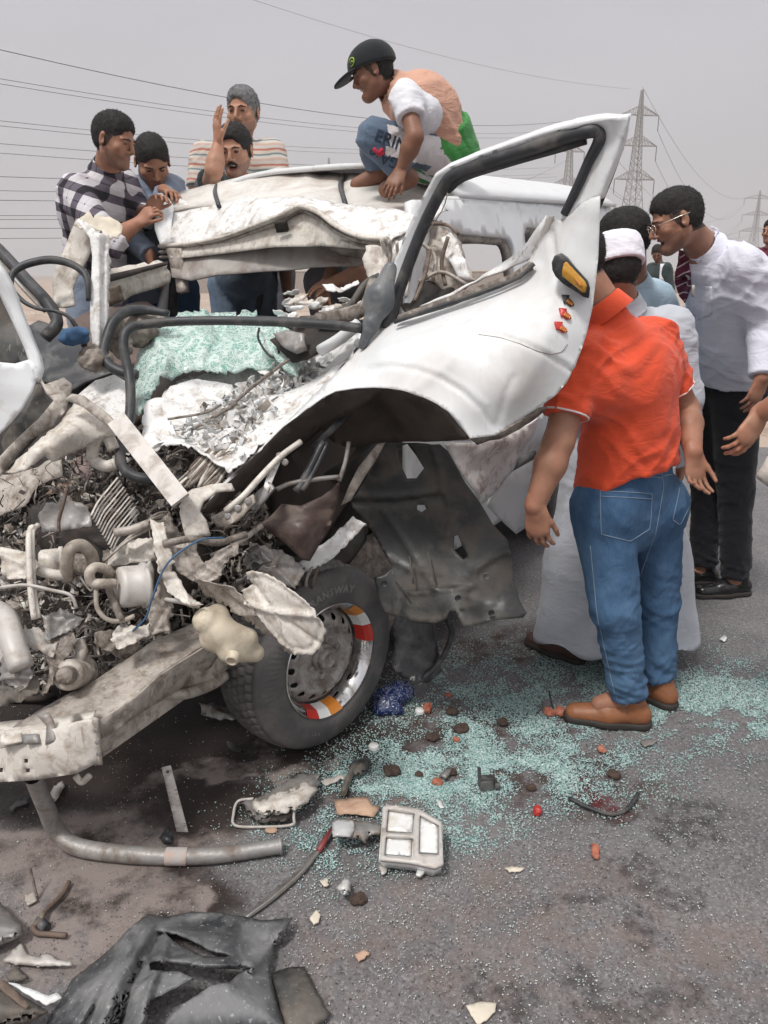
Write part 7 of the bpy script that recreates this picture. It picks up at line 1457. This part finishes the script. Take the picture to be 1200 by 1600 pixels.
deb('white_strip', 'narrow bright white plastic strip beside the dark fragment at lower left', 'plastic strip', [('strip', [(12, 1535), (30, 1538), (76, 1556), (88, 1550), (96, 1558), (72, 1570), (50, 1558)], m_white, dict(z=.06, step=6, nz=(.002, 20)))])
deb('trim_shard', 'curved grey trim shard with a scalloped upper edge at lower left', 'plastic shard', [('shard', [(4, 1500), (24, 1480), (34, 1472), (42, 1488), (62, 1494), (68, 1488), (80, 1490), (90, 1498), (113, 1502), (112, 1508), (60, 1510), (20, 1506)], m_galv, dict(z=.012, bulge=.012, step=5, smooth=True))])
deb('ribbed_shard', 'small dark ribbed plastic shard just below the curved trim shard', 'plastic shard', [('shard', [(8, 1524), (24, 1508), (45, 1528), (30, 1534), (12, 1532)], m_blackd, dict(z=.012, bulge=.008, step=5))])
deb('grey_panel_end', 'rounded grey panel end entering at the left edge', 'panel piece', [('panel', [(-40, 1396), (0, 1408), (14, 1424), (36, 1446), (38, 1458), (20, 1466), (0, 1474), (-40, 1490)], m_steel, dict(z=.03, bulge=.04, step=7, smooth=True))])
deb('black_scrap', 'small black scrap behind the bent bumper bar at the left', 'plastic scrap', [('scrap', [(15, 1262), (28, 1248), (44, 1246), (44, 1254), (26, 1260), (18, 1268)], m_black, dict(step=5))])
deb('metal_flake', 'crumpled pale metal flake beside the bent end of the bumper bar', 'metal flake', [('flake', [(76, 1246), (84, 1228), (98, 1220), (102, 1226), (94, 1240), (86, 1252)], m_galv, dict(z=.015, bulge=.015, step=4, nz=(.006, 30)))])
deb('black_bit', 'black splinter lying on the wet stain beside the tyre', 'plastic splinter', [('splinter', [(354, 1158), (366, 1160), (380, 1172), (374, 1176), (358, 1168)], m_black, dict(step=4))])
deb('black_wedge', 'black wedge of plastic behind the leaning metal strip', 'plastic wedge', [('wedge', [(248, 1310), (262, 1290), (270, 1300), (272, 1318), (256, 1320)], m_black, dict(z=.02, bulge=.02, step=5))])
# crushed mirror back with a wire frame
cm = thing('wire_frame_scrap', G(430, 1265), 'crushed grey layered housing with a bent wire frame lying before the tyre', 'scrap')
gsheet('housing', [(376, 1254), (396, 1248), (420, 1238), (446, 1222), (470, 1208), (494, 1206), (500, 1222), (490, 1246), (470, 1258), (440, 1262), (420, 1282), (404, 1284), (388, 1270)], m_steel, cm, z=.02, bulge=.05, step=4, nz=(.012, 22), seed=3, jag=1)
gsheet('inner_layer', [(392, 1252), (440, 1236), (480, 1222), (498, 1234), (470, 1262), (430, 1272), (400, 1270)], m_cream, cm, z=.05, bulge=.03, step=5, nz=(.010, 26), seed=8, jag=1)
gsheet('lower_shell', [(398, 1276), (420, 1268), (452, 1262), (462, 1270), (448, 1282), (420, 1284)], m_blackd, cm, z=.02, bulge=.015, step=4, seed=9)
mb = MB(); mb.tube(crom([G(396, 1248, .03), G(372, 1252, .02), G(365, 1272, .01), G(368, 1290, .008), G(410, 1292, .008), G(455, 1289, .01), G(459, 1276, .03), G(458, 1240, .07)], 6), .0042, 7); mb.build('wire', m_galv, cm, True)
deb('amber_disc', 'small round amber-beige disc by the end of the bumper bar', 'disc', [('disc', [(424 + 10 * math.cos(a), 1296 + 5 * math.sin(a)) for a in np.linspace(0, 6.28, 11)[:-1]], m_card, dict(z=.008, step=5, nz=(0, 1)))])
# broken headlamp
hl_ = thing('headlamp', G(640, 1320), 'broken white square headlamp housing lying open on the glass-strewn road', 'headlamp')
def hq(u, v, z): return G(u, v, z)
def hlz(u, v): return .055 + .035 * (1340 - v) / 80
def hsheet(nm, ol, mt, dz=0, th=.004, nz_=(.001, 20), step=6, holes=()):
    V2, T = tri2d(ol, holes, step); V = np.array([G(a, b_, hlz(a, b_) + dz) for a, b_ in V2]); a = V[T[:, 1]] - V[T[:, 0]]; b_ = V[T[:, 2]] - V[T[:, 0]]; fl = np.cross(a, b_)[:, 2] < 0; T[fl] = T[fl][:, ::-1]; V[:, 2] += nz_[0] * crumple(V, nz_[1], 4); VV, F = solid(V, T, th); return mk(nm, VV, F, mt, hl_)
hsheet('housing', [(600, 1262), (606, 1258), (652, 1264), (668, 1272), (688, 1284), (692, 1292), (690, 1352), (676, 1358), (640, 1348), (598, 1344), (592, 1340), (596, 1290)], m_lens, -.012, .03)
hsheet('rim_frame', [(598, 1260), (606, 1257), (654, 1263), (690, 1284), (693, 1350), (680, 1356), (640, 1347), (594, 1343)], m_galv, .004, .010, step=5, holes=[[(606, 1263), (648, 1269), (646, 1303), (603, 1300)], [(603, 1306), (646, 1308), (645, 1340), (600, 1337)], [(656, 1272), (686, 1288), (686, 1336), (654, 1334)]])
hsheet('reflector', [(608, 1266), (646, 1271), (644, 1300), (604, 1298)], m_lens, -.006, .003); hsheet('reflector', [(604, 1309), (643, 1311), (642, 1337), (602, 1334)], m_lens, -.006, .003); hsheet('reflector', [(657, 1276), (684, 1292), (684, 1333), (656, 1331)], m_lens, -.004, .003)
gsheet('back_shell', [(592, 1340), (606, 1344), (604, 1362), (596, 1366), (592, 1352)], m_galv, hl_, z=.012, step=5); gsheet('mounting_tab', [(652, 1344), (666, 1348), (672, 1356), (664, 1360), (656, 1368), (650, 1366), (652, 1356), (638, 1350)], m_lens, hl_, z=.02, step=4, th=.008)
gsheet('side_wing', [(518, 1282), (536, 1278), (556, 1280), (596, 1288), (597, 1304), (576, 1304), (572, 1318), (560, 1312), (520, 1308)], m_steel, hl_, z=.035, bulge=.02, step=5, nz=(.008, 24), seed=4)
gsheet('clear_cover', [(518, 1284), (534, 1280), (550, 1282), (556, 1296), (546, 1308), (520, 1308)], M('clear_plastic', (.5, .5, .5), .15, bm=.1), hl_, z=.055, bulge=.015, step=4, nz=(.006, 30), seed=12)
for nm, lb, ct, ol, mt, kw in (
    ('cardboard_piece', 'torn tan cardboard piece lying above the broken headlamp', 'cardboard', [(522, 1250), (540, 1248), (574, 1244), (582, 1256), (594, 1260), (584, 1276), (556, 1272), (526, 1272)], m_card, dict(z=.012, bulge=.01, step=6)),
    ('plastic_clip', 'white and grey plastic clip on dark stem between tyre and cardboard', 'plastic clip', [(544, 1198), (552, 1190), (570, 1182), (580, 1188), (574, 1204), (556, 1212), (548, 1206)], m_blackd, dict(z=.02, bulge=.02, step=4)),
    ('plastic_scrap', 'thin white plastic loop scrap just left of the broken headlamp top', 'plastic scrap', [(500, 1218), (536, 1210), (540, 1216), (508, 1226)], m_galv, dict(step=4)),
    ('clear_shard', 'small clear plastic shard standing on the road below the cable', 'plastic shard', [(524, 1388), (540, 1370), (548, 1376), (548, 1394), (536, 1398)], m_lens, dict(z=.02, bulge=.025, step=4)),
    ('yellow_scrap', 'pale yellow torn scrap at the bottom edge of the picture', 'scrap', [(728, 1572), (750, 1566), (776, 1566), (774, 1580), (760, 1594), (746, 1600), (736, 1586)], m_paper, dict(z=.008, step=5)),
    ('pale_scrap', 'pale leaf-shaped scrap on bare asphalt right of the headlamp', 'scrap', [(788, 1356), (800, 1353), (820, 1356), (812, 1361), (796, 1362)], m_paper, dict(z=.008, step=4)),
    ('tan_scrap', 'tan leaf-like scrap on the asphalt below the clear shard', 'scrap', [(554, 1492), (566, 1486), (578, 1488), (570, 1498), (560, 1503)], m_card, dict(z=.008, step=4)),
    ('cream_scrap', 'cream scrap beside the cable near the black liner', 'scrap', [(484, 1434), (494, 1420), (501, 1428), (498, 1440), (490, 1444)], m_paper, dict(z=.010, step=4)),
    ('cream_chip', 'cream chip among glass left of the headlamp foot', 'scrap', [(500, 1376), (512, 1370), (514, 1382), (506, 1384)], m_paper, dict(z=.010, step=4)),
    ('grey_rag_scrap', 'grey crumpled scrap lying in the green glass', 'scrap', [(686, 1212), (696, 1202), (708, 1198), (704, 1210), (694, 1218)], m_steel, dict(z=.012, bulge=.012, step=4)),
    ('white_tag', 'white cable-tie like scrap with a thin tail above the headlamp', 'scrap', [(682, 1246), (690, 1250), (694, 1262), (688, 1262), (684, 1254)], m_wsticker, dict(z=.010, step=4)),
    ('grey_leaf', 'grey leaf-shaped chip in front of the brown shoe', 'scrap', [(1000, 1158), (1014, 1153), (1028, 1157), (1020, 1163), (1008, 1167)], m_steel, dict(z=.010, step=4)),
    ('white_chip', 'white chip on the asphalt right of the pale robe', 'scrap', [(1124, 998), (1132, 992), (1136, 996), (1132, 1002)], m_wsticker, dict(z=.012, step=4))):
    deb(nm, lb, ct, [('body', ol, mt, kw)])
for nm in ('amber_disc',): pass
def rock(name, label, cat, u, v, s, mat, sq=(1, 1, .6), sd=0, group=None):
    c = G(u, v, s * sq[2] * .7); F = Field(c - s * 1.6, c + s * 1.6, s / 6); F.ell(c, (s * sq[0], s * sq[1], s * sq[2]), None, .004); V, Q = F.mesh(); V = V + qnormals(V, Q) * (s * .34 * crumple(V, 1.3 / s, sd))[:, None]; V[:, 2] = np.maximum(V[:, 2], .002)
    o = mk(name, V, Q, mat); tag(o, label, cat, group); return o
rock('brick_fragment', 'orange-red brick fragment, left half of the split piece before the brown shoe', 'brick fragment', 857, 1112, .022, m_brick, (.8, 1, .8), 1); rock('brick_fragment', 'orange-red brick fragment, right half of the split piece before the brown shoe', 'brick fragment', 874, 1111, .024, m_brick, (.8, 1, .8), 2)
o = thing('black_stick', G(862, 1098), 'thin black stick standing up between the two halves of split brick', 'stick'); mb = MB(); mb.tube([G(864, 1108, .01), G(860, 1090, .05), G(858, 1080, .075)], .0035, 5); mb.build('stick', m_black, o)
rock('brick_fragment', 'flat pink brick flake in the glass below the brown shoe', 'brick fragment', 940, 1170, .018, m_brick, (.7, 1, .5), 3); rock('brick_fragment', 'oblong orange brick fragment on bare asphalt at right', 'brick fragment', 930, 1330, .021, m_brick, (.6, 1.2, .5), 4)
rock('red_plastic_piece', 'bright red plastic piece on the asphalt right of the headlamp', 'plastic piece', 840, 1267, .017, m_redp, (.8, 1, .8), 5); rock('brick_fragment', 'small orange brick crumb just above the headlamp', 'brick fragment', 684, 1222, .017, m_brick, (1, .8, .6), 6)
rock('brick_fragment', 'orange brick fragment standing by the white bottle cap beside the tyre', 'brick fragment', 668, 1106, .020, m_brick, (.8, .8, 1.1), 7); rock('brick_fragment', 'flat orange brick chip farthest back in the glass', 'brick fragment', 700, 1086, .014, m_brick, (1, .8, .5), 8)
rock('brick_fragment', 'round orange brick crumb in the middle of the glass', 'brick fragment', 713, 1155, .012, m_brick, (1, 1, .7), 9)
CL = ['large dark clod in the thick green glass, nearest the brick crumb', 'dark clod between the far brick chips behind the tyre', 'flat dark clod in the glass right of the lower bottle cap', 'broad dark clod above the tan cardboard piece', 'dark clod touching the grey crumpled scrap in the glass', 'greyish clod out in the glass toward the split brick', 'small dark clod between cardboard piece and flat clod', 'small dark clod right of the black bracket', 'dark clod on the asphalt by the clear plastic shard', 'elongated dark clod above the curved rubber tube']
for i, (u, v, s) in enumerate(((720, 1138, .024), (706, 1112, .022), (676, 1152, .018), (612, 1204, .026), (705, 1206, .016), (785, 1128, .018), (655, 1210, .012), (830, 1230, .014), (560, 1405, .020), (960, 1210, .018))):
    rock('soil_clod', CL[i], 'soil clod', u, v, s, m_soil, (1.1, 1, .6), 20 + i, 'dark soil clods on the road')
def capb(u, v, lb):
    r_ = MB(); c = G(u, v, 0); r_.lathe(c + (0, 0, .002), (0, 0, 1), [(.016, 0), (.0165, .010), (.015, .013), (.0001, .013)], 18); o = r_.build('bottle_cap', m_wsticker, None, True); tag(o, lb, 'bottle cap')
capb(584, 1170, 'white bottle cap lying just below the dusty tyre'); capb(656, 1114, 'white bottle cap next to the brick fragment beyond the tyre')
F = Field(G(610, 1085) - .2, G(610, 1085) + .2, .006); c = G(600, 1092, .03); F.cap(c, G(628, 1080, .04), .045, .04, .02); c2 = G(606, 1108, .02); F.cap(c2 - (.03, 0, 0), c2 + (.03, 0, 0), .018, .018, .02); V, Q = F.mesh(); V = drape(V, Q, .008, 4, 25)
mm_, t, b = nodes('blue_printed_foil'); o_ = mixc(t, ramp(t, noise_n(t, 40, 2, .4, 2.5), [(.50, 0.), (.53, 1.), (.56, 0.)]), (.010, .022, .10), (.45, .5, .62)); t.links.new(o_, b.inputs['Base Color']); b.inputs['Roughness'].default_value = .25
tag(mk('snack_packet', V, Q, mm_, smooth=True), 'crumpled dark blue foil packet with pale swirls behind the tyre', 'packet')
bk = thing('black_bracket', G(760, 1225), 'small black metal bracket lying at the edge of the green glass', 'bracket'); mb = MB(); c = G(762, 1224, .018); mb.box(c, (.050, .03, .028), (unit((1, .2, 0)), unit((-.2, 1, 0)), (0, 0, 1))); mb.box(c + np.array([.0, .0, .018]), (.04, .02, .010)); mb.tube([c + np.array([-.022, .01, 0]), c + np.array([-.026, .012, .045])], .006, 6); mb.tube([c + np.array([.02, -.01, 0]), c + np.array([.034, -.01, .0])], .011, 10); mb.build('body', m_black, bk)
mb = MB(); mb.tube(crom([G(890, 1247, .010), G(920, 1262, .009), G(955, 1272, .009), G(980, 1264, .010), G(997, 1240, .016)], 7), .0062, 8); tag(mb.build('rubber_tube', m_rubber, None, True), 'curved black rubber tube lying on the asphalt at right', 'rubber tube')
cb = thing('cable_bundle', G(450, 1370), 'bundle of thin dark cables with a red sleeve running along the road', 'cable'); 
for j in range(4):
    mb = MB(); mb.tube(crom([G(380 + j * 2, 1432 + j, .006), G(420 + j * 2, 1400 + j * 2, .008), G(470 + j, 1358 + j * 2, .008), G(505, 1316 + j * 2, .010), G(520, 1294 + j, .02)], 6), .0032, 5); mb.build('strand', m_wire if j != 2 else m_steel, cb, True)
mb = MB(); mb.tube([G(498, 1330, .012), G(510, 1310, .012), G(518, 1298, .015)], .008, 7); mb.build('sleeve', M('dull_red_sleeve', (.22, .04, .04), .5), cb, True)
st_ = thing('broken_stem', G(470, 1250), 'dark broken plastic stem lying between the wire frame and the clip', 'plastic stem'); mb = MB(); mb.tube([G(536, 1240, .015), G(546, 1212, .02), G(556, 1192, .03)], .010, 6); mb.build('stem', m_blackd, st_)
tw = thing('twisted_cable', G(120, 1400), 'twisted dark cable ending in a tangle on the pinkish dirt at left', 'cable'); mb = MB(); mb.tube(crom([G(108, 1378, .01), G(95, 1400, .01), G(72, 1422, .012), G(62, 1440, .02), G(52, 1448, .015), G(58, 1458, .01), G(80, 1460, .008), G(104, 1462, .008)], 5), .0065, 6); mb.build('cable', m_rust, tw, True); mb = MB(); mb.tube([G(60, 1440, .012), G(72, 1450, .014)], .013, 8); mb.build('plug', m_black, tw, True)
tb = thing('spade_tab', G(48, 1400), 'beige metal tab with a thin upright rod on the dirt at left', 'metal tab'); gsheet('tab', [(38, 1398), (54, 1392), (58, 1406), (42, 1414)], m_creamd, tb, z=.01, step=4); mb = MB(); mb.tube([G(57, 1400, .01), G(50, 1370, .05), G(47, 1357, .07)], .0035, 5); mb.build('rod', m_creamd2, tb)
# shattered glass, grit and gravel
m_sh, t, b = nodes('green_glass_grains'); g_ = t.nodes.new('ShaderNodeNewGeometry'); wn = t.nodes.new('ShaderNodeTexNoise'); wn.inputs['Scale'].default_value = 130; t.links.new(g_.outputs['Position'], wn.inputs[0])
o_ = mixc(t, ramp(t, wn.outputs[0], [(.3, 0.), (.7, 1.)]), (.22, .42, .395), (.70, .84, .82)); t.links.new(o_, b.inputs['Base Color']); b.inputs['Roughness'].default_value = .12; b.inputs['Specular IOR Level'].default_value = .8
m_shw = M('pale_glass_grains', (.62, .66, .64), .2, var=.2, vs=120, bm=0, spec=.8)
m_grit = M('dark_grit', (.10, .085, .075), .9, var=.5, vs=90, bm=0); m_gritl = M('pale_grit', (.38, .34, .31), .85, var=.3, vs=90, bm=0)
def scatter(name, n, dens, smin, smax, mat, sd, label, zoff=0.0):
    r = np.random.RandomState(sd); C_ = []; 
    while len(C_) < n:
        u = r.uniform(-30, 1230, 4000); v = r.uniform(880, 1620, 4000); kk = r.rand(4000) < dens(u, v)
        for a, b_ in zip(u[kk], v[kk]):
            C_.append(G(a, b_)); 
            if len(C_) >= n: break
    C_ = np.array(C_); s = r.uniform(smin, smax, n) ** 1.0; T4 = np.array([[1, 1, 1], [1, -1, -1], [-1, 1, -1], [-1, -1, 1]], float) * .6
    B = T4[None] + r.uniform(-.45, .45, (n, 4, 3)); a = r.uniform(0, 6.28, n); ca, sa = np.cos(a), np.sin(a)
    X = B[..., 0] * ca[:, None] - B[..., 1] * sa[:, None]; Y_ = B[..., 0] * sa[:, None] + B[..., 1] * ca[:, None]; V = np.stack([X, Y_, B[..., 2] * .7 + .6], 2) * s[:, None, None] + C_[:, None, :]; V[..., 2] += zoff
    F = (np.array([[0, 1, 2], [0, 3, 1], [0, 2, 3], [1, 3, 2]])[None] + (np.arange(n) * 4)[:, None, None]).reshape(-1, 3); o = mk(name, V.reshape(-1, 3), F, mat); tag(o, label, kind='stuff'); return o
def bl_(u, v, cu, cv, ru, rv, p=2): return np.exp(-(((u - cu) / ru) ** 2 + ((v - cv) / rv) ** 2))
def gdens(u, v):
    n1 = vnoise(np.column_stack([u / 34, v / 22, 0 * u]), 3) + .6 * vnoise(np.column_stack([u / 14, v / 9, 0 * u + 3]), 5)
    d = 2.3 * bl_(u, v, 1120, 1085, 150, 44) + .8 * bl_(u, v, 790, 1100, 160, 50) + .75 * bl_(u, v, 700, 1190, 130, 45) + .55 * bl_(u, v, 640, 1225, 110, 30) + .5 * bl_(u, v, 860, 1180, 140, 60) + .5 * bl_(u, v, 1010, 1010, 90, 35) + .8 * bl_(u, v, 900, 1060, 170, 26) + .6 * bl_(u, v, 1180, 1130, 90, 30) + .3 * bl_(u, v, 520, 1300, 90, 50) + .4 * bl_(u, v, 730, 1290, 60, 30) + .3 * bl_(u, v, 760, 1030, 120, 50)
    return np.clip(d * (.55 + .75 * n1), 0, 1) * np.clip((v - 930) / 300, .25, 1)
scatter('glass_grains', 72000, gdens, .0016, .0040, m_sh, 1, 'green glass grains')
def gd2(u, v):
    n1 = vnoise(np.column_stack([u / 40, v / 26, 0 * u]), 8); d = .05 + .5 * gdens(u, v) + .35 * bl_(u, v, 600, 1350, 250, 110) + .18 * bl_(u, v, 1000, 1250, 260, 120) + .12 * bl_(u, v, 900, 1450, 300, 150); return np.clip(d * (.7 + .8 * n1), 0.01, 1) * np.where(u < 430, .35, 1)
scatter('pale_glass_grains', 6500, gd2, .0014, .0034, m_shw, 2, 'pale glass grains')
scatter('dark_grit', 4000, lambda u, v: .35 + .3 * vnoise(np.column_stack([u / 50, v / 30, 0 * u]), 9), .001, .0026, m_grit, 3, 'dark grit'); scatter('pale_grit', 5000, lambda u, v: .35 + .4 * vnoise(np.column_stack([u / 60, v / 36, 0 * u]), 10), .001, .0026, m_gritl, 4, 'pale grit')

# ------------------------------------------------------------ dusty air
HZ = bpy.data.materials.new('dusty_air'); HZ.use_nodes = True; t = HZ.node_tree; t.nodes.clear(); o_ = t.nodes.new('ShaderNodeOutputMaterial'); pv = t.nodes.new('ShaderNodeVolumePrincipled'); pv.inputs['Color'].default_value = (.93, .90, .89, 1); pv.inputs['Density'].default_value = .0016; pv.inputs['Anisotropy'].default_value = .2
t.links.new(pv.outputs[0], o_.inputs['Volume'])
mb = MB(); mb.box((0, 180, 44), (1600, 900, 91)); hz = mb.build('haze', HZ); tag(hz, 'pale dusty air', kind='stuff')
